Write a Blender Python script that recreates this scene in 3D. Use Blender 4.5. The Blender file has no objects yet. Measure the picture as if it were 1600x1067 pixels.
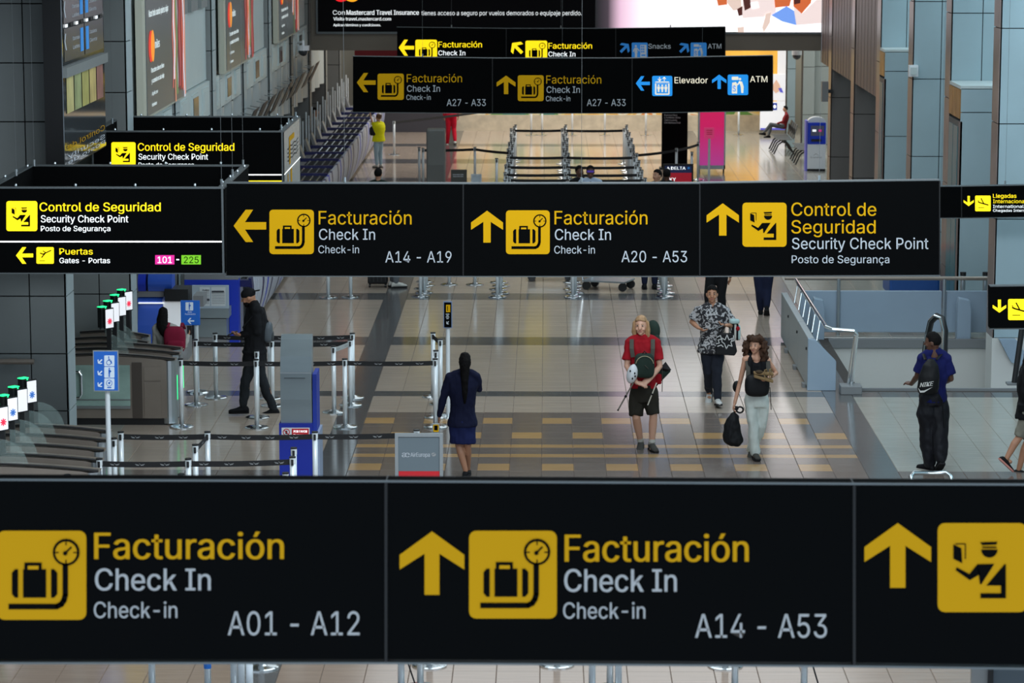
import bpy, bmesh, math, random
from mathutils import Vector, Matrix, Euler, Quaternion
random.seed(7)
R = math.radians
sc = bpy.context.scene
C = sc.collection

# ------------------------------------------------------------------ camera
F = 4500.0; CX = 800.0; CY = 533.5; CAMH = 7.5
PITCH = math.atan(708.5 / F); YAW = math.atan(54 * math.cos(PITCH) / F)
cam_d = bpy.data.cameras.new('camera'); cam = bpy.data.objects.new('camera', cam_d); C.objects.link(cam)
cam.location = (0, 0, CAMH); cam.rotation_euler = (math.pi / 2 - PITCH, 0, YAW)
cam_d.sensor_width = 36; cam_d.lens = 36 * F / 1600; cam_d.clip_start = .5; cam_d.clip_end = 400
cam_d.dof.use_dof = True; cam_d.dof.focus_distance = 38; cam_d.dof.aperture_fstop = 4.0
sc.camera = cam
# ------------------------------------------------------------------ world and lights
w = bpy.data.worlds.new('world'); sc.world = w; w.use_nodes = True
bg = w.node_tree.nodes['Background']; bg.inputs[0].default_value = (.72, .86, 1, 1); bg.inputs[1].default_value = 1.4
def area(name, loc, rot, sx, sy, power, col):
    d = bpy.data.lights.new(name, 'AREA'); d.shape = 'RECTANGLE'; d.size = sx; d.size_y = sy; d.energy = power; d.color = col
    o = bpy.data.objects.new(name, d); C.objects.link(o); o.location = loc; o.rotation_euler = rot; return o
area('front_fill', (2, 25, 9.4), (R(48), 0, 0), 14, 3, 1500, (.86, .94, 1))  # added fill for camera-facing sides, no window stands here
area('overhead_fill_near', (1.5, 36, 9.9), (0, 0, 0), 9, 22, 1100, (.82, .93, 1))  # added overhead fill in place of daylight, the ceiling is closed
area('overhead_fill_middle', (1.5, 60, 9.9), (0, 0, 0), 11, 20, 750, (.86, .95, 1))  # second added fill under the closed ceiling
area('far_hall_light', (2, 84, 8.5), (0, 0, 0), 12, 10, 1600, (1, .95, .90))
area('side_window_light', (8.6, 56, 8.2), (0, R(-62), 0), 3, 34, 1700, (.80, .95, 1))
sc.view_settings.view_transform = 'Standard'; sc.view_settings.look = 'None'
sc.view_settings.gamma = 1; sc.view_settings.exposure = 0.0; sc.view_settings.use_curve_mapping = False
sc.cycles.max_bounces = 6; sc.cycles.diffuse_bounces = 3; sc.cycles.glossy_bounces = 4; sc.cycles.transmission_bounces = 6
sc.cycles.caustics_reflective = False; sc.cycles.caustics_refractive = False

# ------------------------------------------------------------------ helpers
def ray(x, y):
    u = (x - CX) / F; v = -(y - CY) / F
    cp, sp = math.cos(PITCH), math.sin(PITCH); c, s = math.cos(YAW), math.sin(YAW)
    fw = (-s * cp, c * cp, -sp); rt = (c, s, 0); up = (-s * sp, c * sp, cp)
    return [fw[i] + u * rt[i] + v * up[i] for i in range(3)]
def G(x, y, h=0.0):
    d = ray(x, y); t = (h - CAMH) / d[2]; return Vector((d[0] * t, d[1] * t, h))
def P(x, y, Y):
    d = ray(x, y); t = Y / d[1]; return Vector((d[0] * t, Y, CAMH + d[2] * t))
def GX(x, Y):                       # X at pixel column x on the floor line at depth Y (verticals converge only slightly)
    lo, hi = 0.0, 3000.0
    for _ in range(40):
        m = (lo + hi) / 2
        if G(x, m)[1] > Y: lo = m
        else: hi = m
    return G(x, lo)[0]

def lin(c):
    return tuple((v / 12.92 if v <= .04045 else ((v + .055) / 1.055) ** 2.4) for v in c)
def rgb(r, g, b): return lin((r / 255, g / 255, b / 255))
MATS = {}
def mat(name, col, rough=.6, metal=0.0, emit=0.0, noise=0.0, nscale=(4, 4, 4), spec=.5, bump=0.0, alpha=None, ecol=None, trans=0.0):
    if name in MATS: return MATS[name]
    m = bpy.data.materials.new(name); m.use_nodes = True; nt = m.node_tree; b = nt.nodes['Principled BSDF']
    b.inputs['Base Color'].default_value = (*col, 1); b.inputs['Roughness'].default_value = rough
    b.inputs['Metallic'].default_value = metal; b.inputs['Specular IOR Level'].default_value = spec
    if trans: b.inputs['Transmission Weight'].default_value = trans
    if alpha is not None: b.inputs['Alpha'].default_value = alpha
    if emit:
        b.inputs['Emission Color'].default_value = (*(ecol or col), 1); b.inputs['Emission Strength'].default_value = emit
    if noise or bump:
        tc = nt.nodes.new('ShaderNodeTexCoord'); mp = nt.nodes.new('ShaderNodeMapping'); mp.inputs['Scale'].default_value = nscale
        nz = nt.nodes.new('ShaderNodeTexNoise'); nz.inputs['Scale'].default_value = 1; nz.inputs['Detail'].default_value = 4
        geo = nt.nodes.new('ShaderNodeNewGeometry')
        nt.links.new(geo.outputs['Position'], mp.inputs['Vector']); nt.links.new(mp.outputs[0], nz.inputs['Vector'])
        if noise:
            mr = nt.nodes.new('ShaderNodeMapRange'); mr.inputs['To Min'].default_value = 1 - noise; mr.inputs['To Max'].default_value = 1 + noise
            mx = nt.nodes.new('ShaderNodeVectorMath'); mx.operation = 'SCALE'; mx.inputs[0].default_value = col
            nt.links.new(nz.outputs['Fac'], mr.inputs['Value']); mr.inputs['From Min'].default_value = .3; mr.inputs['From Max'].default_value = .7
            nt.links.new(mr.outputs[0], mx.inputs['Scale']); nt.links.new(mx.outputs[0], b.inputs['Base Color'])
        if bump:
            bp = nt.nodes.new('ShaderNodeBump'); bp.inputs['Strength'].default_value = bump; bp.inputs['Distance'].default_value = .02
            nt.links.new(nz.outputs['Fac'], bp.inputs['Height']); nt.links.new(bp.outputs[0], b.inputs['Normal'])
    MATS[name] = m; return m

class MB:
    def __init__(s, org=(0, 0, 0)): s.v = []; s.f = []; s.mi = []; s.ms = []; s.org = tuple(org)
    def m(s, mt):
        if mt not in s.ms: s.ms.append(mt)
        return s.ms.index(mt)
    def add(s, vs, fs, mt):
        b = len(s.v); s.v += [tuple(p) for p in vs]; k = s.m(mt)
        for f in fs: s.f.append([b + i for i in f]); s.mi.append(k)
    def box(s, x0, x1, y0, y1, z0, z1, mt, bev=0):
        vs = [(x, y, z) for x in (x0, x1) for y in (y0, y1) for z in (z0, z1)]
        s.add(vs, [(0, 1, 3, 2), (4, 6, 7, 5), (0, 4, 5, 1), (2, 3, 7, 6), (0, 2, 6, 4), (1, 5, 7, 3)], mt)
    def obox(s, c, ax, ay, az, mt):      # oriented box: centre + half axis vectors
        c = Vector(c); ax, ay, az = Vector(ax), Vector(ay), Vector(az)
        vs = [c + i * ax + j * ay + k * az for i in (-1, 1) for j in (-1, 1) for k in (-1, 1)]
        s.add(vs, [(0, 1, 3, 2), (4, 6, 7, 5), (0, 4, 5, 1), (2, 3, 7, 6), (0, 2, 6, 4), (1, 5, 7, 3)], mt)
    def quadbox(s, q, d, mt):            # quad (4 points) extruded by vector d
        q = [Vector(p) for p in q]; d = Vector(d); vs = q + [p + d for p in q]; n = len(q)
        s.add(vs, [tuple(range(n)), tuple(range(2 * n - 1, n - 1, -1))] + [(i, i + n, (i + 1) % n + n, (i + 1) % n) for i in range(n)], mt)
    def poly(s, pts, mt): s.add(pts, [tuple(range(len(pts)))], mt)
    def tube(s, pts, r, mt, n=8, cap=True, flat=None):
        pts = [Vector(p) for p in pts]; rs = r if isinstance(r, (list, tuple)) else [r] * len(pts)
        vs = []; fs = []; up = None
        for i, p in enumerate(pts):
            t = (pts[min(i + 1, len(pts) - 1)] - pts[max(i - 1, 0)]).normalized()
            if up is None: up = Vector((0, 0, 1)) if abs(t.z) < .9 else Vector((1, 0, 0))
            a = t.cross(up).normalized(); b = a.cross(t).normalized(); up = b
            rr = rs[i]; ra, rb = rr if isinstance(rr, (tuple, list)) else (rr, rr)
            for k in range(n):
                an = 2 * math.pi * k / n; vs.append(p + a * ra * math.cos(an) + b * rb * math.sin(an))
            if i: fs += [((i - 1) * n + k, (i - 1) * n + (k + 1) % n, i * n + (k + 1) % n, i * n + k) for k in range(n)]
        if cap: fs += [tuple(range(n - 1, -1, -1)), tuple(range((len(pts) - 1) * n, len(pts) * n))]
        s.add(vs, fs, mt)
    def cyl(s, x, y, z0, z1, r, mt, n=12, r1=None): s.tube([(x, y, z0), (x, y, z1)], [r, r if r1 is None else r1], mt, n)
    def ell(s, c, rx, ry, rz, mt, nu=12, nv=8, rot=None):
        c = Vector(c); vs = []; fs = []
        for j in range(nv + 1):
            ph = math.pi * j / nv
            for i in range(nu):
                th = 2 * math.pi * i / nu
                p = Vector((rx * math.sin(ph) * math.cos(th), ry * math.sin(ph) * math.sin(th), rz * math.cos(ph)))
                vs.append(c + (rot @ p if rot else p))
        for j in range(nv):
            for i in range(nu): fs.append((j * nu + i, (j + 1) * nu + i, (j + 1) * nu + (i + 1) % nu, j * nu + (i + 1) % nu))
        s.add(vs, fs, mt)
    def mesh(s, name, smooth=False):
        me = bpy.data.meshes.new(name); me.from_pydata([(p[0] - s.org[0], p[1] - s.org[1], p[2] - s.org[2]) for p in s.v], [], s.f)
        for mt in s.ms: me.materials.append(mt)
        me.polygons.foreach_set('material_index', s.mi)
        if smooth: me.polygons.foreach_set('use_smooth', [True] * len(s.f))
        me.update(); return me
    def build(s, name, parent=None, smooth=False, bevel=0, loc=None):
        me = s.mesh(name, smooth); o = bpy.data.objects.new(name, me); C.objects.link(o)
        if parent is not None: o.parent = parent
        if loc is not None: o.location = loc
        if bevel:
            bm = o.modifiers.new('bevel', 'BEVEL'); bm.width = bevel; bm.segments = 2; bm.limit_method = 'ANGLE'
        return o
def tag(o, label=None, cat=None, group=None, kind=None):
    if label: o['label'] = label
    if cat: o['category'] = cat
    if group: o['group'] = group
    if kind: o['kind'] = kind
    return o
def thing(name, loc, label, cat, group=None, rz=0):
    o = bpy.data.objects.new(name, None); C.objects.link(o); o.location = loc; o.rotation_euler = (0, 0, rz)
    o.empty_display_size = .2
    return tag(o, label, cat, group)
def root(name, loc, kind=None):
    o = bpy.data.objects.new(name, None); C.objects.link(o); o.location = loc
    if kind: o['kind'] = kind
    return o
def link_copy(o, parent=None):
    c = o.copy(); C.objects.link(c)
    if parent is not None: c.parent = parent
    return c
def copy_tree(o, parent=None):
    c = link_copy(o, parent)
    for ch in list(o.children): copy_tree(ch, c)
    return c

# text as mesh data: list of (verts2d, faces) fitted to unit coordinates
_tc = {}
try:
    FONT = bpy.data.fonts.load(bpy.utils.system_resource('DATAFILES', path='fonts') + '/Inter.woff2')     # the sans font that ships inside Blender
except Exception:
    FONT = None
def text_raw(s):
    cu = bpy.data.curves.new('t', 'FONT'); cu.body = s; cu.size = 1; cu.resolution_u = 3; cu.fill_mode = 'FRONT'
    if FONT: cu.font = FONT
    o = bpy.data.objects.new('t', cu); me = bpy.data.meshes.new_from_object(o)
    r = [(v.co.x, v.co.y) for v in me.vertices], [tuple(p.vertices) for p in me.polygons]
    bpy.data.objects.remove(o); bpy.data.curves.remove(cu); bpy.data.meshes.remove(me); return r
_adv = {}
def text_geo(s, bold=0.0):
    if s in _tc: return _tc[s]
    if '|' not in _adv: _adv['|'] = text_raw('||')[0]; _adv['|'] = max(v[0] for v in _adv['|'])
    wid = lambda t: max(v[0] for v in text_raw(t + '|')[0])
    vs, fs = [], []; w0 = wid('')
    for i, c in enumerate(s):                         # letter by letter: keeps each outline's fill clean
        if c == ' ': continue
        v_, f_ = text_raw(c)
        if c == 'k':                                  # plain strokes for the one glyph whose outline overlaps itself
            a0, a1 = min(v[0] for v in v_), max(v[0] for v in v_); b1 = max(v[1] for v in v_); sw = b1 * .125; W_ = a1 - a0
            v_ = [(a0, 0), (a0 + sw, 0), (a0 + sw, b1), (a0, b1), (a0 + sw, b1 * .24), (a1 - W_ * .06 - sw * 1.25, b1 * .72), (a1 - W_ * .06, b1 * .72), (a0 + sw, b1 * .24 - .02 + .0), (a0 + W_ * .36, b1 * .43), (a0 + W_ * .50, b1 * .56 - .03), (a1, 0), (a1 - sw * 1.3, 0), (a0 + sw, b1 * .40), (a0 + sw, b1 * .22)]
            f_ = [(0, 1, 2, 3), (13, 6, 5, 12), (8, 11, 10, 9)]
        off = wid(s[:i]) - w0; k = len(vs)
        vs += [(x + off, y) for x, y in v_]; fs += [tuple(k + q for q in f) for f in f_]
    x0 = min(v[0] for v in vs); x1 = max(v[0] for v in vs)
    vs = [((x - x0) / (x1 - x0), y) for x, y in vs]
    _tc[s] = (vs, fs); return vs, fs
CAP = max(v[1] for v in text_geo('H', 0)[0])

# --- drawing on a flat face: mp(u, v, layer) maps drawing coordinates to a point of the face
def d_text(mb, mp, s, x0, x1, yb, cap, mt, lay=1, bold=.008, slant=0.0):
    vs, fs = text_geo(s, 0.0)
    sh = [0.0] if bold <= 0 else [-bold * 1.6, 0.0, bold * 1.6]
    for i_, dx_ in enumerate(sh): mb.add([mp(x0 + v[0] * (x1 - x0) + dx_ * cap + slant * v[1] / CAP * cap, yb - v[1] / CAP * cap, lay + i_ * .12) for v in vs], fs, mt)
def d_poly(mb, mp, pts, mt, lay=1): mb.poly([mp(x, y, lay) for x, y in pts], mt)
def d_rect(mb, mp, x0, y0, x1, y1, mt, lay=1): d_poly(mb, mp, [(x0, y0), (x1, y0), (x1, y1), (x0, y1)], mt, lay)
def d_round(mb, mp, x0, y0, x1, y1, r, mt, lay=1):
    pts = []
    for cx, cy, a0 in ((x1 - r, y0 + r, -90), (x1 - r, y1 - r, 0), (x0 + r, y1 - r, 90), (x0 + r, y0 + r, 180)):
        for k in range(5): a = R(a0 + 22.5 * k); pts.append((cx + r * math.cos(a), cy + r * math.sin(a)))
    d_poly(mb, mp, pts, mt, lay)
def d_line(mb, mp, pts, wd, mt, lay=1):
    for (xa, ya), (xb, yb) in zip(pts[:-1], pts[1:]):
        dx, dy = xb - xa, yb - ya; L = math.hypot(dx, dy) or 1; nx, ny = -dy / L * wd / 2, dx / L * wd / 2
        ex, ey = dx / L * wd * .2, dy / L * wd * .2
        d_poly(mb, mp, [(xa + nx - ex, ya + ny - ey), (xb + nx + ex, yb + ny + ey), (xb - nx + ex, yb - ny + ey), (xa - nx - ex, ya - ny - ey)], mt, lay)
def d_disc(mb, mp, cx, cy, rx, ry, mt, lay=1, a0=0, a1=360, n=20):
    d_poly(mb, mp, [(cx + rx * math.cos(R(a0 + (a1 - a0) * k / n)), cy + ry * math.sin(R(a0 + (a1 - a0) * k / n))) for k in range(n if a1 - a0 == 360 else n + 1)], mt, lay)
def icon(mb, mp, kind, x, y, s, col, ink, sy=None, clip=None):
    sy = sy or s; q = lambda u, v: (x + u * s, y + v * sy)
    Q = lambda l: [q(u, v) for u, v in l]
    rc = lambda a, b, c, d, m, l=2: d_poly(mb, mp, Q([(a, b), (c, b), (c, d), (a, d)]), m, l)
    ln = lambda pts, wd, m, l=2: d_line(mb, mp, Q(pts), wd * s, m, l)
    dc = lambda cx, cy, r, m, l=2, a0=0, a1=360: d_disc(mb, mp, *q(cx, cy), r * s, r * sy, m, l, a0, a1)
    d_round(mb, mp, x, y, x + s, y + sy, s * .08, col, 1)
    if kind == 'bag':
        dc(.775, .24, .152, ink); dc(.775, .24, .122, col, 3)
        for a in range(0, 360, 90): ln([(.775 + .085 * math.cos(R(a)), .24 + .085 * math.sin(R(a))), (.775 + .12 * math.cos(R(a)), .24 + .12 * math.sin(R(a)))], .014, ink, 4)
        ln([(.75, .26), (.835, .18)], .02, ink, 4); dc(.768, .246, .025, ink, 5)
        ln([(.765, .38), (.765, .72), (.75, .78), (.72, .825), (.67, .85), (.14, .85)], .062, ink)
        rc(.29, .43, .55, .75, ink); rc(.305, .355, .50, .43, ink); rc(.345, .39, .465, .43, col, 3)
        d_poly(mb, mp, Q([(.235, .43), (.235, .75), (.20, .75), (.165, .71), (.165, .47), (.20, .43)]), ink, 2)
        d_poly(mb, mp, Q([(.605, .43), (.64, .43), (.675, .47), (.675, .71), (.64, .75), (.605, .75)]), ink, 2)
    elif kind == 'officer':
        d_poly(mb, mp, Q([(.175, .236), (.265, .28), (.276, .45), (.175, .40)]), ink, 2)
        ln([(.20, .232), (.31, .232), (.31, .40)], .012, ink)
        d_poly(mb, mp, Q([(.474, .214), (.67, .207), (.66, .24), (.5, .247)]), ink, 2)
        rc(.50, .262, .66, .28, ink); dc(.58, .295, .092, ink, 2, 0, 180)
        d_poly(mb, mp, Q([(.445, .46), (.636, .456), (.49, .685), (.474, .685)]), ink, 2)
        d_poly(mb, mp, Q([(.445, .46), (.474, .573), (.36, .64), (.355, .57)]), ink, 2)
        d_poly(mb, mp, Q([(.213, .494), (.355, .57), (.36, .64), (.2, .528)]), ink, 2)
        d_poly(mb, mp, Q([(.75, .46), (.766, .46), (.766, .7), (.546, .7)]), ink, 2)
        rc(.71, .69, .766, .843, ink); rc(.48, .787, .72, .843, ink)
    elif kind == 'depart':
        ln([(.22, .36), (.38, .42), (.84, .19)], .06, ink); ln([(.30, .62), (.52, .35)], .06, ink); ln([(.38, .22), (.55, .34)], .045, ink); rc(.18, .80, .5, .83, ink)
    elif kind == 'arrive':
        ln([(.20, .40), (.30, .45), (.84, .60)], .07, ink); ln([(.38, .18), (.56, .52)], .06, ink); ln([(.20, .30), (.24, .44)], .04, ink); rc(.2, .75, .58, .78, ink)
    elif kind == 'lift':
        d_round(mb, mp, *q(.14, .28), *q(.86, .94), .06 * s, ink, 2); rc(.21, .38, .79, .87, col, 3)
        rc(.14, .33, .86, .37, col, 3)
        for c in (.32, .5, .68):
            dc(c, .47, .045, ink, 4); rc(c - .07, .53, c + .07, .66, ink, 4); rc(c - .04, .66, c + .04, .80, ink, 4)
        ln([(.37, .07), (.37, .24)], .04, ink); ln([(.29, .16), (.37, .25), (.45, .16)], .04, ink)
        ln([(.60, .07), (.60, .25)], .04, ink); ln([(.52, .15), (.60, .07), (.68, .15)], .04, ink)
    elif kind == 'cash':
        rc(.20, .10, .52, .26, ink); d_poly(mb, mp, Q([(.22, .40), (.40, .36), (.46, .46), (.46, .92), (.20, .92)]), ink, 2)
        d_text(mb, mp, '$', *[x + .24 * s, x + .40 * s], y + .82 * sy, .28 * s, col, 3)
        dc(.60, .22, .06, ink); d_poly(mb, mp, Q([(.54, .32), (.70, .34), (.78, .60), (.76, .90), (.66, .90), (.64, .60)]), ink, 2); ln([(.58, .36), (.48, .50)], .06, ink)
    elif kind == 'snack':
        dc(.26, .22, .07, ink); rc(.18, .32, .36, .66, ink); rc(.20, .66, .34, .95, ink); ln([(.34, .36), (.48, .52)], .06, ink); ln([(.19, .36), (.10, .56)], .06, ink)
        rc(.54, .14, .92, .95, ink)
        for j in range(3):
            rc(.58, .2 + j * .16, .67, .3 + j * .16, col, 3); rc(.7, .2 + j * .16, .79, .3 + j * .16, col, 3)
        rc(.60, .74, .86, .84, col, 3)
    elif kind == 'wheel':
        dc(.45, .14, .06, ink); ln([(.45, .2), (.47, .5), (.68, .5), (.75, .75)], .07, ink); dc(.45, .66, .24, ink); dc(.45, .66, .18, col, 3); ln([(.47, .34), (.62, .36)], .05, ink, 4)
    elif kind == 'adult':
        dc(.5, .14, .07, ink); rc(.42, .23, .58, .62, ink); rc(.44, .6, .56, .92, ink); dc(.6, .4, .09, ink)
    elif kind == 'face':
        dc(.5, .42, .30, ink); dc(.5, .42, .25, col, 3); dc(.5, .42, .10, ink, 4); rc(.3, .78, .7, .88, ink); dc(.6, .3, .05, ink, 4)
ARW = [(0, .5), (.37, 0), (.60, 0), (.35, .385), (1, .385), (1, .615), (.35, .615), (.60, 1), (.37, 1)]   # left arrow in unit square
def arrow(mb, mp, d, x, y, wd, ht, mt, lay=1):
    for part in ([0, 1, 2, 3], [0, 3, 6], [3, 4, 5, 6], [0, 6, 7, 8]):
        pts = []
        for i in part:
            u, v = ARW[i]
            if d == 'left': a = (u, v)
            elif d == 'up': a = (v, u)
            elif d == 'down': a = (v, 1 - u)
            else:
                cu, cv = u - .5, v - .5; k = .7071
                cx2, cy2 = (cu - cv) * k, (cu + cv) * k     # 45deg turn: points up-left
                if d == 'upleft': a = (.5 + cx2, .5 + cy2)
                if d == 'upright': a = (.5 - cx2, .5 + cy2)
                if d == 'downleft': a = (.5 + cx2, .5 - cy2)
            pts.append((x + a[0] * wd, y + a[1] * ht))
        d_poly(mb, mp, pts, mt, lay)
# ------------------------------------------------------------------ materials
def wallmat(n, c, **k): return mat(n, rgb(*c), rough=.45, noise=.05, nscale=(1.2, 1.2, .8), spec=.35, **k)
M_pierL = wallmat('dark_grey_cladding', (118, 124, 124)); M_pierLs = wallmat('lit_cladding_return', (168, 182, 186))  # return panels are paler: side light put into their colour
M_pierF = wallmat('grey_cladding_far', (134, 138, 138))
M_pierR = wallmat('blue_grey_cladding', (160, 182, 190)); M_retR = mat('bronze_return', rgb(150, 136, 130), rough=.35, metal=.4, noise=.2, nscale=(1, 1, 1.5))
M_joint = mat('dark_joint', rgb(22, 24, 26), rough=.9)
M_white = wallmat('white_wall_panel', (196, 208, 208)); M_beam = wallmat('taupe_beam', (120, 112, 100))
M_brown = mat('brown_ribbed_cladding', rgb(120, 104, 98), rough=.5, noise=.12, nscale=(.5, 6, .3))
M_warmrefl = mat('warm_reflection_fascia', rgb(176, 134, 84), rough=.35, metal=.5, noise=.3, nscale=(1, 2, 2))  # warm tone of the fascia paints a reflection on its metal
M_black = mat('black_sign_face', rgb(7, 8, 9), rough=.85, spec=.03); M_blackm = mat('black_metal', rgb(14, 15, 17), rough=.5, spec=.3)
M_steel = mat('brushed_steel', rgb(190, 198, 202), rough=.3, metal=.9); M_alu = mat('sign_edge_aluminium', rgb(92, 98, 100), rough=.45, metal=.5)
M_chrome = mat('polished_chrome', rgb(225, 232, 235), rough=.16, metal=1.0)
M_yel = mat('yellow_print', rgb(196, 150, 4), rough=.6, spec=.1, emit=.12); M_yelL = mat('yellow_lit_print', rgb(255, 222, 0), emit=.85, rough=.6)  # yellow and grey prints of unlit signs get a faint added glow
M_gtx = mat('grey_print', rgb(164, 172, 180), rough=.6, spec=.1, emit=.2); M_wtx = mat('white_lit_print', rgb(240, 244, 246), emit=.75)
M_yeD = mat('yellow_print_dim', rgb(174, 130, 2), rough=.6, spec=.1, emit=.08); M_gtD = mat('grey_print_dim', rgb(148, 151, 153), rough=.6, spec=.1, emit=.1)
M_blu = mat('blue_lit_print', rgb(18, 140, 225), emit=.6); M_bluD = mat('blue_dim_print', rgb(28, 110, 180), emit=.35); M_crm = mat('cream_lit_print', rgb(238, 228, 205), emit=.6)
M_white_lit = mat('white_lit_line', rgb(250, 250, 248), emit=1.0)
M_pink = mat('magenta_lit_print', rgb(214, 30, 140), emit=.5); M_green = mat('green_lit_print', rgb(110, 185, 20), emit=.5)

# ------------------------------------------------------------------ floor with tiles
def tilemat(n, c, rough=.12, var=.09):
    m = bpy.data.materials.new(n); m.use_nodes = True; nt = m.node_tree; b = nt.nodes['Principled BSDF']; L = nt.links.new
    geo = nt.nodes.new('ShaderNodeNewGeometry')
    mp = nt.nodes.new('ShaderNodeMapping'); mp.inputs['Scale'].default_value = (.9, 16, 1); L(geo.outputs['Position'], mp.inputs['Vector'])
    nz = nt.nodes.new('ShaderNodeTexNoise'); nz.inputs['Scale'].default_value = 1.6; nz.inputs['Detail'].default_value = 3; L(mp.outputs[0], nz.inputs['Vector'])
    mr = nt.nodes.new('ShaderNodeMapRange'); mr.inputs['From Min'].default_value = .3; mr.inputs['From Max'].default_value = .7
    mr.inputs['To Min'].default_value = 1 - var; mr.inputs['To Max'].default_value = 1 + var; L(nz.outputs['Fac'], mr.inputs['Value'])
    n2 = nt.nodes.new('ShaderNodeTexNoise'); n2.inputs['Scale'].default_value = .7; L(geo.outputs['Position'], n2.inputs['Vector'])
    m2 = nt.nodes.new('ShaderNodeMapRange'); m2.inputs['To Min'].default_value = .9; m2.inputs['To Max'].default_value = 1.1; L(n2.outputs['Fac'], m2.inputs['Value'])
    mu = nt.nodes.new('ShaderNodeMath'); mu.operation = 'MULTIPLY'; L(mr.outputs[0], mu.inputs[0]); L(m2.outputs[0], mu.inputs[1])
    vm = nt.nodes.new('ShaderNodeVectorMath'); vm.operation = 'SCALE'; vm.inputs[0].default_value = rgb(*c); L(mu.outputs[0], vm.inputs['Scale'])
    L(vm.outputs[0], b.inputs['Base Color'])
    r2 = nt.nodes.new('ShaderNodeMapRange'); r2.inputs['To Min'].default_value = rough - .03; r2.inputs['To Max'].default_value = rough + .06; L(nz.outputs['Fac'], r2.inputs['Value'])
    L(r2.outputs[0], b.inputs['Roughness']); b.inputs['Specular IOR Level'].default_value = .62
    return m
T_beige = tilemat('beige_tile', (178, 163, 148)); T_taupe = tilemat('taupe_tile', (142, 124, 110)); T_brown = tilemat('brown_tile', (118, 107, 100))
T_dark = tilemat('dark_grey_tile', (92, 92, 92)); T_och = tilemat('ochre_tile', (184, 148, 102)); T_pale = tilemat('pale_grey_tile', (168, 166, 156))
T_grout = mat('grout', rgb(58, 52, 48), rough=.8)
HX0, HX1, HY0, HY1 = 4.75, 9.6, 42.95, 47.9
TW, TD, TX0 = .4215, .443, -.05
rows = []                                            # (y0, y1, kind)
y = 36.828 - TD * 24
for _ in range(24): rows.append((y, y + TD, 'near')); y += TD
for k, h in (('ochE', 1), ('brown', 1), ('strip', .5), ('brown', .5), ('brown', .5), ('strip', .5), ('brown', 1), ('ochO', 1), ('brown', 1), ('brown', .5), ('ochE', 1), ('brown', 1)):
    rows.append((y, y + TD * h, k)); y += TD * h
n = 0
while y < 95:
    c = y + TD / 2
    band = any(abs(c - b) < wd for b, wd in ((42.49, .24), (47.87, .45), (53.16, .45), (58.5, .45), (63.8, .45), (69.1, .45), (74.5, .45), (79.8, .45), (85, .45)))
    rows.append((y, y + TD, 'band' if band else 'light')); y += TD
fl = MB(); fl.box(-16, HX0, 18, 95.5, -.35, -.008, T_grout); fl.box(HX0, 12, 18, HY0, -.35, -.008, T_grout); fl.box(HX0, 12, HY1, 95.5, -.35, -.008, T_grout); fl.box(HX1, 12, HY0, HY1, -.35, -.008, T_grout)
floor = tag(fl.build('floor'), kind='structure')
def tile_mat(kind, k, yc):
    if k in (-7, 10): return T_dark
    x = TX0 + (k + .5) * TW
    if kind == 'near': return T_taupe if yc < 34 else T_brown
    if k > 10: return T_dark if kind == 'band' and yc < 43 and yc > 42 else T_pale
    if k < -7 and kind not in ('light', 'band'): return T_pale if k < -14 else T_beige
    if kind == 'band': return T_dark
    if kind == 'light': return T_beige
    if kind == 'ochE': return T_och if k % 2 == 0 else T_brown
    if kind == 'ochO': return T_och if k % 2 else T_brown
    if kind == 'strip': return T_och
    return T_brown
cand = []
rest = MB(); big = []
for (ya, yb, kind) in rows:
    for k in range(-34, 24):
        xa = TX0 + k * TW; xb = xa + TW; yc = (ya + yb) / 2
        if xb > HX0 - .1 and xa < HX1 and yb > HY0 - .12 and ya < HY1 + .12: continue
        ix = 800 + 4500 * (xa + TW / 2 + .0120 * yc) / yc - 0
        vis = -40 < ix - 0 < 1640 and (27.0 < yc < 28.3 or yc > 36.2)
        m_ = tile_mat(kind, k, yc)
        if vis and ya < 38.0 and len(big) < 300: big.append((xa, ya, yb, m_))
        else:
            b = rest; g = .006; h = .003; z = 0.0
            vs = [(xa + g, ya + h, z), (xb - g, ya + h, z), (xb - g, yb - h, z), (xa + g, yb - h, z), (xa + .001, ya + .001, -.008), (xb - .001, ya + .001, -.008), (xb - .001, yb - .001, -.008), (xa + .001, yb - .001, -.008)]
            b.add(vs, [(0, 1, 2, 3), (4, 5, 1, 0), (5, 6, 2, 1), (6, 7, 3, 2), (7, 4, 0, 3)], m_)
tf = rest.build('tile_field', floor); tf['kind'] = 'stuff'
tcache = {}
for (xa, ya, yb, m_) in big:
    key = (round(yb - ya, 3), m_.name)
    if key not in tcache:
        b = MB(); d = yb - ya; g = .006; h = .003
        vs = [(g, h, 0), (TW - g, h, 0), (TW - g, d - h, 0), (g, d - h, 0), (.001, .001, -.008), (TW - .001, .001, -.008), (TW - .001, d - .001, -.008), (.001, d - .001, -.008)]
        b.add(vs, [(0, 1, 2, 3), (4, 5, 1, 0), (5, 6, 2, 1), (6, 7, 3, 2), (7, 4, 0, 3)], m_); tcache[key] = b.mesh('tile')
    o = bpy.data.objects.new('tile', tcache[key]); C.objects.link(o); o.parent = floor; o.location = (xa, ya, 0)

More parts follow.
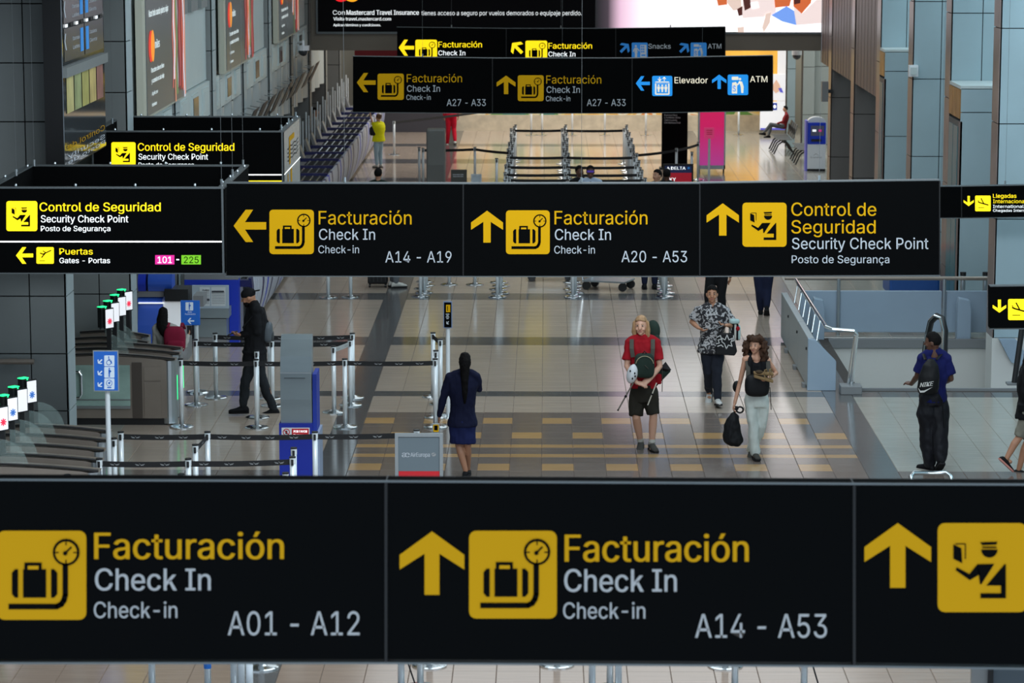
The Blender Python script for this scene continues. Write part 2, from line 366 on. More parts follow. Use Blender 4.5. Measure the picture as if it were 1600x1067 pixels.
# ------------------------------------------------------------------ pillars and walls
XL, XR = -6.17, 7.17
def panels(parent, x0s, zs, y0, face_m, th=.04):
    """clad a front face (facing -Y) with separate panels: x0s, zs = joint positions"""
    for i in range(len(x0s) - 1):
        for j in range(len(zs) - 1):
            b = MB(); b.box(x0s[i] + .008, x0s[i + 1] - .008, y0 - th, y0, zs[j] + .008, zs[j + 1] - .008, face_m); b.build('panel', parent)
LY = [36.7, 42.45, 48.0, 53.4, 58.9, 64.4, 69.9, 75.3, 80.8, 86.3]
LZ = [0, .056, .806, 1.556, 2.306, 3.056, 3.806, 4.553, 5.302, 6.052, 6.8]
for i, yy in enumerate(LY):
    r_ = root('pillar', (0, 0, 0), 'structure')
    top = 6.8 if i == 0 else 9.6
    zs = LZ if i == 0 else [z - .03 for z in LZ[1:]] + [7.52, 8.27, 9.02, 9.6]; zs[0] = 0
    fm = M_pierL if i < 2 else M_pierF if i < 6 else mat('far_pier_grey', rgb(112, 114, 112), rough=.5)
    core = MB(); core.box(-9.5 if i < 2 else -8.2, XL - .03, yy + .0, yy + .52, 0, top, M_joint); core.build('core', r_)
    panels(r_, ([-9.3, -8.4, -7.55, -6.65, XL] if i < 2 else [-8.2, -7.5, -6.65, XL]), zs, yy, fm, .04)
    for a, b_ in zip(zs[:-1], zs[1:]):
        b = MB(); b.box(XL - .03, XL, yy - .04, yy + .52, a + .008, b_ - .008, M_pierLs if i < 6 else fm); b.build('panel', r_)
RY = [45.84, 51.4, 56.7, 62.2, 67.4, 72.8]
RZ = [0, .78, 2.28, 3.80, 5.31, 6.8, 8.3, 9.6]
for i, yy in enumerate(RY):
    r_ = root('pillar', (0, 0, 0), 'structure')
    z0_ = .36 if i == 0 else 0; RZ[0] = z0_
    core = MB(); core.box(XR + .03, 9.4, yy, yy + .6, z0_, 9.6, M_joint); core.build('core', r_)
    fm = M_pierR if i < 4 else M_pierF if i < 0 else (M_brown if i > 3 else M_pierR)
    if i > 3: fm = mat('dark_taupe_cladding', rgb(104, 100, 98), rough=.5)
    panels(r_, [XR, XR + .56, XR + 1.4, 9.4], RZ, yy, fm)
    for a, b_ in zip(RZ[:-1], RZ[1:]):
        b = MB(); b.box(XR, XR + .03, yy - .04, yy + .6, a + .008, b_ - .008, M_retR); b.build('panel', r_)
# wall planes behind the pillars
b = MB(); b.box(-9.6, -9.4, 24, 50, 0, 6.8, M_pierL); b.box(-8.4, -8.2, 48, 95, 0, 9.6, M_pierF); tag(b.build('wall_left'), kind='structure')
b = MB(); b.box(9.4, 9.6, 24, 75, 0, 9.6, M_pierR); tag(b.build('wall_right'), kind='structure')
# upper bays on the left: white infill, band of small windows, ribbed apron
M_win = mat('dim_window_glass', rgb(70, 78, 82), rough=.15)
M_wave = mat('pale_wavy_panel', rgb(172, 180, 180), rough=.4)
for i in range(1, 8):
    y0, y1 = LY[i] + .55, LY[i + 1] - .06
    r_ = root('bay_infill', (0, 0, 0), 'structure')
    b = MB(); b.box(XL - .35, XL - .12, y0, y1, 4.0, 9.6, M_white); b.build('upper_panel', r_)
    b = MB(); b.box(XL - .2, XL - .06, y0, y1, 3.35, 3.98, M_white); b.build('window_band', r_)
    n = 3
    for k in range(n):
        yc = y0 + (k + .5) * (y1 - y0) / n
        b = MB(); b.box(XL - .06, XL - .03, yc - .45, yc + .45, 3.42, 3.9, M_white); f = b.build('window_frame', r_)
        b = MB(); b.box(XL - .03, XL - .02, yc - .36, yc + .36, 3.48, 3.84, M_win if k % 2 else M_white); b.build('pane', f)
    b = MB(); nn = 24; pts = []
    for k in range(nn + 1):
        t = k / nn; pts.append((XL - .15 + .10 * math.cos(t * 6 * math.pi), y0 + (y1 - y0) * t))
    vs = [(x, yq, z) for z in (2.1, 3.33) for x, yq in pts]
    b.add(vs, [(k, k + 1, nn + 2 + k, nn + 1 + k) for k in range(nn)], M_wave); b.build('wavy_apron', r_, smooth=True)
# taller slots in the white upper panels
for i in (2, 4):
    for k in range(3):
        b = MB(); yc = LY[i] + 1.2 + k * 1.5; b.box(XL - .12, XL - .05, yc, yc + .9, 5.35, 9, M_pierF)
        tag(b.build('trim_%d' % (i * 3 + k)), kind='structure')
# right upper infill and portals
b = MB()
for k in range(40):
    ya = 62.85 + k * (75.9 - 62.85) / 40; yb = ya + .27
    b.box(XR + .02 + (.008 if k % 2 else 0), XR + .3, ya, yb + .06, 3.0, 9.6, M_brown)
tag(b.build('wall_right_ribbed'), kind='structure')
def portal(ya, yb, name_i):
    r_ = root('portal', (0, 0, 0), 'structure')
    b = MB(); b.box(XR + .03, 9.3, ya + .03, yb - .05, 0, 4.06, M_joint); b.build('core', r_)
    panels(r_, [XR, XR + 1.1, 9.3], [0, .78, 2.28, 3.66, 4.08], ya + .03, M_pierR, .03)
    b = MB(); b.box(XR, 9.3, ya, yb - .05, 4.06, 4.12, M_white); b.build('cap_slab', r_)
    n = 3
    for k in range(n):
        d = (yb - .05 - ya) / n; b = MB(); b.box(XR - .01, XR + .03, ya + k * d + .01, ya + (k + 1) * d - .01, 3.55, 4.05, M_warmrefl); b.build('fascia_panel', r_)
    M_dg = mat('teal_door_glass', rgb(84, 122, 128), rough=.3, spec=.5)
    b = MB(); b.box(XR - .005, XR + .03, ya + .12, yb - .1, .05, 3.5, M_alu); f = b.build('door_frame', r_)
    for k in range(2):
        d = (yb - ya - .3) / 2; b = MB(); b.box(XR - .02, XR, ya + .16 + k * d, ya + .10 + (k + 1) * d, .1, 3.4, M_dg); b.build('pane', f)
    b = MB(); b.box(XR - .01, XR + .04, ya, ya + .1, 0, 3.5, M_brown); b.build('jamb', r_)
portal(49.97, 51.4, 1); portal(61.3, 62.2, 2)
# far end: beam, side walls, mural wall
b = MB(); b.box(-8.2, 9.4, 75.95, 76.9, 3.28, 9.6, M_beam); tag(b.build('beam'), kind='structure')
b = MB(); b.box(-8.2, 12, 91.4, 91.7, 0, 7.5, wallmat('far_wall', (160, 160, 150))); tag(b.build('wall_far'), kind='structure')
b = MB(); b.box(-9.6, 9.6, 14, 95, 9.95, 10.2, wallmat('ceiling_board', (150, 152, 150))); tag(b.build('ceiling'), kind='structure')
b = MB(); b.box(-12, -5.2, 16, 42.2, 6.8, 7.0, M_pierL); tag(b.build('ceiling_shade_slab'), kind='structure')  # unseen slab added to darken the left side below it
# light side wall beyond the beam on the right
r_ = root('pillar', (0, 0, 0), 'structure')
b = MB(); b.box(9.3, 9.5, 77, 91.4, 0, 7.5, M_white); b.build('side_panel', r_)
for xa, xb, ya in ((7.02, 7.27, 84.2), (7.55, 7.9, 85.0), (7.9, 9.3, 85.3)):
    b = MB(); b.box(xa, xb, ya + .02, ya + .5, 0, 7.4, M_joint); b.build('core', r_)
    panels(r_, [xa, xb], [0, .9, 2.3, 3.8, 5.3, 7.4], ya, M_pierR if xa < 7.5 else M_white)
# ------------------------------------------------------------------ hanging signs
def face(Y, off=.004):               # drawing surface at depth Y: photo grid -> point of the plane, layers step towards the viewer
    def mp(x, y, lay=0):
        p = P(x, y, Y); p.y -= off * lay; return p
    return mp
def slab(mb, Y, q, depth, mt, top=None):
    """panel from four corners (xl,ytl),(xr,ytr),(xr,ybr),(xl,ybl) on plane Y, given real depth"""
    pts = [P(x, y, Y) for x, y in q]
    mb.quadbox(pts, (0, depth, 0), mt)
def wire(parent, org, x, y, z, z1=9.95):
    b = MB(org); b.tube([(x, y, z), (x, y, z1)], .0022, mat('wire_grey', rgb(90, 94, 96), rough=.6), 5); b.tube([(x, y, z - .01), (x, y, z + .07)], .016, M_steel, 6); b.build('wire', parent)
def hanging_sign(label, Y, pans, draws, wires=True, h_wire=True, depth=.12, name='hanging_sign', group=None):
    cx = sum(p[0] + p[1] for p in pans) / len(pans) / 2
    org = P(cx, pans[0][4], Y); t = thing(name, org, label, 'sign', group)
    for (xl, xr, tl, tr, bl, br), dr in zip(pans, draws):
        b = MB(org); g = .5
        slab(b, Y, [(xl + g, tl), (xr - g, tr), (xr - g, br), (xl + g, bl)], depth, M_black)
        pn = b.build('sign_panel', t)
        b = MB(org); a1, a2, a3, a4 = [P(x, y, Y + depth * .5) for x, y in ((xl, tl), (xr, tr), (xr, br), (xl, bl))]
        for p, q in ((a1, a2), (a4, a3)):
            dz = .012 if p is a1 else -.012
            b.quadbox([p + Vector((0, -.065, 0)), q + Vector((0, -.065, 0)), q + Vector((0, -.065, dz)), p + Vector((0, -.065, dz))], (0, .13, 0), M_alu)
        for p, q in ((a2, a3),):
            b.quadbox([p + Vector((-.008, -.066, 0)), p + Vector((.008, -.066, 0)), q + Vector((.008, -.066, 0)), q + Vector((-.008, -.066, 0))], (0, .13, 0), M_blackm)
        b.build('edge_trim', pn)
        mp = face(Y)
        for nm, fn in flat(dr):
            b = MB(org); fn(b, mp); b.build(nm, pn)
        if wires:
            for f in (.5,):
                q = P(xl + (xr - xl) * f, tl + (tr - tl) * f, Y + depth * .5); wire(t, org, q.x, q.y, q.z)
    return t
def TX(s, x0, x1, yb, cap, m, bold=.006): return ('lettering', lambda b, mp: d_text(b, mp, s, x0, x1, yb, cap, m, 1, bold))
def LT(*items):
    return ('lettering', [lambda b, mp, it=it: d_text(b, mp, it[0], it[1], it[2], it[3], it[4], it[5], 1, it[6]) for it in items])
def flat(dr): return [(nm, g) for nm, fn in dr for g in (fn if isinstance(fn, list) else [fn])]
def IC(kind, x, y, s, col, ink=None, sy=None): return ('pictogram', lambda b, mp: icon(b, mp, kind, x, y, s, col, ink or M_black, sy))
def AR(d, x, y, wd, ht, m): return ('arrow', lambda b, mp: arrow(b, mp, d, x, y, wd, ht, m))

hanging_sign('largest black hanging sign in the foreground, reading A01 - A12 and A14 - A53', 16.3,
  [(-125, 604, 747, 750, 1030, 1030), (604, 1333, 750, 754, 1030, 1035), (1333, 2062, 754, 757, 1035, 1045)],
  [[AR('left', -118, 832, 100, 100, M_yeD), IC('bag', -4, 829, 139, M_yeD), LT(('Facturación', 148, 443, 873, 41, M_yeD, .012), ('Check In', 149, 329, 922, 34, M_gtD, .008), ('Check-in', 147, 277, 965, 25, M_gtD, .004), ('A01 - A12', 356, 562, 992, 37, M_gtD, .0))],
   [AR('up', 624.5, 830, 101, 99, M_yeD), IC('bag', 733, 829, 137, M_yeD), LT(('Facturación', 883, 1169, 877, 42, M_yeD, .012), ('Check In', 882, 1057, 924, 35, M_gtD, .008), ('Check-in', 880, 1008, 966, 25, M_gtD, .004), ('A14 - A53', 1086, 1292, 996, 37, M_gtD, .0))],
   [AR('up', 1350.6, 817, 104, 101, M_yeD), IC('officer', 1465, 817, 139, M_yeD), LT(('Control de', 1622, 1880, 855, 41, M_yeD, .012), ('Seguridad', 1622, 1880, 910, 41, M_yeD, .012))]], wires=False)
hanging_sign('middle black hanging sign reading A14 - A19, A20 - A53 and Security Check Point', 32.7,
  [(353.5, 724, 286, 287, 429.5, 430), (724, 1093, 287, 286.5, 430, 430), (1093, 1467, 286, 281.5, 430, 428.5)],
  [[AR('left', 365, 327.5, 51, 50.5, M_yel), IC('bag', 421, 327.5, 69.5, M_yel), LT(('Facturación', 498, 643, 350.5, 21, M_yel, .004), ('Check In', 498.5, 586, 374.5, 17, M_gtx, .004), ('Check-in', 497.5, 561, 395.5, 12, M_gtx, .002), ('A14 - A19', 602, 705.5, 410, 17.5, M_gtx, -.004))],
   [AR('up', 736, 329, 50, 50, M_yel), IC('bag', 790.5, 328.5, 68.5, M_yel), LT(('Facturación', 866.5, 1011.5, 350.5, 21, M_yel, .004), ('Check In', 867, 954.5, 374.8, 17, M_gtx, .004), ('Check-in', 866, 929.5, 396, 12, M_gtx, .002), ('A20 - A53', 971, 1073.5, 409.5, 17.5, M_gtx, -.004))],
   [AR('up', 1104, 317.5, 50.5, 50.5, M_yel), IC('officer', 1160, 316.5, 69, M_yel), LT(('Control de', 1236.5, 1369, 337, 20.5, M_yel, .004), ('Seguridad', 1236.5, 1368, 364.5, 20.5, M_yel, .004), ('Security Check Point', 1237.5, 1450.5, 389, 17.5, M_gtx, .002), ('Posto de Segurança', 1237, 1389.5, 411, 12, M_gtx, .002))]])
hanging_sign('black hanging sign reading A27 - A33 twice, with blue lift and cash machine symbols', 57.2,
  [(551, 769.5, 88, 91, 174.5, 176.5), (769.5, 987.5, 91, 91, 176.5, 176), (987.5, 1207, 91, 87, 176, 172.5)],
  [[AR('left', 557.5, 114, 29.5, 30, M_yel), IC('bag', 590, 115, 41, M_yel), LT(('Facturación', 635.5, 722, 128.5, 12.5, M_yel, .0), ('Check In', 636, 687.5, 143.3, 10, M_gtx, .0), ('Check-in', 635, 673, 156, 8, M_gtx, .0), ('A27 - A33', 698, 759, 165.5, 10.5, M_gtx, -.004))],
   [AR('up', 776, 118, 29.5, 29, M_yel), IC('bag', 809, 117.5, 40.5, M_yel), LT(('Facturación', 853.5, 939.5, 130.5, 12.5, M_yel, .0), ('Check In', 854, 906, 145, 10, M_gtx, .0), ('Check-in', 853, 891, 158, 8, M_gtx, .0), ('A27 - A33', 917, 977.5, 165.5, 10.5, M_gtx, -.004))],
   [AR('left', 993.5, 119, 22, 22.5, M_blu), IC('lift', 1019, 118.5, 31.5, M_blu, M_crm), LT(('Elevador', 1054, 1106, 130, 9.5, M_crm, .004)), AR('up', 1112.5, 116.5, 22.5, 22.5, M_blu), IC('cash', 1137, 116.5, 32, M_blu, M_crm), LT(('ATM', 1172, 1199, 128.3, 9.5, M_crm, .004))]])
hanging_sign('farthest black hanging sign with lit yellow arrows and a snacks symbol', 71,
  [(620, 791, 42.5, 44.5, 109, 110), (791, 962, 44.5, 44.5, 110, 110), (962, 1133, 44.5, 42, 110, 109)],
  [[AR('left', 623, 62, 24, 25, M_yelL), IC('bag', 649, 62, 34, M_yelL), LT(('Facturación', 685, 753, 74, 9, M_yelL, .012), ('Check In', 685, 727, 86.5, 7.6, M_wtx, .012), ('Check-in', 685, 717, 97, 6, M_wtx, .01))],
   [AR('upleft', 797, 64, 22, 22, M_yelL), IC('bag', 821, 63.5, 34, M_yelL), LT(('Facturación', 857, 925, 76, 9, M_yelL, .012), ('Check In', 857, 899, 88.3, 7.6, M_wtx, .012), ('Check-in', 857, 889, 98.5, 6, M_wtx, .01))],
   [AR('upright', 967, 66, 18, 18, M_bluD), IC('snack', 987, 66.5, 25, M_bluD, M_gtx), LT(('Snacks', 1013, 1048, 76, 7.6, M_gtx, .0)), AR('upright', 1060, 66, 18, 18, M_bluD), IC('cash', 1079, 66.5, 25, M_bluD, M_gtx), LT(('ATM', 1106, 1127, 76, 7.6, M_gtx, .0))]])
hanging_sign('smaller arrivals sign reading Llegadas Internacionales on the right wall', 44.4,
  [(1440, 1501.5, 291.5, 291, 339.5, 339.5), (1501.5, 1640, 291, 288.5, 339.5, 337.5)],
  [[], [AR('down', 1505.5, 306, 16, 16, M_yelL), IC('arrive', 1523.5, 305.5, 24.5, M_yelL), LT(('Llegadas', 1551.5, 1588, 309, 6.2, M_yelL, .008), ('Internacionales', 1551.5, 1612, 317.3, 5.8, M_yelL, .0), ('International Arrivals', 1551.5, 1630, 324.8, 4.8, M_wtx, .0), ('Chegadas Internacionais', 1551.5, 1626, 330.8, 4, M_wtx, .004))]], name='hanging_sign')
hanging_sign('black sign with yellow down arrow and landing plane, cut by right edge of photo', 34.2,
  [(1545.5, 1700, 447, 445, 512, 511)],
  [[AR('down', 1551, 468, 21, 20.5, M_yelL), IC('arrive', 1575, 467, 33, M_yelL), LT(('Llegadas', 1614, 1664, 475, 8.5, M_yelL, .008), ('Internacionales', 1614, 1690, 486, 8.2, M_yelL, .008), ('International Arrivals', 1614, 1696, 496, 7, M_wtx, .008))]])

# --- square four-sided signs on the left
M_boxin = mat('sign_box_inner', rgb(12, 12, 13), rough=.7, spec=.2); M_boxside = mat('glare_sign_side', rgb(150, 158, 158), rough=.25, spec=.6)  # side grey paints the wash of light at a grazing angle
def box_sign(label, Y, xl, xr, yt, yb, draws, side_draw=None):
    a, b_, c_ = P(xl, yt, Y), P(xr, yt, Y), P(xr, yb, Y); W = b_.x - a.x; D = W; z1, z0 = a.z, c_.z
    org = Vector(((a.x + b_.x) / 2, Y + D / 2, z0)); t = thing('box_sign', org, label, 'sign')
    th = .07; x0, x1 = a.x, b_.x
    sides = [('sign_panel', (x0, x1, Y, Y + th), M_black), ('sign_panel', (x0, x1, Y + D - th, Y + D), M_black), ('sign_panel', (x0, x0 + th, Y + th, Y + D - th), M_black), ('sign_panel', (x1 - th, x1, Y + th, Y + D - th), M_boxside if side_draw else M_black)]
    out = []
    for nm, (xa, xb, ya, yb2), m_ in sides:
        m = MB(org); m.box(xa, xb, ya, yb2, z0, z1, m_); pn = m.build(nm, t); out.append(pn)
        m = MB(org); m.box(xa - .006, xb + .006, ya - .006, yb2 + .006, z1, z1 + .018, M_alu); m.box(xa - .006, xb + .006, ya - .006, yb2 + .006, z0 - .012, z0, M_alu)
        if xb - xa > 1:
            for xx in (x0 + .02, x1 - .02): m.box(xx - .012, xx + .012, ya - .008, ya, z0, z1, M_alu)
        m.build('edge_trim', pn)
        for k in range(4):
            m = MB(org); f = (k + .5) / 4; q = (xa + (xb - xa) * f, ya + (yb2 - ya) * f); m.ell((q[0], q[1], z1 + .035), .016, .016, .022, M_steel, 8, 6); m.build('clasp', pn)
    m = MB(org); mp = face(Y)
    for nm, fn in flat(draws):
        m = MB(org); fn(m, mp); m.build(nm, out[0])
    if side_draw:
        def ms(u, v, lay=0): return Vector((x1 + .004 * lay, Y + u * D, z1 - v * (z1 - z0)))
        for nm, fn in side_draw: m = MB(org); fn(m, ms); m.build(nm, out[3])
    for xx in (x0 + .1, x1 - .05):
        for yy in (Y + .2, Y + D * .5, Y + D - .15): wire(t, org, xx, yy, z1 + .02, 6.8 if xx < -5.2 and yy < 42 else 9.95)
    return t
def bar(x0, y0, x1, y1, m): return ('divider_line', lambda b, mp: d_rect(b, mp, x0, y0, x1, y1, m))
def code(b, mp):
    d_rect(b, mp, 242.5, 398.5, 272.5, 413, M_pink, 1); d_rect(b, mp, 283.5, 398.5, 314, 413, M_green, 1)
    d_text(b, mp, '101', 246.5, 268.5, 410.8, 10, M_wtx, 2, .01); d_text(b, mp, '225', 287.5, 310.5, 410.8, 10, M_black, 2, .0); d_rect(b, mp, 275.5, 404.5, 280, 406.5, M_wtx, 1)
side = [('lettering', lambda b, ms: [d_rect(b, ms, .0, .62, 1, .635, M_white_lit)]),
        ('lettering', lambda b, ms: [d_rect(b, ms, .3, .14, .38, .56, M_yeD), d_rect(b, ms, .38, .14, .62, .22, M_yeD), d_rect(b, ms, .38, .64, .46, .95, M_yeD), d_rect(b, ms, .2, .68, .24, .95, M_yeD)] +
            [d_line(b, ms, [(.2 + .06 * k, .30 + j * .06 + .015 * math.sin(k * 1.6)) for k in range(12)], .014, M_boxin) for j in range(4)])]
box_sign('nearer square hanging sign reading Control de Seguridad and Puertas 101 - 225', 32.75, -22, 350, 294.5, 426.5,
  [IC('officer', 10, 314, 48.5, M_yelL, None, 47), LT(('Control de Seguridad', 62, 251, 330, 13.6, M_yelL, .012), ('Security Check Point', 64, 200.5, 347.3, 11, M_wtx, .010), ('Posto de Segurança', 64, 172.5, 361, 8.2, M_wtx, .01)),
   bar(-22, 376.3, 348, 378.6, M_white_lit), AR('left', 25, 386, 27, 26, M_yelL), IC('depart', 57, 386, 27.3, M_yelL, None, 26), LT(('Puertas', 93, 145, 397.5, 9.6, M_yelL, .01), ('Gates - Portas', 93, 172, 411, 8.2, M_wtx, .01)), ('gate_numbers', code)])
box_sign('farther square hanging sign reading Control de Seguridad with glare-washed side panel', 40.4, 142, 443, 206.5, 312,
  [IC('officer', 174, 222, 38, M_yelL, None, 37), LT(('Control de Seguridad', 215.5, 366, 235.5, 12, M_yelL, .012), ('Security Check Point', 216.5, 325, 249.3, 9.2, M_wtx, .010), ('Posto de Segurança', 216.5, 303, 260.5, 6.6, M_wtx, .01)),
   bar(142, 272, 442, 274, M_white_lit), LT(('Puertas', 238, 280, 289, 8, M_yelL, .01), ('Gates - Portas', 238, 300, 300, 6.5, M_wtx, .01)), bar(388, 282, 442, 284, M_yelL)], side)

# --- large screen on the beam
def rampmat(name, stops, axis, lo, hi, emit, rough=.5, dist=0.0):
    m = bpy.data.materials.new(name); m.use_nodes = True; nt = m.node_tree; b = nt.nodes['Principled BSDF']; L = nt.links.new
    geo = nt.nodes.new('ShaderNodeNewGeometry'); sp = nt.nodes.new('ShaderNodeSeparateXYZ'); L(geo.outputs['Position'], sp.inputs[0])
    mr = nt.nodes.new('ShaderNodeMapRange'); mr.inputs['From Min'].default_value = lo; mr.inputs['From Max'].default_value = hi; L(sp.outputs[axis], mr.inputs['Value'])
    cr = nt.nodes.new('ShaderNodeValToRGB'); src = mr.outputs[0]
    if dist:
        nz = nt.nodes.new('ShaderNodeTexNoise'); nz.inputs['Scale'].default_value = 1.3; L(geo.outputs['Position'], nz.inputs['Vector'])
        ad = nt.nodes.new('ShaderNodeMath'); ad.operation = 'MULTIPLY_ADD'; L(nz.outputs['Fac'], ad.inputs[0]); ad.inputs[1].default_value = dist; L(src, ad.inputs[2]); src = ad.outputs[0]
    L(src, cr.inputs[0]); e = cr.color_ramp.elements
    for i, (p_, c) in enumerate(stops):
        el = e[i] if i < 2 else e.new(p_)
        el.position = p_; el.color = (*rgb(*c), 1)
    L(cr.outputs[0], b.inputs['Base Color']); L(cr.outputs[0], b.inputs['Emission Color']); b.inputs['Emission Strength'].default_value = emit; b.inputs['Roughness'].default_value = rough
    return m
SY = 75.85
org = P(893, 50, SY); t = thing('advert_screen', org, 'huge landscape advert screen above the far passage, insurance text beside photo of people', 'screen')
def scr_mp(x, y, lay=0): p = P(x, y, SY); p.y -= .004 * lay; return p
a, c_ = P(497, 49.5, SY), P(1290, 49.5, SY); Ht = 4.3
b = MB(org); b.box(a.x - .05, c_.x + .05, SY, SY + .1, a.z - .06, a.z + Ht, M_alu); b.build('frame', t)
xm = P(1000, 49, SY).x
M_scrL = mat('screen_black', rgb(9, 9, 11), rough=.7, spec=.05, emit=.3)
M_scrR = rampmat('screen_blush', [(0, (12, 13, 16)), (.08, (60, 50, 58)), (.16, (205, 170, 190)), (.34, (245, 232, 240)), (.6, (255, 255, 255)), (1, (255, 250, 250))], 0, P(930, 40, SY).x, P(1180, 40, SY).x, 1.25)
b = MB(org); b.box(a.x, P(930, 40, SY).x, SY - .01, SY, a.z, a.z + Ht - .06, M_scrL); b.box(P(930, 40, SY).x, c_.x, SY - .01, SY, a.z, a.z + Ht - .06, M_scrR); dsp = b.build('display', t)
E1 = lambda n, c, e=1.0: mat(n, rgb(*c), emit=e, rough=.5)
for it in (('Con', 520, 539, 23, 7, .0), ('Mastercard Travel Insurance', 541.5, 654.5, 23.2, 7.4, .02), ('tienes acceso a seguro por vuelos demorados o equipaje perdido.', 658.5, 909, 23.8, 7, .0),
    ('Visita travel.mastercard.com', 521, 611, 32, 5.2, .02), ('Aplican términos y condiciones.', 521, 595, 41, 4, .02)):
    b = MB(org); d_text(b, scr_mp, it[0], it[1], it[2], it[3], it[4], M_wtx, 3, it[5]); b.build('lettering', dsp)
b = MB(org); d_disc(b, scr_mp, 533, -9, 13, 12, E1('red_disc', (225, 20, 30)), 3); d_disc(b, scr_mp, 550, -9, 13, 12, E1('amber_disc', (245, 160, 20)), 4); b.build('emblem', dsp)
S = lambda pts: [(920 + x / 4.21, y / 4.21) for x, y in pts]
skin_ = E1('photo_tan', (196, 96, 50)); lt = E1('photo_cream', (226, 208, 205)); blu = E1('photo_blue', (110, 150, 225)); dk = E1('photo_dark', (70, 30, 25)); wh = E1('photo_white', (250, 246, 248)); bei = E1('photo_beige', (214, 190, 178))
b = MB(org)
for pts, m_, l in (([(830, -60), (905, -60), (910, 30), (850, 38)], skin_, 3), ([(905, -200), (1000, -200), (1005, 60), (950, 70), (910, 20)], bei, 3), ([(975, 60), (1010, 40), (1010, 100), (985, 105)], dk, 4),
    ([(1010, -200), (1240, -200), (1230, 100), (1150, 110), (1010, 120)], lt, 3), ([(1060, 20), (1110, 10), (1120, 50), (1075, 60)], wh, 5), ([(1010, -30), (1060, -30), (1065, 50), (1025, 70)], dk, 5),
    ([(1215, -60), (1345, -60), (1320, 40), (1225, 50)], skin_, 6), ([(1160, 130), (1010, 130), (980, 212), (1555, 212), (1555, 100), (1360, 150)], wh, 3), ([(1200, 100), (1300, 40), (1350, 70), (1365, 165), (1270, 140)], blu, 7),
    ([(1345, -200), (1500, -200), (1460, 20), (1400, 90), (1345, 40)], skin_, 6), ([(1345, 40), (1400, 90), (1555, -60), (1555, 150), (1365, 165)], lt, 7), ([(1345, -200), (1410, -200), (1390, 20), (1350, 30)], dk, 7),
    ([(1165, 90), (1200, 80), (1190, 150), (1150, 212), (1140, 180)], bei, 8), ([(975, 180), (1020, 175), (1020, 212), (980, 212)], bei, 8)):
    d_poly(b, scr_mp, S(pts), m_, l)
b.build('photo_print', dsp)

# --- adverts on the left upper wall
def wall_ad(i, ya, yb, label, full=True):
    x = XL + .06; z0, z1 = 4.02, 5.92; org = Vector((x, (ya + yb) / 2, z0)); t = thing('wall_advert', org, label, 'advert')
    b = MB(org); b.box(XL - .06, x - .012, ya - .32, yb, z0 - .02, z1, mat('cream_frame', rgb(188, 186, 170), rough=.6)); b.build('frame', t)
    def mp(u, v, lay=0): return Vector((x + .004 * lay, ya + u * (yb - ya), z1 - v * (z1 - z0)))
    M_ad = mat('advert_slate', rgb(84, 92, 94), rough=.3, emit=.25, spec=.5)
    b = MB(org); b.box(x - .012, x, ya, yb, z0 + .02, z1 - .02, M_ad); pr = b.build('display', t)
    M_t = mat('advert_text', rgb(205, 212, 212), emit=.5)
    b = MB(org)
    d_text(b, mp, 'Hacer todo cuando quieres viajar', .06, .56, .20, .055, M_t, 2, .02)
    d_text(b, mp, 'miles', .2, .32, .47, .07, M_t, 2, .02); d_text(b, mp, 'Descubre cómo en línea', .1, .42, .655, .04, M_t, 2, .02); d_text(b, mp, 'y acumula en cada viaje', .1, .42, .74, .04, M_t, 2, .02)
    d_text(b, mp, 'Aplican', .1, .25, .84, .03, M_t, 2, .02); d_text(b, mp, 'términos', .1, .22, .93, .03, M_t, 2, .02); b.build('lettering', pr)
    b = MB(org); d_disc(b, mp, .1, .44, .055, .13, mat('advert_red', rgb(225, 60, 40), emit=.5), 2); d_disc(b, mp, .14, .44, .045, .13, mat('advert_orange', rgb(250, 150, 40), emit=.5), 3); b.build('emblem', pr)
    b = MB(org); cs = [(205, 110, 95), (120, 60, 60), (235, 225, 235), (190, 90, 90), (230, 150, 120), (150, 60, 50), (120, 140, 90), (215, 100, 60), (180, 170, 175)]
    rnd = random.Random(i + 3); u = .66
    for k in range(13):
        w_ = .02 + .02 * rnd.random(); v0 = 0 if k % 3 else .05 * rnd.random(); v1 = 1 - .35 * rnd.random() * (1 - k / 13)
        c = cs[(k * 2 + i) % len(cs)]; pts = []
        L_ = [(u + .012 * math.sin(j * 1.3 + k), v0 + (v1 - v0) * j / 8) for j in range(9)]
        for (ua, va), (ub, vb) in zip(L_[:-1], L_[1:]): d_poly(b, mp, [(ua, va), (min(ua + w_ * 1.25, 1), va), (min(ub + w_ * 1.25, 1), vb), (ub, vb)], mat('advert_strip_%d' % ((k * 2 + i) % len(cs)), rgb(*c), emit=.35), 2 + (k % 4))
        u += w_ * .9
    b.build('photo_print', pr)
wall_ad(0, 44.1, 48.7, 'nearest wall advert on the left, slate with orange disc and red streaked photo')
wall_ad(1, 55.2, 60.2, 'second wall advert on the left, its orange disc near the top edge of the photo')
wall_ad(2, 66.2, 71.3, 'third and smallest wall advert on the left, beside the white dome camera')
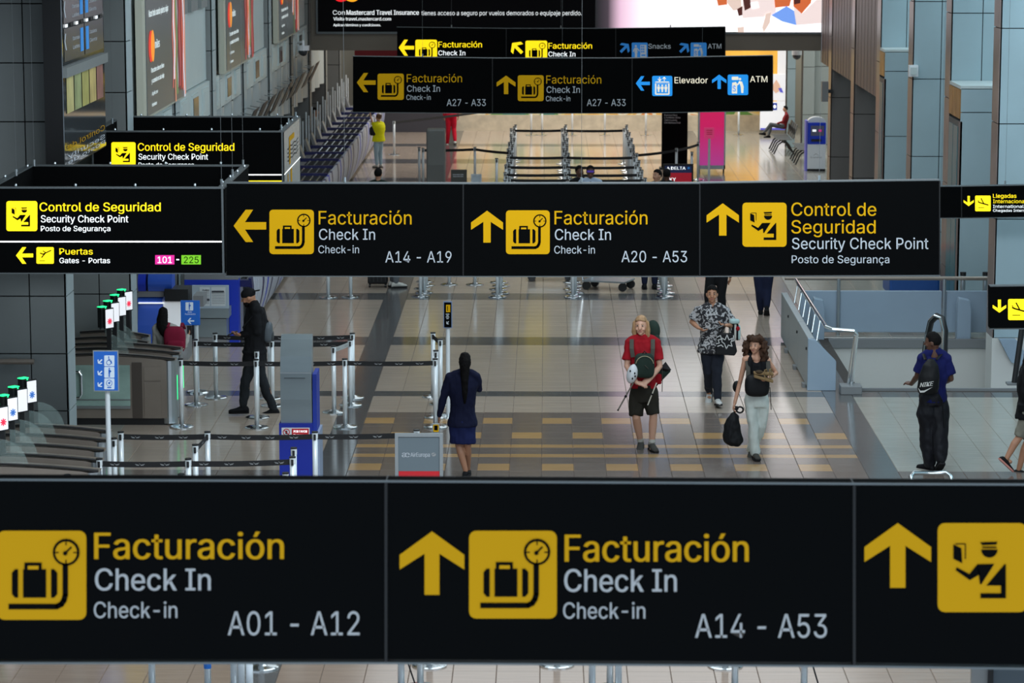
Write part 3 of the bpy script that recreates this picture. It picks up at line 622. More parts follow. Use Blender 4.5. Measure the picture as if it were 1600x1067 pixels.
# glossy display box in the first bay
x = XL + .14; ya, yb = 35.95, 39.35; z0, z1 = 4.0, 6.75; org = Vector((x, 37.5, z0)); t = thing('display_box', org, 'tall black-edged glossy display box on the left with blue restroom tiles', 'display')
b = MB(org); b.box(x - .24, x - .01, ya, yb + .05, z0, z1, M_blackm); b.build('housing', t)
M_gl = mat('glossy_grey_glass', rgb(96, 102, 106), rough=.08, metal=.55)
b = MB(org); b.box(x - .01, x, ya + .0, yb, z0 + .02, z1 - .02, M_gl); dg = b.build('display', t)
def dmp(u, v, lay=0): return Vector((x + .004 * lay, ya + u * (yb - ya), P(96, v, ya).z if False else 7.5 - (7.5 - P(97, v, ya).z)))
b = MB(org); gt = mat('grey_tile_print', rgb(74, 80, 84), rough=.2); lt_ = M_gtx; bb = mat('blue_bar_print', rgb(40, 120, 190), emit=.4)
for va, vb in ((-80, 38), (46, 98)):
    d_rect(b, dmp, .03, va, .49, vb, gt, 2); d_rect(b, dmp, .51, va, .97, vb, gt, 2)
    if vb == 38: va = -5
    d_rect(b, dmp, .40, va + 6, .47, vb - 8, bb, 3); d_rect(b, dmp, .53, va + 6, .60, vb - 8, bb, 3)
    for k, (s, s2) in enumerate((('Damas', 'Caballeros'), ('Ladies', 'Gents'))):
        d_text(b, dmp, s, .22, .38, va + 22 + k * 14, 6, lt_, 3, 0); d_text(b, dmp, s2, .62, .80, va + 20 + k * 14, 6, lt_, 3, 0)
    d_line(b, dmp, [(.06, va + 8), (.04, va + 20), (.07, va + 34)], .02, lt_, 3)
for k in range(8): d_rect(b, dmp, .05 + k * .12, 39.5, .11 + k * .12, 44.5, M_wtx if k % 2 == 0 else M_blackm, 3)
b.build('restroom_print', dg)
b = MB(org)
for k, c in enumerate(((190, 180, 120), (150, 160, 110), (178, 172, 96), (200, 178, 110), (150, 100, 90))):
    d_rect(b, dmp, .06 + k * .18, 122, .22 + k * .18, 180, mat('mural_reflection_strip_%d' % k, rgb(*c), rough=.4, noise=.25, nscale=(3, 3, 3)), 2)
b.build('mural_reflection', dg)  # colour strips paint a mural's reflection in the glass
b = MB(org); b.box(x, x + .05, ya, yb, P(97, 122, ya).z, P(97, 106, ya).z, M_pierL); b.build('ledge', t)
b = MB(org)
def rm(u, v, lay=0): return dmp(1 - u, v, lay)
d_text(b, rm, 'Control de', .05, .95, 236, 9, M_yeD, 3, 0); d_text(b, rm, 'Security', .05, .95, 250, 7, M_gtx, 3, 0); d_text(b, rm, 'Posto de', .05, .95, 259, 6, M_gtx, 3, 0); b.build('reflected_lettering', dg)  # reversed text paints the reflection of the box sign
# ------------------------------------------------------------------ queue barriers
M_post = mat('barrier_aluminium', rgb(228, 236, 240), rough=.3, metal=.15); M_belt = mat('black_webbing', rgb(20, 21, 24), rough=.8)
M_bemb = mat('belt_emblem_print', rgb(140, 144, 146), rough=.8); M_cap = mat('black_plastic', rgb(24, 25, 27), rough=.45)
PH = .98
b = MB(); b.tube([(0, 0, .02), (0, 0, PH - .05)], .033, M_post, 14); ME_post = b.mesh('post', True)
b = MB(); b.tube([(0, 0, 0), (0, 0, .012), (0, 0, .02), (0, 0, .03), (0, 0, .045)], [.172, .172, .15, .07, .036], M_chrome, 24); ME_base = b.mesh('base', False)
b = MB(); b.tube([(0, 0, PH - .085), (0, 0, PH - .016)], .037, M_post, 12); b.tube([(0, 0, PH - .016), (0, 0, PH)], .039, M_cap, 12); b.box(-.014, .014, -.045, -.03, PH - .10, PH - .03, M_cap); ME_head = b.mesh('head')
def stanchion(pos, label, group=None):
    t = thing('queue_post', (pos[0], pos[1], 0), label, 'barrier post', group)
    for nm, me in (('post', ME_post), ('base', ME_base), ('head', ME_head)):
        o = bpy.data.objects.new(nm, me); C.objects.link(o); o.parent = t
    return t
def belt(t, a, b_, m=None, emb=True):
    """retractable belt from the head of post t at a to b_"""
    m = m or M_belt; ox, oy = a[0], a[1]; dx, dy = b_[0] - ox, b_[1] - oy; L = math.hypot(dx, dy); n = 8
    ux, uy = dx / L, dy / L; mb = MB(); z = PH - .065; h = .033
    pts = []
    for k in range(n + 1):
        f = k / n; pts.append((ux * L * f, uy * L * f, z - .018 * 4 * f * (1 - f) * min(1, L / 2)))
    vs = []; nx, ny = -uy * .002, ux * .002
    for p in pts:
        for s, q in ((-1, -h), (-1, h), (1, h), (1, -h)): vs.append((p[0] + nx * s, p[1] + ny * s, p[2] + q))
    fs = [(k * 4 + j, k * 4 + (j + 1) % 4, k * 4 + 4 + (j + 1) % 4, k * 4 + 4 + j) for k in range(n) for j in range(4)] + [(0, 1, 2, 3), (n * 4 + 3, n * 4 + 2, n * 4 + 1, n * 4)]
    mb.add(vs, fs, m); bl = mb.build('belt', t)
    if emb and L > .5:
        sg = -1 if (-ux) * 1 < 0 or True else 1
        mb = MB(); d = .18
        oy_ = -.0045 if abs(ux) > abs(uy) else 0; ox_ = .0045 if abs(ux) <= abs(uy) else 0
        while d < L - .1:
            f = d / L; zz = z - .018 * 4 * f * (1 - f) * min(1, L / 2)
            for (da, za), (db, zb) in (((-.055, .006), (-.01, -.006)), ((-.045, -.006), (-.01, -.010)), ((.055, .006), (.01, -.006)), ((.045, -.006), (.01, -.010)), ((-.008, .012), (.012, -.004))):
                q = [(d + da, zz + za + .003), (d + db, zz + zb + .003), (d + db, zz + zb - .003), (d + da, zz + za - .003)]
                mb.poly([(ux * s + ox_ , uy * s + oy_, zq) for s, zq in q], M_bemb)
            d += .29
        if mb.f: e = mb.build('emblem_print', bl); e['kind'] = 'stuff'
def T(x, y): return G(x, y, PH)            # by the top of the post
def B(x, y): return G(x, y, 0)
grpA = [(282, 560, 'by the gate cabinet, under the maroon backpack woman'), (305, 530, 'second in the row just left of the aisle mouth'), (336, 520, 'beside the white board of the first desk'),
        (401, 547, 'in front of the man in the black cap, topped by his waist'), (400, 561, 'hiding directly behind the nearer post by the man in the black cap'), (421, 521, 'behind the trailing foot of the man in the black cap'),
        (424.5, 531, 'just right of the capped man trailing leg'), (521, 540, 'right of the grey kiosk with a pale slanted belt'), (538.6, 560, 'right of the kiosk carrying the lowest middle belt'),
        (547, 530, 'third of the cluster right of the kiosk'), (550.5, 520, 'farthest of the cluster right of the kiosk'), (676.5, 519, 'farthest of the cluster left of the navy dress woman'),
        (688, 529, 'closest of its cluster to the slim black totem sign'), (681, 547, 'inner post of the cluster left of the navy dress woman'), (680, 560, 'nearest of the cluster left of the navy dress woman')]
SA = {}
for x, y, l in grpA:
    p = T(x, y); SA[(x, y)] = (stanchion(p, 'aluminium queue post ' + l, 'queue posts around the security lane'), p)
def cn(S, a, b_, m=None): belt(S[a][0], S[a][1], S[b_][1], m)
k = list(SA)
cn(SA, k[0], k[4]); cn(SA, k[4], k[8]); cn(SA, k[8], k[14]); cn(SA, k[1], k[6]); cn(SA, k[6], k[9]); cn(SA, k[2], k[5]); cn(SA, k[5], k[10])
cn(SA, k[7], k[9], mat('pale_webbing', rgb(170, 175, 175), rough=.8)); cn(SA, k[11], k[12])
grpB = [(188.5, 674, 'left of the belts, behind the blue access sign post'), (324, 674, 'at the joint of the upper front belt below the green glow'), (492, 674, 'right in front of the blue kiosk base'), (651, 671, 'peeping over the grey airline notice stand'),
        (178, 684, 'just left of the access sign row, belt free'), (155, 716, 'nearest on the left carrying the lower front belt'), (294, 716, 'in the middle of the lower front belt'), (305, 694, 'joined by a short slanting belt'),
        (457, 713, 'at the right end of the lower front belt'), (459, 699, 'tall pair mate before the blue kiosk'), (446, 738, 'barely showing above the big sign before the kiosk'), (283, 740, 'barely showing above the big sign, left of the middle'), (105, 741, 'barely showing above the big sign by the gates')]
SB = {}
for x, y, l in grpB:
    p = T(x, y); SB[(x, y)] = (stanchion(p, 'aluminium queue post ' + l, 'queue posts in front of the gates'), p)
k = list(SB)
cn(SB, k[0], k[1]); cn(SB, k[1], k[2]); cn(SB, k[2], k[3]); cn(SB, k[5], k[6]); cn(SB, k[6], k[8]); cn(SB, k[7], k[1]); cn(SB, k[11], k[10])
NTH = ['first', 'second', 'third', 'fourth', 'fifth', 'sixth', 'seventh', 'eighth', 'ninth', 'tenth', 'eleventh', 'twelfth', 'thirteenth', 'fourteenth', 'fifteenth', 'sixteenth', 'seventeenth', 'eighteenth', 'nineteenth', 'twentieth'] + ['twenty-' + s for s in ('first', 'second', 'third', 'fourth', 'fifth', 'sixth', 'seventh', 'eighth', 'ninth')]
# rows of posts pushed close together in the middle of the hall
rowsC = []
for (x, y, l) in ((657, 463, 'first row from the left'), (777, 464, 'second row, centre left'), (895, 464, 'third row, centre right'), (1038, 464, 'fourth row, by the dark trousers')):
    p = B(x, y); rowsC.append(p)
    for j in range(5):
        stanchion((p.x + .05 * (j % 2), p.y + .5 * j), 'queue post packed in the %s, %s from its near end' % (l, ('first', 'second', 'third', 'fourth', 'fifth')[j]), 'queue posts packed in the %s' % l)
for x, y, l in ((513, 464.5, 'standing alone left of the suitcase'), (548, 464, 'next to the black suitcase, left side'), (702, 445, 'first of two with cone bases under the middle sign'), (742, 445, 'second of two with cone bases under the middle sign')):
    stanchion(B(x, y), 'single aluminium queue post ' + l)
far = {}
for ri, l in ((1, 'left'), (2, 'middle'), (3, 'right')):
    p = rowsC[ri]; y = 64.2; lst = []
    while y < 80.5: lst.append((stanchion((p.x + .06 * math.sin(y * 3), y), 'slim queue post in the far hall, %s row, %s from its near end' % (l, NTH[len(lst)]), 'far %s row of queue posts' % l), Vector((p.x, y, 0)))); y += .62
    far[ri] = lst
for i, (a, b_) in enumerate(((1, 2), (2, 3))):
    for j in (2, 4, 7, 11, 24): belt(far[a][j][0], far[a][j][1], far[b_][j][1], emb=False)
pts = [(616, 242, 'beside the yellow shirt woman'), (830, 211, 'left of a close pair by the mural'), (847, 211, 'right of a close pair by the mural'), (894, 211, 'before the ochre part of the mural'), (945, 211, 'centre of the mural wall'), (1009, 211, 'near the black totem by the mural'), (1154, 211, 'before the teal part of the mural')]
fs_ = [(stanchion(B(x, y), 'far queue post ' + l), B(x, y)) for x, y, l in pts]
for i in range(len(fs_) - 2): belt(fs_[i][0], fs_[i][1], fs_[i + 1][1], emb=False)
pts = [(655, 230, 'left of a close pair before the grey cabinet'), (661, 231, 'right of a close pair before the grey cabinet'), (682, 237, 'in front of the grey cabinet with black head'), (742, 229.5, 'above the small white notice'), (776, 247, 'left of the long far row'), (1057, 231, 'showing in front of the black totem'), (1081, 237, 'right beside the airline priority notice'), (1091, 222, 'just left of the pink banner')]
gs_ = [(stanchion(T(x, y), 'queue post ' + l), T(x, y)) for x, y, l in pts]
belt(gs_[1][0], gs_[1][1], gs_[3][1], emb=False); belt(gs_[3][0], gs_[3][1], far[1][13][1], emb=False); belt(gs_[5][0], gs_[5][1], far[3][12][1], emb=False); belt(gs_[7][0], gs_[7][1], gs_[5][1], emb=False)
for x, y, l in ((238, 1086, 'leftmost under the largest sign'), (325, 1084, 'with a blue tag under the largest sign'), (366, 1090, 'first of four close together'), (378, 1116, 'second of four close together'), (391, 1143, 'third of four close together'), (408, 1043, 'fourth of four, its disc base showing'),
                (627, 1085, 'with dangling strap left of the base pair'), (657, 1075, 'left one of the pair with the disc behind'), (671, 1040, 'with disc base at the centre left'), (870, 1039, 'whose disc base shows at the centre'), (925, 1100, 'thin single right of the centre disc'),
                (953, 1076, 'left one of the close centre pair'), (966, 1100, 'right one of the close centre pair'), (1133, 1041, 'with disc base at the right'), (1148, 1080, 'standing before the right disc base'), (1256, 1086, 'rightmost under the largest sign')):
    t = stanchion(B(x, y), 'queue post ' + l + ', bottom edge of the photo', 'queue posts under the largest sign')
    if x == 325:
        b = MB(); b.tube([(0, 0, .25), (0, 0, .5)], .036, mat('blue_tag', rgb(30, 110, 200)), 10); b.build('tag', t)
    if x in (627, 965, 1256):
        b = MB(); b.tube([(.03, -.03, PH - .05), (.0, -.05, .7), (.03, -.05, .45), (.09, -.05, .25), (.16, -.02, .02)], .008, M_belt, 5); b.build('strap', t)

# ------------------------------------------------------------------ posted signs
def post_sign(label, Y, xl, xr, yt, yb, bg, frame, draws, xpost=None, hpost=True):
    a, c_ = P(xl, yt, Y), P(xr, yb, Y); org = Vector((P(xpost or (xl + xr) / 2, yb, Y).x, Y + .02, 0)); t = thing('posted_sign', org, label, 'sign')
    b = MB(org); b.box(a.x, c_.x, Y, Y + .03, c_.z, a.z, frame); pn = b.build('sign_panel', t)
    m = .012; b = MB(org); b.box(a.x + m, c_.x - m, Y - .006, Y, c_.z + m, a.z - m, bg); fc = b.build('face_print', pn)
    b = MB(org); b.cyl(org.x, org.y + .05, 0, c_.z + .1, .03, M_post, 12); b.build('post', t)
    b = MB(org); b.tube([(org.x, org.y + .05, 0), (org.x, org.y + .05, .02), (org.x, org.y + .05, .04)], [.17, .15, .04], M_chrome, 20); b.build('base', t)
    def mp(x, y, lay=0): p = P(x, y, Y); p.y -= .006 + .003 * lay; return p
    for nm, fn in draws: b = MB(org); fn(b, mp); b.build(nm, fc)
    return t
M_sgb = mat('access_blue', rgb(24, 96, 190), rough=.5, emit=.15); M_fr = mat('silver_frame', rgb(160, 168, 172), rough=.35, metal=.6); M_ltb = mat('pale_blue_print', rgb(206, 220, 235), emit=.15)
def acc(b, mp):
    for i, (y0, kd) in enumerate(((555, 'wheel'), (573, 'adult'), (591, 'face'))):
        icon(b, mp, kd, 163, y0, 16, M_ltb, M_sgb, 17); arrow(b, mp, 'downleft', 152, y0 + 5, 9, 9, M_ltb, 2)
post_sign('blue accessibility sign with three white arrows on a silver post beside the gates', 33.1, 145, 186, 547.5, 611.5, M_sgb, M_fr, [('pictogram', acc)], 166.5)
def tot(b, mp):
    d_rect(b, mp, 697, 476, 703.5, 487.5, M_yel, 1); d_rect(b, mp, 699, 478, 700, 486, M_black, 2)
    for k in range(4): d_rect(b, mp, 696.5 + (k % 2), 490 + k * 2.3, 702 - (k % 2), 491.2 + k * 2.3, M_gtx, 1)
    arrow(b, mp, 'downleft', 697, 501, 5, 6, M_gtx, 1)
post_sign('slim black notice with yellow symbol on a post left of the navy dress woman', 40.6, 692.6, 706.6, 471, 512.5, M_black, mat('blue_grey_frame', rgb(110, 130, 165), rough=.4), [('pictogram', tot)], 699.5)
def yt_(b, mp): d_rect(b, mp, 678.5, 664.5, 684, 672, M_black, 1)
post_sign('small yellow notice behind the grey airline stand', 34.8, 675.5, 687, 662, 676, M_yel, M_fr, [('mark', yt_)], 681)
M_asl = mat('slate_blue_board', rgb(104, 118, 126), rough=.5); M_red = mat('red_print', rgb(205, 32, 44), rough=.5)
def floor_stand(label, Y, xl, xr, yt, draws, bg, frame, legs=True):
    a, c_ = P(xl, yt, Y), P(xr, yt, Y); org = Vector(((a.x + c_.x) / 2, Y, 0)); t = thing('notice_stand', org, label, 'stand')
    b = MB(org); f = .04; z0 = .08 if legs else 0
    for q in ((a.x, a.x + f, z0, a.z), (c_.x - f, c_.x, z0, a.z), (a.x + f, c_.x - f, a.z - f, a.z), (a.x + f, c_.x - f, z0, z0 + f)): b.box(q[0], q[1], Y - .015, Y + .03, q[2], q[3], frame)
    fr = b.build('frame', t); b = MB(org); b.box(a.x + f, c_.x - f, Y, Y + .02, z0 + f, a.z - f, bg); bd = b.build('board', t)
    b = MB(org)
    for s in (a.x + .03, c_.x - .03): b.box(s - .02, s + .02, Y - .2, Y + .22, 0, .03, frame); b.box(s - .02, s + .02, Y - .01, Y + .02, .03, z0 + .001, frame)
    b.build('feet', t)
    def mp(x, y, lay=0): p = P(x, y, Y); p.y -= .003 * lay; return p
    for nm, fn in draws: b = MB(org); fn(b, mp); b.build(nm, bd)
    return t
def ae(b, mp):
    d_text(b, mp, 'æ', 628, 640, 714, 9, M_gtx, 1, .02); d_text(b, mp, 'AirEuropa', 641.5, 671.5, 713.5, 6.5, M_gtx, 1, .02); d_disc(b, mp, 677.5, 710, 3.6, 3, M_gtD, 1); d_line(b, mp, [(674.5, 711), (680, 708)], 1, M_asl, 2)
    d_rect(b, mp, 623, 736, 687, 790, M_red, 1)
floor_stand('grey airline notice stand with red base band beside the navy dress woman', 34.2, 617, 692, 677, [('lettering', ae)], M_asl, M_fr)
def dl(b, mp):
    d_rect(b, mp, 1037, 257, 1082.5, 270, mat('navy_print', rgb(20, 36, 84), emit=.1), 1); d_rect(b, mp, 1037, 270, 1082.5, 330, mat('crimson_print', rgb(200, 16, 46), emit=.1), 1)
    d_poly(b, mp, [(1041, 265), (1044, 260), (1047, 265)], M_wtx, 2); d_text(b, mp, 'DELTA', 1048.5, 1071, 265, 4.6, M_wtx, 2, .02); d_disc(b, mp, 1076, 262.5, 1.8, 1.8, M_bluD, 2)
    d_text(b, mp, 'SKY', 1041, 1056, 283, 5.4, M_wtx, 2, .02); d_text(b, mp, 'PRIORITY', 1041, 1076, 290, 5.4, M_wtx, 2, .02)
floor_stand('navy and red airline priority notice between far queue rows', 66, 1036, 1083.5, 256, [('lettering', dl)], M_asl, M_blackm)
floor_stand('small dark notice board with two lines of text, right of grey cabinet', 66.5, 704.5, 729.5, 265, [('lettering', lambda b, mp: [d_text(b, mp, 'Por favor espere su turno', 707, 724, 273.5, 1.8, M_gtx, 1, .02), d_text(b, mp, 'Please wait in line', 708, 724, 276.5, 1.8, M_gtx, 1, .02)])], mat('dark_board', rgb(66, 66, 62)), mat('dark_board', rgb(66, 66, 62)))
floor_stand('small pale blank notice with steel frame, centre left of the far hall', 66.5, 736, 752.5, 272, [], mat('pale_board', rgb(176, 190, 200)), M_fr)
# pink banner, small pink notice, black totem
Y = 76.6; a, c_ = P(1093.5, 200, Y), P(1131.5, 200, Y); org = Vector(((a.x + c_.x) / 2, Y, 0)); t = thing('banner', org, 'tall pink to magenta banner on wheels at the right of the far hall', 'banner')
b = MB(org); b.box(a.x, c_.x, Y, Y + .25, .2, 2.35, rampmat('pink_fade', [(0, (200, 70, 160)), (.5, (232, 30, 110)), (1, (240, 30, 90))], 2, .2, 2.3, .45)); b.build('panel', t)
b = MB(org); b.box(a.x - .04, a.x, Y - .02, Y + .27, .1, 2.4, M_fr); b.box(c_.x, c_.x + .04, Y - .02, Y + .27, .1, 2.4, M_fr); b.box(a.x - .04, c_.x + .04, Y - .02, Y + .27, .1, .2, M_fr); b.build('frame', t)
for sx in (a.x, c_.x):
    b = MB(org); b.tube([(sx - .02, Y + .1, .05), (sx + .02, Y + .1, .05)], .05, M_cap, 10); b.build('castor', t)
post_sign('small pink notice on a silver post before the tall banner', 73.9, 1100.5, 1116, 199.5, 216.5, mat('pink_notice', rgb(236, 70, 130), emit=.3), mat('pink_notice', rgb(236, 70, 130), emit=.3), [('lettering', lambda b, mp: [d_rect(b, mp, 1104, 203 + k * 3, 1113, 204 + k * 3, M_red, 1) for k in range(3)])], 1108.5)
Y = 77.5; a, c_ = P(1034.5, 200, Y), P(1074.5, 200, Y); org = Vector(((a.x + c_.x) / 2, Y, 0)); t = thing('totem', org, 'black information totem with small white lines of text', 'totem')
b = MB(org); b.box(a.x, c_.x, Y, Y + .3, .05, 2.6, M_black); bd = b.build('body', t); b = MB(org); b.box(a.x - .06, c_.x + .06, Y - .05, Y + .35, 0, .05, M_cap); b.build('base', t)
mp = face(Y); b = MB(org)
for k, s in enumerate(('Business Class', 'LifeMiles Elite', 'Cabin Economy', 'Elite Members Gold')): d_text(b, mp, s, 1038, 1055 + (k % 2) * 5 + 3, 181 + k * 4, 2.6, M_gtD, 1, .01)
b.build('lettering', bd)
# grey cabinet
Y = 68; a, c_ = P(666, 202, Y), P(695, 202, Y); org = Vector(((a.x + c_.x) / 2, Y, 0)); t = thing('cabinet', org, 'plain grey cabinet with rounded top among the far queue posts', 'cabinet')
b = MB(org); b.box(a.x, c_.x, Y, Y + .45, .06, a.z, mat('cabinet_grey', rgb(112, 114, 112), rough=.55)); b.build('body', t, bevel=.04); b = MB(org); b.box(a.x + .02, c_.x - .02, Y + .02, Y + .42, 0, .06, M_cap); b.build('plinth', t)
b = MB(org); b.box(a.x + .03, c_.x - .03, Y - .012, Y, .15, a.z * .55, mat('cabinet_door', rgb(98, 100, 98), rough=.5)); d_ = b.build('door', t); b = MB(org); b.box(c_.x - .1, c_.x - .07, Y - .035, Y - .012, .5, .62, M_steel); b.build('handle', d_)

# ------------------------------------------------------------------ gates
M_brz = mat('bronze_panel', rgb(142, 132, 122), rough=.35, metal=.3, noise=.08, nscale=(2, 2, 2)); M_brzd = mat('bronze_dark', rgb(92, 84, 78), rough=.35, metal=.4)
M_glass = mat('greenish_glass', rgb(190, 215, 210), rough=.04, alpha=.14, spec=.8); M_gdark = mat('tinted_glass_panel', rgb(150, 178, 170), rough=.08, spec=.7, noise=.2, nscale=(2, 2, 3))
M_led = mat('green_led', rgb(40, 255, 140), emit=1.6)
def cabinet(Y, x0, x1, label, front=False, zt=1.0):
    org = Vector(((x0 + x1) / 2, Y + .12, 0)); t = thing('gate_cabinet', org, label, 'gate', 'security gate cabinets'); d = .24
    prof = []; n = 10
    for k in range(n + 1):
        f = k / n; prof.append((x0 + (x1 - x0) * f, zt + .04 * math.sin(f * math.pi * .55) - .16 * max(0, f - .35) ** 1.3))
    b = MB(org)
    pts = [(x0, .1)] + [(x, z - .03) for x, z in prof[:-1]] + [(x1 - .12, prof[-1][1] - .03), (x1 - .12, .1)]
    b.quadbox([(x, Y, z) for x, z in pts], (0, d, 0), M_brz); bd = b.build('body', t)
    b = MB(org); b.tube([(x, Y + d / 2, z - .02) for x, z in prof], [(d / 2, .012)] * (n + 1), M_brz, 8); b.build('top_cover', t)
    for ye in (Y + .0,):
        b = MB(org); b.tube([(x, ye, z) for x, z in prof], .014, M_cap, 6); b.build('top_rail', t)
    b = MB(org); b.box(x0 + .02, x1 - .14, Y + .03, Y + d - .03, 0, .1, M_cap); b.build('plinth', t)
    b = MB(org); b.tube([(x1 - .1, Y + d / 2, .02), (x1 - .1, Y + d / 2, prof[-1][1] - .03)], .115, M_steel, 16); b.build('end_cap', t, smooth=False)
    b = MB(org); b.box(x1 - .35, x1 - .2, Y - .006, Y, .78, .81, M_steel); b.box(x1 + .013, x1 + .018, Y + .11, Y + .13, .35, .7, M_led); b.build('sensor_strip', t)
    # glass paddles above the cabinet
    b = MB(org); cx = x0 + (x1 - x0) * .42
    b.quadbox([(cx, Y + .1, .95)] + [(cx + .32 * math.sin(R(a)) if a <= 90 else cx + .32, Y + .1, .95 + .34 * math.cos(R(a))) for a in range(0, 91, 15)], (0, .012, 0), M_glass); b.build('glass_paddle', t)
    if front:
        w0, w1 = x0 + .03, x0 + (x1 - x0) * .62
        for (a, c_, z0, z1, m_, nm) in ((w0, w1, .28, .86, M_gdark, 'glass_panel'), (w1 + .03, w1 + .17, .1, .9, M_brzd, 'door_panel'), (w1 + .2, x1 - .2, .1, .62, M_brz, 'door_panel'), (w1 + .2, x1 - .2, .64, .84, M_brz, 'door_panel')):
            b = MB(org); b.box(a, c_, Y - .012, Y, z0, z1, m_); b.build(nm, t)
        b = MB(org); b.box(w0, w1, Y - .03, Y, .24, .28, M_steel); b.box(w0, w1, Y - .02, Y, .36, .375, M_steel); b.build('kick_rail', t)
        b = MB(org); b.tube([(w0 + .12, Y - .04, .4), (w0 + .3, Y - .04, .4), (w0 + .33, Y - .04, .45), (w0 + .33, Y - .04, .72), (w0 + .3, Y - .04, .77), (w0 + .12, Y - .04, .77)], .018, M_chrome, 8); b.build('handle', t)
    return t
GY1, GY2 = [], []
words = ('farthest', 'second farthest', 'middle', 'second nearest', 'nearest')
for i, (x, y) in enumerate(((62, 667), (34, 681), (31, 696), (0, 712), (0, 728))):
    q = G(60, y, 1.0); GY1.append(q.y); cabinet(q.y, -6.85 - .05 * i, G(166 - 4 * i, y + 26, .85).x, 'bronze gate cabinet with curved rail, %s in the lower left set' % words[i])
for i, (x, y) in enumerate(((133, 519), (122, 529), (119, 538), (119, 546), (119, 555))):
    q = G(130, y, 1.0); GY2.append(q.y); cabinet(q.y, -6.9, G((236, 234, 286, 284, 277)[i], y + 12, .85).x, 'bronze gate cabinet with curved rail, %s in the set beside the pillar' % words[i], front=(i == 4))
M_scr = mat('gate_screen', rgb(226, 226, 230), emit=.7); M_sred = mat('screen_red', rgb(220, 50, 80), emit=.7); M_sblu = mat('screen_blue', rgb(60, 110, 180), emit=.7)
def gate_screen(px_, py, Y, label, mark, hw=.085, hh=.145):
    c = P(px_, py, Y); org = Vector((c.x, c.y, .98)); t = thing('gate_screen', org, label, 'screen', 'screens on black posts over the gates')
    ang = R(52); ux = Vector((math.cos(ang), math.sin(ang), 0)); nn = Vector((math.sin(ang), -math.cos(ang), 0)); up = Vector((0, 0, 1))
    b = MB(org); b.obox(c, ux * hw, nn * .012, up * hh, M_cap); s_ = b.build('housing', t)
    b = MB(org); b.obox(c + nn * .014, ux * (hw - .012), nn * .002, up * (hh - .014), M_scr); d_ = b.build('display', t)
    b = MB(org)
    if mark: 
        for an in (0, 45, 90, 135): b.obox(c + nn * .019 - up * .04, (ux * math.cos(R(an)) + up * math.sin(R(an))) * .045, nn * .001, (up * math.cos(R(an)) - ux * math.sin(R(an))) * .008, M_sred if mark == 1 else M_sblu)
        b.build('mark', d_)
    b = MB(org); k = c - nn * .06 - ux * .02 + up * .02; b.obox(k - ux * .05, ux * .05, nn * .04, up * (hh + .0), M_cap); b.build('reader_box', t)
    b = MB(org); b.obox(k + up * (hh + .004) - ux * .05, ux * .055, nn * .042, up * .006, M_led); b.obox(k - ux * .02 + up * (hh - .06) + nn * .042, ux * .008, nn * .003, up * .06, M_led); b.build('light_strip', t)
    b = MB(org); b.box(c.x - .035, c.x + .025, Y - .0, Y + .05, .95, c.z - hh, M_cap); b.build('post', t)
for (x, y, Y, l, m_) in ((3.5, 654, GY1[3] + .06, 'nearest and cut by the left edge of photo', 1), (18.5, 639, GY1[2] + .06, 'second of the lower left set', 2), (34, 625.5, GY1[1] + .06, 'third of the lower left set', 0), (48.5, 611.5, GY1[0] + .06, 'farthest of the lower left set', 2)):
    gate_screen(x, y, Y, 'white gate screen with green light, ' + l, m_)
for (x, y, Y, l, m_) in ((170, 497.5, GY2[4] + .06, 'nearest of the set by the grey pillar', 1), (179, 488, GY2[3] + .06, 'second of the set by the grey pillar', 0), (189.5, 478.5, GY2[2] + .06, 'third and widest of the set by the grey pillar', 0), (200, 470, GY2[1] + .06, 'farthest of the set by the grey pillar', 1)):
    gate_screen(x, y, Y, 'white gate screen with green light, ' + l, m_)
# wall rail
b = MB(); q = P(0, 564, 36.55); b.tube([(q.x - .6, 36.5, q.z), (P(53, 564, 36.5).x, 36.5, q.z)], .035, M_brz, 10); b.box(q.x + .1, q.x + .2, 36.5, 36.7, q.z - .02, q.z + .02, M_brz)
tag(b.build('wall_rail'), 'bronze rail fixed across the nearest grey pillar', 'rail')

# ------------------------------------------------------------------ kiosk with steel hood
M_kst = mat('kiosk_steel', rgb(138, 150, 154), rough=.35, metal=.3, noise=.06, nscale=(1, 1, 6)); M_kbl = mat('kiosk_blue', rgb(18, 44, 160), rough=.4)
Y = 35.6; a, c_ = P(437, 527, Y), P(486, 527, Y); x0, x1 = a.x, c_.x; zt = a.z; zb = P(437, 661, Y).z; org = Vector(((x0 + x1) / 2, Y + .3, 0))
t = thing('check_in_kiosk', org, 'self check-in kiosk with curved steel back on a blue base', 'kiosk')
b = MB(org); pr = [(Y + .02, zb), (Y, zb + .3), (Y + .0, zb + .62), (Y + .05, zt - .25), (Y + .16, zt - .05), (Y + .22, zt), (Y + .30, zt), (Y + .26, zb)]
b.quadbox([(x0, yy, zz) for yy, zz in pr], (x1 - x0, 0, 0), M_kst); hd = b.build('hood', t)
b = MB(org); b.box(x0, x1, Y - .01, Y + .0, zt - .46, zt - .44, M_fr); b.box(x0 + .05, x1 - .08, Y - .012, Y, zt - .52, zt - .515, M_cap); b.build('seam', hd)
b = MB(org); b.box(x0 - .02, x1 + .01, Y - .03, Y + .5, .05, zb, M_kbl); bs = b.build('base', t)
b = MB(org)
for k in range(6): b.obox((x1 + .02, Y + .12 + k * .07, zb + .25 - k * .02), (.006, 0, 0), (0, .022, .0), (0, .0, .28), M_kbl if k % 2 else mat('lilac_slat', rgb(150, 150, 210)))
b.box(x1 + .01, x1 + .06, Y + .02, Y + .5, zb - .2, zb + .62, mat('kiosk_side_blue', rgb(30, 60, 170))); b.build('side_fins', t)
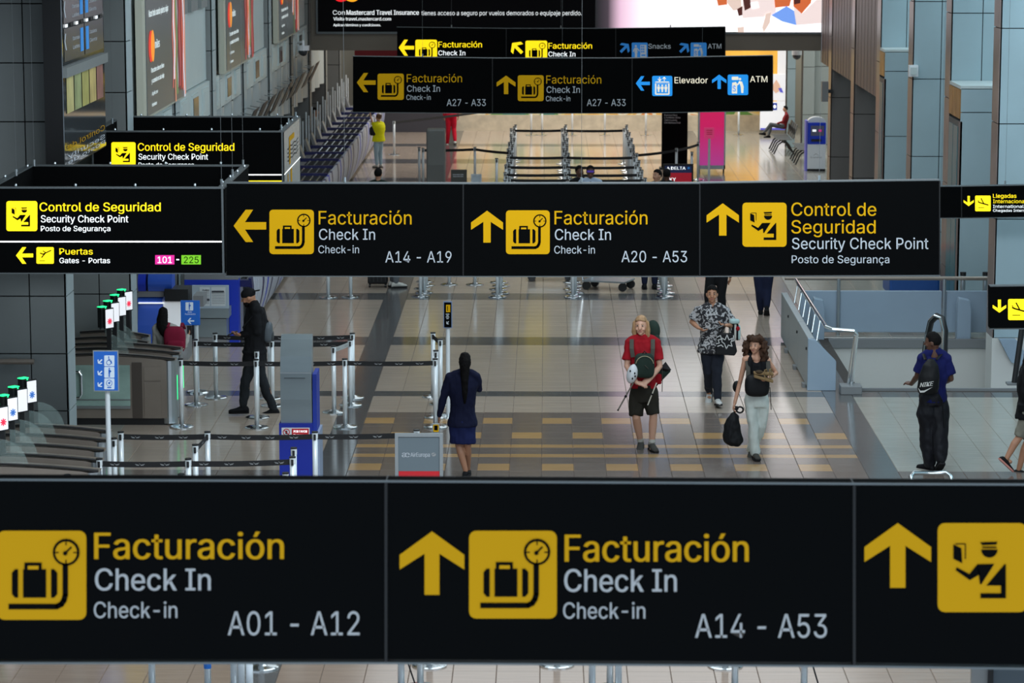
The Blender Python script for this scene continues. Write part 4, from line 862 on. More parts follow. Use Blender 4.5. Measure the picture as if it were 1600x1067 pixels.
b = MB(org); b.box(x1 + .015, x1 + .09, Y + .02, Y + .55, .05, zb - .12, mat('pale_blue_side', rgb(150, 165, 190))); b.build('side_panel', t)
def ks(x, y, lay=0): p = P(x, y, Y - .03); p.y -= .003 * lay; return p
b = MB(org); d_rect(b, ks, 440, 668, 484, 683, mat('white_print', rgb(225, 228, 232)), 1); d_rect(b, ks, 456, 669.5, 482.5, 681.5, M_red, 2); d_text(b, ks, 'POR FAVOR', 459, 480, 675.5, 3.6, M_wtx, 3, .03)
d_disc(b, ks, 447.5, 675, 5.5, 5.5, M_red, 2); d_disc(b, ks, 447.5, 675, 4.2, 4.2, mat('white_print', (1, 1, 1)), 3); d_line(b, ks, [(444, 671.5), (451, 678.5)], 1.2, M_red, 4); d_rect(b, ks, 446, 672.5, 449, 678, M_cap, 3)
d_text(b, ks, 'No apoyarse', 459, 479, 680.3, 2.6, M_wtx, 3, .02); b.build('sticker_print', bs)
b = MB(org); b.box(x0, x1, Y, Y + .48, 0, .05, M_cap); b.build('plinth', t)

# ------------------------------------------------------------------ check-in desks
M_dbl = mat('desk_blue', rgb(24, 56, 190), rough=.4); M_dnv = mat('desk_navy', rgb(18, 24, 84), rough=.4); M_dwh = mat('desk_lilac_white', rgb(186, 192, 206), rough=.4); M_dgr = mat('desk_grey', rgb(132, 134, 136), rough=.45)
def curved_fin(b, y0, y1, x, m, bulge=.22, z1=1.06):
    n = 6; vs = []
    for k in range(n + 1):
        z = .06 + (z1 - .06) * k / n; xx = x + bulge * math.sin(math.pi * .55 * k / n + .25); vs += [(xx, y0, z), (xx, y1, z), (xx - .05, y1, z), (xx - .05, y0, z)]
    fs = [(k * 4 + j, k * 4 + (j + 1) % 4, k * 4 + 4 + (j + 1) % 4, k * 4 + 4 + j) for k in range(n) for j in range(4)] + [(0, 1, 2, 3), (n * 4 + 3, n * 4 + 2, n * 4 + 1, n * 4)]
    b.add(vs, fs, m)
proto = None
def make_desk(loc, var):
    t = thing('check_in_desk', loc, 'check-in desk', 'desk', 'check-in desks along the left wall'); L = 1.8
    b = MB(); b.box(-.95, -.06, .0, L, .06, .92, M_dgr); b.box(-.9, -.1, .05, L - .05, 0, .06, M_cap); b.build('body', t)
    for k in range(6):
        m_ = (M_dnv, M_dwh, M_dwh, M_dbl if var else M_dwh, M_dwh, M_dwh)[k]
        b = MB(); curved_fin(b, k * .3 + .02, k * .3 + .27, -.12, m_); b.build('front_fin', t)
    b = MB(); b.box(-1.0, .06, .0, .16, .92, 1.03, M_dnv); b.build('end_bar', t)
    b = MB(); b.box(-.95, -.02, .14, L, .92, .96, M_dgr); b.build('worktop', t)
    b = MB()
    for k in range(7): b.tube([(-.75, .24 + k * .21, .985), (-.06, .24 + k * .21, .985)], .022, M_cap, 6)
    for xx in (-.68, -.5, -.32, -.16): 
        for k in range(7): b.ell((xx, .24 + k * .21, 1.0), .028, .05, .018, M_chrome, 6, 4)
    b.build('roller_bed', t)['kind'] = 'stuff'
    b = MB(); b.obox((-.98, .7, 1.12), (.03, .0, .02), (0, .22, 0), (-.06, 0, .17), M_dgr); b.build('monitor', t)
    b = MB(); b.tube([(-1.02, .9, .9), (-1.02, .9, 1.95)], .02, M_post, 6); b.build('post', t)
    b = MB(); b.tube([(-1.02, 1.7, .9), (-1.02, 1.7, 1.8)], .02, M_post, 6); b.build('post', t)
    return t
DX = -5.0; protos = [make_desk((DX, 47.6, 0), 0), make_desk((DX, 49.42, 0), 1)]
dl_ = []
y = 51.24; i = 2
while y < 87:
    if not (56.5 < y < 61.5):
        o = copy_tree(protos[i % 2]); o.location = (DX, y, 0); dl_.append(o)
    y += 1.82; i += 1
ords = ('first', 'second', 'third', 'fourth', 'fifth', 'sixth', 'seventh', 'eighth', 'ninth', 'tenth', 'eleventh', 'twelfth', 'thirteenth', 'fourteenth', 'fifteenth', 'sixteenth', 'seventeenth', 'eighteenth', 'nineteenth', 'twentieth', 'twenty-first', 'twenty-second', 'twenty-third')
for i, o in enumerate(protos + dl_): o['label'] = 'check-in desk with curved striped front, %s from the near end of its row' % ords[i]
# overhead slanted displays above the desks
k = 0
for yy in [58.0, 59.9, 61.8, 63.6, 66, 67.8, 69.4, 72, 73.8]:
    org = Vector((XL + .05, yy, 2.75)); t = thing('overhead_display', org, 'slanted dark display bracketed to the left wall, %s from the near end' % ords[k], 'display', 'slanted displays over the desks'); k += 1
    b = MB(org); b.obox((XL + .22, yy, 2.85), (.015, 0, .012), (0, .5, 0), (.12, 0, .26), M_cap); b.build('display', t)
    for s in (-.3, .3): b = MB(org); b.tube([(XL - .02, yy + s, 3.0), (XL + .26, yy + s, 2.95)], .012, M_steel, 6); b.build('bracket', t)

# first bay: blue bag-drop machine, steel board, blue arch
Y = 45.6; org = Vector((-6.45, Y, 0)); t = thing('bag_drop_machine', org, 'blue curved bag-drop machine with grey band between two pillars', 'machine')
def pbox(b, Y, x0, y0, x1, y1, d, m): a, c_ = P(x0, y0, Y), P(x1, y1, Y); b.box(a.x, c_.x, Y, Y + d, c_.z, a.z, m)
M_mbl = mat('machine_blue', rgb(48, 92, 196), rough=.35); 
def curved_panel(parent, org, Y, x0, y0, x1, y1, m, nm, d=.3):
    a, c_ = P(x0, y0, Y), P(x1, y1, Y); b = MB(org); n = 8; pr = []
    for k in range(n + 1): f = k / n; pr.append((Y - .12 * math.sin(f * math.pi * .8), a.z + (c_.z - a.z) * f))
    b.quadbox([(a.x, yy, zz) for yy, zz in pr] + [(a.x, Y + d, c_.z), (a.x, Y + d, a.z)], (c_.x - a.x, 0, 0), m); return b.build(nm, parent)
curved_panel(t, org, Y, 232, 424, 270, 454, M_mbl, 'upper_panel'); curved_panel(t, org, Y, 216.5, 424, 229, 454, M_dbl, 'side_screen')
b = MB(org); pbox(b, Y - .05, 216, 455, 256, 464, .3, M_dgr); b.build('grey_band', t); curved_panel(t, org, Y, 216, 464, 255, 472, M_mbl, 'middle_panel'); curved_panel(t, org, Y, 216, 475, 256, 560, M_mbl, 'lower_panel')
b = MB(org); pbox(b, Y - .14, 216, 472.6, 256, 474.6, .1, M_wtx); b.build('light_line', t)
b = MB(org); pbox(b, Y - .2, 257, 452, 294, 471, .5, M_cap); b.box(P(296, 0, Y).x, P(312, 0, Y).x, Y - .2, Y + .3, P(0, 476, Y).z, P(0, 459, Y).z, M_dgr); b.build('hood', t)
b = MB(org); pbox(b, Y - .1, 255, 472, 284, 560, .3, mat('white_lit_panel', rgb(235, 240, 245), emit=.25)); b.build('white_panel', t)
b = MB(org); b.box(-7.3, -5.75, Y + .05, Y + .6, 0, .5, M_dgr); b.build('body', t)
Y = 46.9; org = Vector((-5.55, Y, 0)); t = thing('steel_counter', org, 'steel end counter with white board holding two notices', 'counter')
b = MB(org); pbox(b, Y, 300, 446, 357.5, 482, .06, mat('pale_board', rgb(176, 190, 200))); bd = b.build('board', t)
b = MB(org); pbox(b, Y - .05, 300, 482, 357.5, 497, .4, M_kst); b.build('shelf', t); b = MB(org); pbox(b, Y, 303, 498, 354, 527, .5, M_kst); a = P(303, 527, Y); b.box(a.x, P(354, 527, Y).x, Y + .02, Y + .5, .0, a.z, M_dgr); b.build('body', t)
mp = face(Y); b = MB(org); sh = mat('paper_sheet', rgb(214, 220, 222)); pr_ = mat('grey_ink', rgb(120, 126, 130))
for (x0, x1) in ((312, 328), (330, 352.5)):
    d_rect(b, mp, x0, 448.5, x1, 478, sh, 1)
    for k in range(8): d_rect(b, mp, x0 + 1.2, 456 + k * 2.5, x1 - 1.2, 456.7 + k * 2.5, pr_, 2)
d_rect(b, mp, 331, 454, 350, 457, mat('dark_ink', rgb(60, 66, 72)), 3); d_text(b, mp, 'Aviso', 316, 327, 454.5, 3, mat('dark_ink', rgb(60, 66, 72)), 3, .02); d_rect(b, mp, 313, 466.5, 327.5, 470, mat('dark_ink', rgb(60, 66, 72)), 3); b.build('notice_print', bd)
Y = 47.3; org = Vector((-5.3, Y, 0)); t = thing('desk_arch', org, 'blue arch framing the steel counter under a grey lintel', 'arch')
b = MB(org); pbox(b, Y, 288, 427, 372, 437, .3, M_dgr); b.build('lintel', t); b = MB(org); pbox(b, Y, 288, 437, 372, 446, .3, M_dbl); b.build('header', t)
b = MB(org); a, c_ = P(357.5, 446, Y), P(372, 446, Y); b.box(a.x, c_.x, Y, Y + .3, 0, a.z, M_dbl); b.build('upright', t); b = MB(org); a, c_ = P(287, 446, Y), P(292, 446, Y); b.box(a.x, c_.x, Y, Y + .3, 0, a.z, M_dbl); b.build('upright', t)
def sg(b, mp):
    icon(b, mp, 'adult', 290, 472, 12, M_ltb, M_sgb, 13); d_text(b, mp, 'Auto', 293.5, 300, 488.5, 2.6, M_ltb, 1, .01); d_text(b, mp, 'Facturación', 289.5, 305.5, 491.8, 2.6, M_ltb, 1, .01); arrow(b, mp, 'left', 293, 496.5, 10.5, 9.5, M_ltb, 1)
post_sign('blue self-service sign with a white left arrow above the belts', 42.6, 282, 312.5, 469.5, 508, M_sgb, M_sgb, [('pictogram', sg)], 306)
# ------------------------------------------------------------------ stairwell and parapets on the right
M_par = mat('blue_grey_parapet', rgb(146, 166, 184), rough=.35, noise=.05, nscale=(1, 1, 1), metal=.1); M_part = mat('grey_parapet', rgb(150, 160, 164), rough=.4); M_ledge = mat('grey_ledge', rgb(120, 124, 126), rough=.45)
M_sw = mat('stairwell_white', rgb(206, 208, 204), rough=.7)
b = MB(); b.box(HX0, 7.62, HY1 - .02, HY1 + .2, -3.4, -.13, M_sw); tag(b.build('wall_stairwell_far'), kind='structure')
b = MB(); b.box(7.78, 11.5, HY1 - .02, HY1 + .2, -3.4, -.13, M_sw); b.box(XR, 9.6, 45.8, 46.44, -3.4, .36, M_sw); b.box(7.62, 7.78, HY1 - .2, HY1 + .2, -3.4, .1, mat('brown_post', rgb(120, 108, 98))); tag(b.build('wall_stairwell_right'), kind='structure')
b = MB(); b.box(HX0 - .1, HX0, HY0, HY1, -3.4, -.36, M_sw); b.box(HX0, 9.6, HY0 - .2, HY0 - .02, -3.4, -.36, M_sw); b.box(HX0 - .1, 11.5, HY0 - .2, HY1 + .2, -3.6, -3.4, M_ledge); tag(b.build('wall_stairwell_side'), kind='structure')
b = MB(); b.box(HX0, HX1, HY1 - .08, HY1, -.13, .02, M_ledge); b.box(HX0, HX1, HY0, HY0 + .06, -.13, .03, M_ledge); tag(b.build('trim_30'), kind='structure')
# far parapet panels with rail
Y = 48.45
def parap(org_x, segs, label, h=.75, rail=None):
    t = thing('parapet', (org_x, Y, 0), label, 'parapet')
    for (xa, xb) in segs:
        b = MB((org_x, Y, 0)); b.box(xa, xb, Y, Y + .08, .04, h, M_par); b.build('panel', t, bevel=.01)
    if rail:
        b = MB((org_x, Y, 0)); b.tube([(rail[0], Y - .02, .97), (rail[1], Y - .02, .97)], .035, M_brz, 10); b.build('handrail', t)
        for x in rail[2]:
            b = MB((org_x, Y, 0)); b.tube([(x, Y - .04, 0), (x, Y - .04, .96)], .03, M_steel, 10); b.build('post', t)
    return t
a = P(1250, 500, Y).x
parap(6.2, [(a, P(1310, 500, Y).x), (P(1312, 500, Y).x, P(1471, 500, Y).x), (P(1478, 500, Y).x, P(1545, 500, Y).x)], 'long blue-grey parapet with a round handrail across the far side of the stairwell', rail=(P(1226, 436, Y).x, P(1552, 436, Y).x, [P(1309, 500, Y).x, P(1474, 500, Y).x, P(1548, 500, Y).x]))
for x0, x1, l in ((1269, 1288, 'left blue-grey rounded end panel before the stairwell parapet'), (1495, 1517, 'right blue-grey rounded end panel before the stairwell parapet')):
    a, c_ = P(x0, 500, HY1 + .1).x, P(x1, 500, HY1 + .1).x; cx = (a + c_) / 2
    t = thing('escalator_end', (cx, HY1 + .15, 0), l, 'panel'); b = MB((cx, HY1 + .15, 0)); y0 = HY1 + .05
    w_ = c_ - a; b.quadbox([(a, y0, -.05), (c_, y0, -.05), (c_, y0, .5), (c_ - w_ * .12, y0, .66), (a + w_ * .12, y0, .70), (a, y0, .6)], (0, .22, 0), M_par); b.build('body', t, bevel=.015)
# left parapet running along the hall
t = thing('parapet', (4.1, 45.3, 0), 'grey side parapet of the stairwell with sloping chrome handrail', 'parapet'); o3 = (4.1, 45.3, 0)
ys = [42.95, 44.6, 46.25, 47.9]
for ya, yb in zip(ys[:-1], ys[1:]):
    b = MB(o3); b.box(3.95, 4.05, ya + .01, yb - .01, .05, .8, M_part); b.build('panel', t, bevel=.008)
    b = MB(o3); b.box(3.93, 3.95, ya + .1, ya + .14, .6, .64, M_cap); b.box(3.90, 3.95, ya + .2, ya + .4, 0, .06, M_ledge); b.build('bracket', t)
b = MB(o3); b.quadbox([(3.95, 42.9, 0), (4.38, 42.9, 0), (4.38, 42.9, .45), (4.06, 42.9, .78), (3.95, 42.9, .8)], (0, .12, 0), M_par); b.build('end_panel', t, bevel=.01)
b = MB(o3); b.tube([(4.2, 48.0, 1.0), (4.2, 44.5, 1.0), (4.22, 42.9, .98), (4.3, 42.7, .97), (4.62, 42.7, .95), (4.66, 42.7, .9), (4.6, 42.75, .12)], .028, M_chrome, 10); b.tube([(4.64, 42.7, .88), (4.56, 42.8, .12)], .028, M_chrome, 10)
for k in range(6): b.tube([(4.12, 43.3 + k * .8, .7), (4.2, 43.3 + k * .8 + .3, 1.0)], .012, M_chrome, 6)
b.build('handrail', t); b = MB(o3); b.box(4.42, 4.74, 42.55, 42.85, 0, .13, M_ledge); b.build('foot_block', t, bevel=.01)
# escalator hoop
t = thing('escalator_handrail', (6.0, 43.6, 0), 'black and chrome arched escalator handrail behind the blue shirt man', 'handrail'); o3 = (6.0, 43.6, 0)
q0 = P(1460, 495, 43.6); q1 = P(1477, 505, 43.6)
b = MB(o3); pts = [(q0.x - .02, 45.2, -.9), (q0.x, 44.4, q0.z - .5), (q0.x, 43.95, q0.z - .12), (q0.x + .05, 43.7, q0.z), (q1.x - .05, 43.6, q0.z - .02), (q1.x, 43.6, q1.z - .12), (q1.x, 43.62, .4), (q1.x, 43.65, .03)]
b.tube(pts, .05, M_cap, 8); b.build('rubber_rail', t, smooth=True); b = MB(o3); b.tube([(p[0] - .035, p[1] - .03, p[2] + .01) for p in pts], .022, M_chrome, 6); b.build('chrome_edge', t)
# slanted strut and glazed slope at the right
p0 = P(1585, 598, 43.5); p1 = P(1597, 513, 43.5); t = thing('strut', (p0.x, 43.5, 0), 'dark leaning strut under the arrivals sign at the right edge', 'strut'); b = MB((p0.x, 43.5, 0)); b.tube([(p0.x, 43.5, .03), (p1.x, 43.5, p1.z), (p1.x + .25, 43.5, p1.z + 1.5)], .045, M_cap, 8); b.build('bar', t); b = MB((p0.x, 43.5, 0)); b.box(p0.x - .12, p0.x + .12, 43.4, 43.6, 0, .03, M_ledge); b.build('foot', t)
t = thing('sloping_ledge', (7.7, 45.6, 0), 'pale blue sloping ledge in the stairwell beside the strut', 'ledge'); b = MB((7.7, 45.6, 0)); b.quadbox([P(1562, 531, 45.6), P(1588, 531, 45.6), P(1608, 560, 45.6), P(1608, 575, 45.6), P(1580, 566, 45.6)], (0, .18, 0), M_par); b.build('slab', t)
# low chrome hoop in front
q = G(1453, 752); t = thing('floor_hoop', q, 'low chrome hoop rail on the floor below the man with the logo backpack', 'rail'); a, c_ = P(1422, 742, q.y).x, P(1484, 742, q.y).x; b = MB(q)
b.tube([(a, q.y - .3, .0), (a, q.y - .1, .08), (a + .05, q.y, .11), (c_ - .05, q.y, .11), (c_, q.y - .1, .08), (c_, q.y - .3, 0)], .03, M_chrome, 10); b.build('rail', t, smooth=True)
b = MB(q); b.box(a - .06, a + .06, q.y - .36, q.y - .24, 0, .02, M_ledge); b.box(c_ - .06, c_ + .06, q.y - .36, q.y - .24, 0, .02, M_ledge); b.build('foot', t)
# bottom right parapet corner
q = G(1540, 1075); t = thing('parapet', q, 'dark-posted grey parapet corner at the bottom right of the photo', 'parapet'); b = MB(q)
b.box(P(1543, 1050, q.y).x, P(1551, 1050, q.y).x, q.y - .05, q.y, 0, .62, M_cap); b.build('post', t); b = MB(q); b.box(P(1551, 1050, q.y).x, P(1551, 1050, q.y).x + 1.2, q.y - .03, q.y + .05, .05, .6, mat('slate_panel', rgb(74, 84, 92), rough=.4)); b.build('panel', t)
b = MB(q); b.box(P(1518, 1050, q.y).x, P(1543, 1050, q.y).x, q.y - .02, q.y + .06, .05, .55, M_ledge); b.build('panel', t)
# cleaning cart beyond the parapet
q = P(1426, 450, 52.5); t = thing('cleaning_cart', (q.x, 52.5, 0), 'blue and black floor cleaning cart with orange bar behind the parapet', 'cart'); o3 = (q.x, 52.5, 0)
M_or = mat('cart_orange', rgb(205, 70, 40), rough=.5); M_cb = mat('cart_blue', rgb(24, 78, 150), rough=.45)
b = MB(o3); b.box(q.x - .46, q.x + .46, 52.2, 53.3, .12, .52, M_cb); b.build('body', t, bevel=.04); b = MB(o3); b.box(q.x - .48, q.x + .48, 52.18, 53.3, .52, .62, M_cap); b.build('bumper', t, bevel=.03)
b = MB(o3); b.tube([(q.x - .5, 52.6, .98), (q.x + .3, 52.6, .98)], .06, M_or, 10); b.build('bar', t); b = MB(o3); b.box(q.x - .35, q.x + .4, 52.5, 53.1, .62, .9, M_dgr); b.build('tank', t, bevel=.04)
for s in (-.36, .36): b = MB(o3); b.tube([(q.x + s - .05, 52.5, .13), (q.x + s + .05, 52.5, .13)], .13, M_cap, 14); b.build('wheel', t)
# luggage trolley shapes and posts by the portal
for x, l in ((1505, 'chrome bollard left of the pair by the right pillars'), (1540, 'chrome bollard right of the pair by the right pillars')):
    q = P(x, 425, 49.3); t = thing('bollard', (q.x, 49.3, 0), l, 'bollard'); b = MB((q.x, 49.3, 0)); b.cyl(q.x, 49.3, 0, q.z - .05, .045, M_steel, 12); b.build('post', t); b = MB((q.x, 49.3, 0)); b.cyl(q.x, 49.3, q.z - .06, q.z, .052, M_cap, 12); b.build('cap', t); b = MB((q.x, 49.3, 0)); b.cyl(q.x, 49.3, 0, .02, .13, M_steel, 16); b.build('base', t)
def trolley(q, label, rz=0, scale=1):
    t = thing('luggage_trolley', q, label, 'trolley', rz=rz)
    b = MB(); b.box(-.3, .3, -.42, .42, .16, .19, M_steel); b.build('deck', t)
    b = MB(); b.tube([(-.27, .42, .15), (-.27, .52, .95), (-.25, .55, 1.02), (.25, .55, 1.02), (.27, .52, .95), (.27, .42, .15)], .018, M_chrome, 8); b.tube([(-.27, .47, .55), (.27, .47, .55)], .014, M_chrome, 6); b.build('frame', t)
    b = MB(); b.tube([(-.2, .55, 1.03), (.2, .55, 1.03)], .026, M_cap, 8); b.build('handle', t)
    for sx, sy in ((-.24, -.36), (.24, -.36), (-.24, .36), (.24, .36)): b = MB(); b.tube([(sx - .03, sy, .08), (sx + .03, sy, .08)], .08, M_cap, 12); b.build('wheel', t)
    return t
q = B(1003, 455); trolley((q.x - .62, q.y + .3, 0), 'steel luggage trolley beside the dark trousered legs under the middle sign', R(70))
q = B(860, 440); trolley((q.x, q.y + .3, 0), 'steel luggage trolley between the second and third packed rows', R(90))
# far: kiosks, seats, posters, mural, cameras
Y = 77.1; a, c_ = P(1261.5, 240, Y).x, P(1290, 240, Y).x; zt = P(1275, 183, Y).z; o3 = ((a + c_) / 2, Y + .2, 0)
t = thing('service_kiosk', o3, 'blue and white service kiosk with arched top at far right', 'kiosk'); M_kw = mat('kiosk_white', rgb(228, 232, 236), rough=.4); kb = mat('kiosk_royal', rgb(20, 60, 200), rough=.35)
b = MB(o3); b.box(a, c_, Y, Y + .4, .06, .72, M_kw); bd = b.build('body', t); b = MB(o3); b.box(a, c_, Y - .02, Y + .38, .72, 1.3, kb); hd = b.build('head', t, bevel=.02)
n = 10; cx = (a + c_) / 2; rr = (c_ - a) / 2
b = MB(o3); b.quadbox([(cx + rr * math.cos(R(180 * k / n)), Y + .05, 1.3 + (zt - 1.3) * math.sin(R(180 * k / n))) for k in range(n + 1)], (0, .3, 0), M_kw); b.build('arch_top', t)
b = MB(o3); b.box(a + .08, c_ - .05, Y - .03, Y - .02, .95, 1.22, mat('kiosk_screen', rgb(60, 64, 84), emit=.4)); sc_ = b.build('display', hd); b = MB(o3); b.box(cx - .12, cx - .02, Y - .034, Y - .03, 1.06, 1.12, M_wtx); b.box(cx + .05, cx + .12, Y - .034, Y - .03, 1.06, 1.12, M_pink); b.box(cx - .15, cx + .12, Y - .06, Y - .02, .8, .86, M_cap); b.build('slot', hd)
b = MB(o3); mp = face(Y - .002); d_text(b, mp, 'Transfer', 1266, 1284, 247, 2.4, M_gtD, 1, .01); d_line(b, mp, [(1271, 243), (1275, 240), (1279, 243)], .6, M_gtD, 1); b.build('lettering', bd)
b = MB(o3); b.box(a, c_, Y + .02, Y + .38, 0, .06, M_cap); b.build('plinth', t); b = MB(o3); b.box(a - .05, a, Y, Y + .4, .0, 1.35, mat('lilac_side', rgb(120, 120, 215))); b.build('side_panel', t)
M_seat = mat('grey_seat', rgb(84, 90, 92), rough=.5, metal=.2)
def seat_row(q, n, label, rz):
    t = thing('seat_row', q, label, 'seats', rz=rz)
    for k in range(n):
        x = k * .56; b = MB(); b.add([(x + .03 + .48 * i / 4, -.22 + .46 * j / 4, .43 + .02 * ((i - 2) ** 2) / 4 + (.01 if j == 0 else 0)) for j in range(5) for i in range(5)], [(j * 5 + i, j * 5 + i + 1, j * 5 + i + 6, j * 5 + i + 5) for j in range(4) for i in range(4)], M_seat); s = b.build('seat', t)
        b = MB(); b.quadbox([(x + .05, .25, .46), (x + .49, .25, .46), (x + .46, .36, .86), (x + .08, .36, .86)], (0, .02, 0), M_seat); b.build('backrest', t)
        b = MB()
        for i in range(3): b.box(x + .12 + i * .12, x + .17 + i * .12, .28, .30, .55, .75, M_cap)
        b.build('slot', t); b = MB(); b.tube([(x + .27, -.28, .02), (x + .27, -.15, .3), (x + .27, 0, .4)], .022, M_cap, 6); b.tube([(x + .27, .3, .02), (x + .27, .15, .3), (x + .27, 0, .4)], .022, M_cap, 6); b.build('leg', t)
    b = MB(); b.box(0, n * .56, -.03, .03, .36, .41, M_cap); b.build('beam', t); return t
q = B(1256, 262); seat_row((q.x + .1, 80.6, 0), 4, 'grey perforated seat row just left of the blue and white kiosk', R(-90))
seat_row((6.75, 83.75, 0), 4, 'grey seat row under the seated person by the blue-grey column', R(-90))
# mural and posters
def muralmat():
    m = bpy.data.materials.new('painted_mural'); m.use_nodes = True; nt = m.node_tree; b = nt.nodes['Principled BSDF']; L = nt.links.new
    geo = nt.nodes.new('ShaderNodeNewGeometry'); mp = nt.nodes.new('ShaderNodeMapping'); mp.inputs['Scale'].default_value = (.8, 1, 1.6); L(geo.outputs['Position'], mp.inputs['Vector'])
    nz = nt.nodes.new('ShaderNodeTexNoise'); nz.inputs['Scale'].default_value = .9; nz.inputs['Detail'].default_value = 1.5; nz.inputs['Distortion'].default_value = .8; L(mp.outputs[0], nz.inputs['Vector'])
    cr = nt.nodes.new('ShaderNodeValToRGB'); cr.color_ramp.interpolation = 'CONSTANT'; L(nz.outputs['Fac'], cr.inputs[0]); e = cr.color_ramp.elements
    cs = [(0, (52, 130, 112)), (.36, (96, 150, 70)), (.42, (214, 206, 170)), (.46, (226, 204, 130)), (.5, (222, 176, 90)), (.55, (226, 222, 200)), (.6, (222, 140, 70)), (.64, (240, 214, 150)), (.7, (90, 84, 100))]
    for i, (p_, c) in enumerate(cs):
        el = e[i] if i < 2 else e.new(p_)
        el.position = p_; el.color = (*rgb(*c), 1)
    L(cr.outputs[0], b.inputs['Base Color']); L(cr.outputs[0], b.inputs['Emission Color']); b.inputs['Emission Strength'].default_value = .04; b.inputs['Roughness'].default_value = .5; return m  # faint emission puts the far hall's brightness into the paint
x0, x1 = P(712, 190, 90).x, P(1187, 190, 90).x; t = thing('mural', ((x0 + x1) / 2, 90, 0), 'long bright painted mural on the far wall behind the queue posts', 'mural'); o3 = ((x0 + x1) / 2, 90, 0)
MM = muralmat(); b = MB(o3); b.box(x0, x1, 90, 90.1, .5, 3.6, MM); b.build('painted_panel', t); b = MB(o3); b.box(x0, x1, 89.96, 90.1, 0, .5, mat('sandy_base', rgb(200, 190, 168), rough=.6, noise=.15)); b.build('base_band', t)
b = MB(); b.box(P(590, 190, 89.5).x, P(700, 190, 89.5).x, 89.4, 90, 0, 4, mat('dark_shopfront', rgb(62, 62, 70), rough=.5)); tag(b.build('wall_far_shopfront'), kind='structure')
t = thing('mural', (7.3, 89, 0), 'yellow and orange mural piece high on the far right wall', 'mural'); o3 = (7.3, 89, 0); a = P(1130, 80, 89); c_ = P(1214, 160, 89); b = MB(o3); b.box(a.x, c_.x, 89, 89.1, c_.z, 3.6, mat('mural_orange', rgb(236, 178, 70), emit=.4, noise=.3, nscale=(1.2, 1, .6))); b.build('painted_panel', t)  # glow added to make this mural piece look brightly lit
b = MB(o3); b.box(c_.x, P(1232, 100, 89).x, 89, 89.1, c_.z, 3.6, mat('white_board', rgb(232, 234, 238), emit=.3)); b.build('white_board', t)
for (x0, y0, x1, y1, l) in ((1188, 116, 1229, 157, 'upper white poster with a waving hand at far right'), (1188, 159, 1229, 203, 'lower white poster with a small blue square at far right')):
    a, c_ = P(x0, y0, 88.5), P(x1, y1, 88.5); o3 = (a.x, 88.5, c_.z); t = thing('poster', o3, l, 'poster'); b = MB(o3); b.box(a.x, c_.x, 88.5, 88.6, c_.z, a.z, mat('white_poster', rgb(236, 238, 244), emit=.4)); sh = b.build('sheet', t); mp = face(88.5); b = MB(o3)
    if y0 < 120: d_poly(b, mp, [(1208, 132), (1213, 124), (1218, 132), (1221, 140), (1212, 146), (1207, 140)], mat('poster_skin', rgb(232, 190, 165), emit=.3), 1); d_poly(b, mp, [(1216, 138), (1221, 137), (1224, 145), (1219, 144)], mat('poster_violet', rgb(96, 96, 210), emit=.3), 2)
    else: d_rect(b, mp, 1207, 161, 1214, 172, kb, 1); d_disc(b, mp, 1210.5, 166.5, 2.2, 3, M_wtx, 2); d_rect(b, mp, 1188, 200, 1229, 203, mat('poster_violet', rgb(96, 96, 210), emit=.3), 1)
    b.build('print', sh)
a, c_ = P(554, 77, 79), P(625, 90, 79); o3 = (a.x, 79, c_.z); t = thing('fascia', (a.x, 79, c_.z - .3), 'dark red fascia board behind the farthest sign', 'fascia'); b = MB((a.x, 79, c_.z - .3)); b.box(a.x, c_.x, 79, 79.1, c_.z - .3, a.z + .2, mat('dark_red_board', rgb(130, 24, 40), rough=.5)); b.build('board', t)
for sx in (a.x + .2, c_.x - .2): b = MB((a.x, 79, c_.z - .3)); b.tube([(sx, 79.05, a.z), (sx, 79.05, 9.95)], .02, M_steel, 6); b.build('hanger', t)
def dome_camera(c, label, white, r=.14, top=None):
    t = thing('dome_camera', c, label, 'camera'); m = M_kw if white else M_cap; c = Vector(c)
    b = MB(c); b.tube([c + Vector((0, 0, .02)), c + Vector((0, 0, .14))], r, M_kw, 14); b.build('housing', t); b = MB(c); b.ell(c, r * .85, r * .85, r * .8, mat('smoked_dome', rgb(60, 64, 68), rough=.1), 14, 8); b.build('dome', t, smooth=True)
    b = MB(c); b.tube([c + Vector((0, 0, .12)), c + Vector((0, 0, .24)), top or (c + Vector((-.4, .1, .3)))], .03, M_kw, 8); b.build('arm', t)
dome_camera(P(474, 80, 71.5), 'white dome camera on a bracket at the left end of the beam', True, .15, P(455, 70, 72.2)); q = P(1245, 87, 80); dome_camera(q, 'black dome camera under the beam at far right', False, .14, Vector((q.x, 76.9, 3.6)))
q = P(1426, 113, 56.6); t = thing('wall_lamp', q, 'small pale wall lamp on a right pillar', 'lamp'); b = MB(q); b.box(q.x - .08, q.x + .1, 56.52, 56.66, q.z - .08, q.z + .14, M_kw); b.build('body', t); b = MB(q); b.box(q.x - .05, q.x + .07, 56.48, 56.52, q.z - .04, q.z + .1, M_white); b.build('lens', t)
q = P(1290, 143, 72.6); t = thing('loudspeaker', q, 'grey slab loudspeaker hung beside the dark far pillar', 'speaker'); b = MB(q); b.box(q.x - .1, q.x + .06, 72.5, 72.7, q.z - .25, q.z + .25, M_dgr); b.build('body', t); b = MB(q); b.box(q.x + .06, XR + .05, 72.6, 72.9, q.z - .04, q.z + .04, M_cap); b.build('bracket', t)
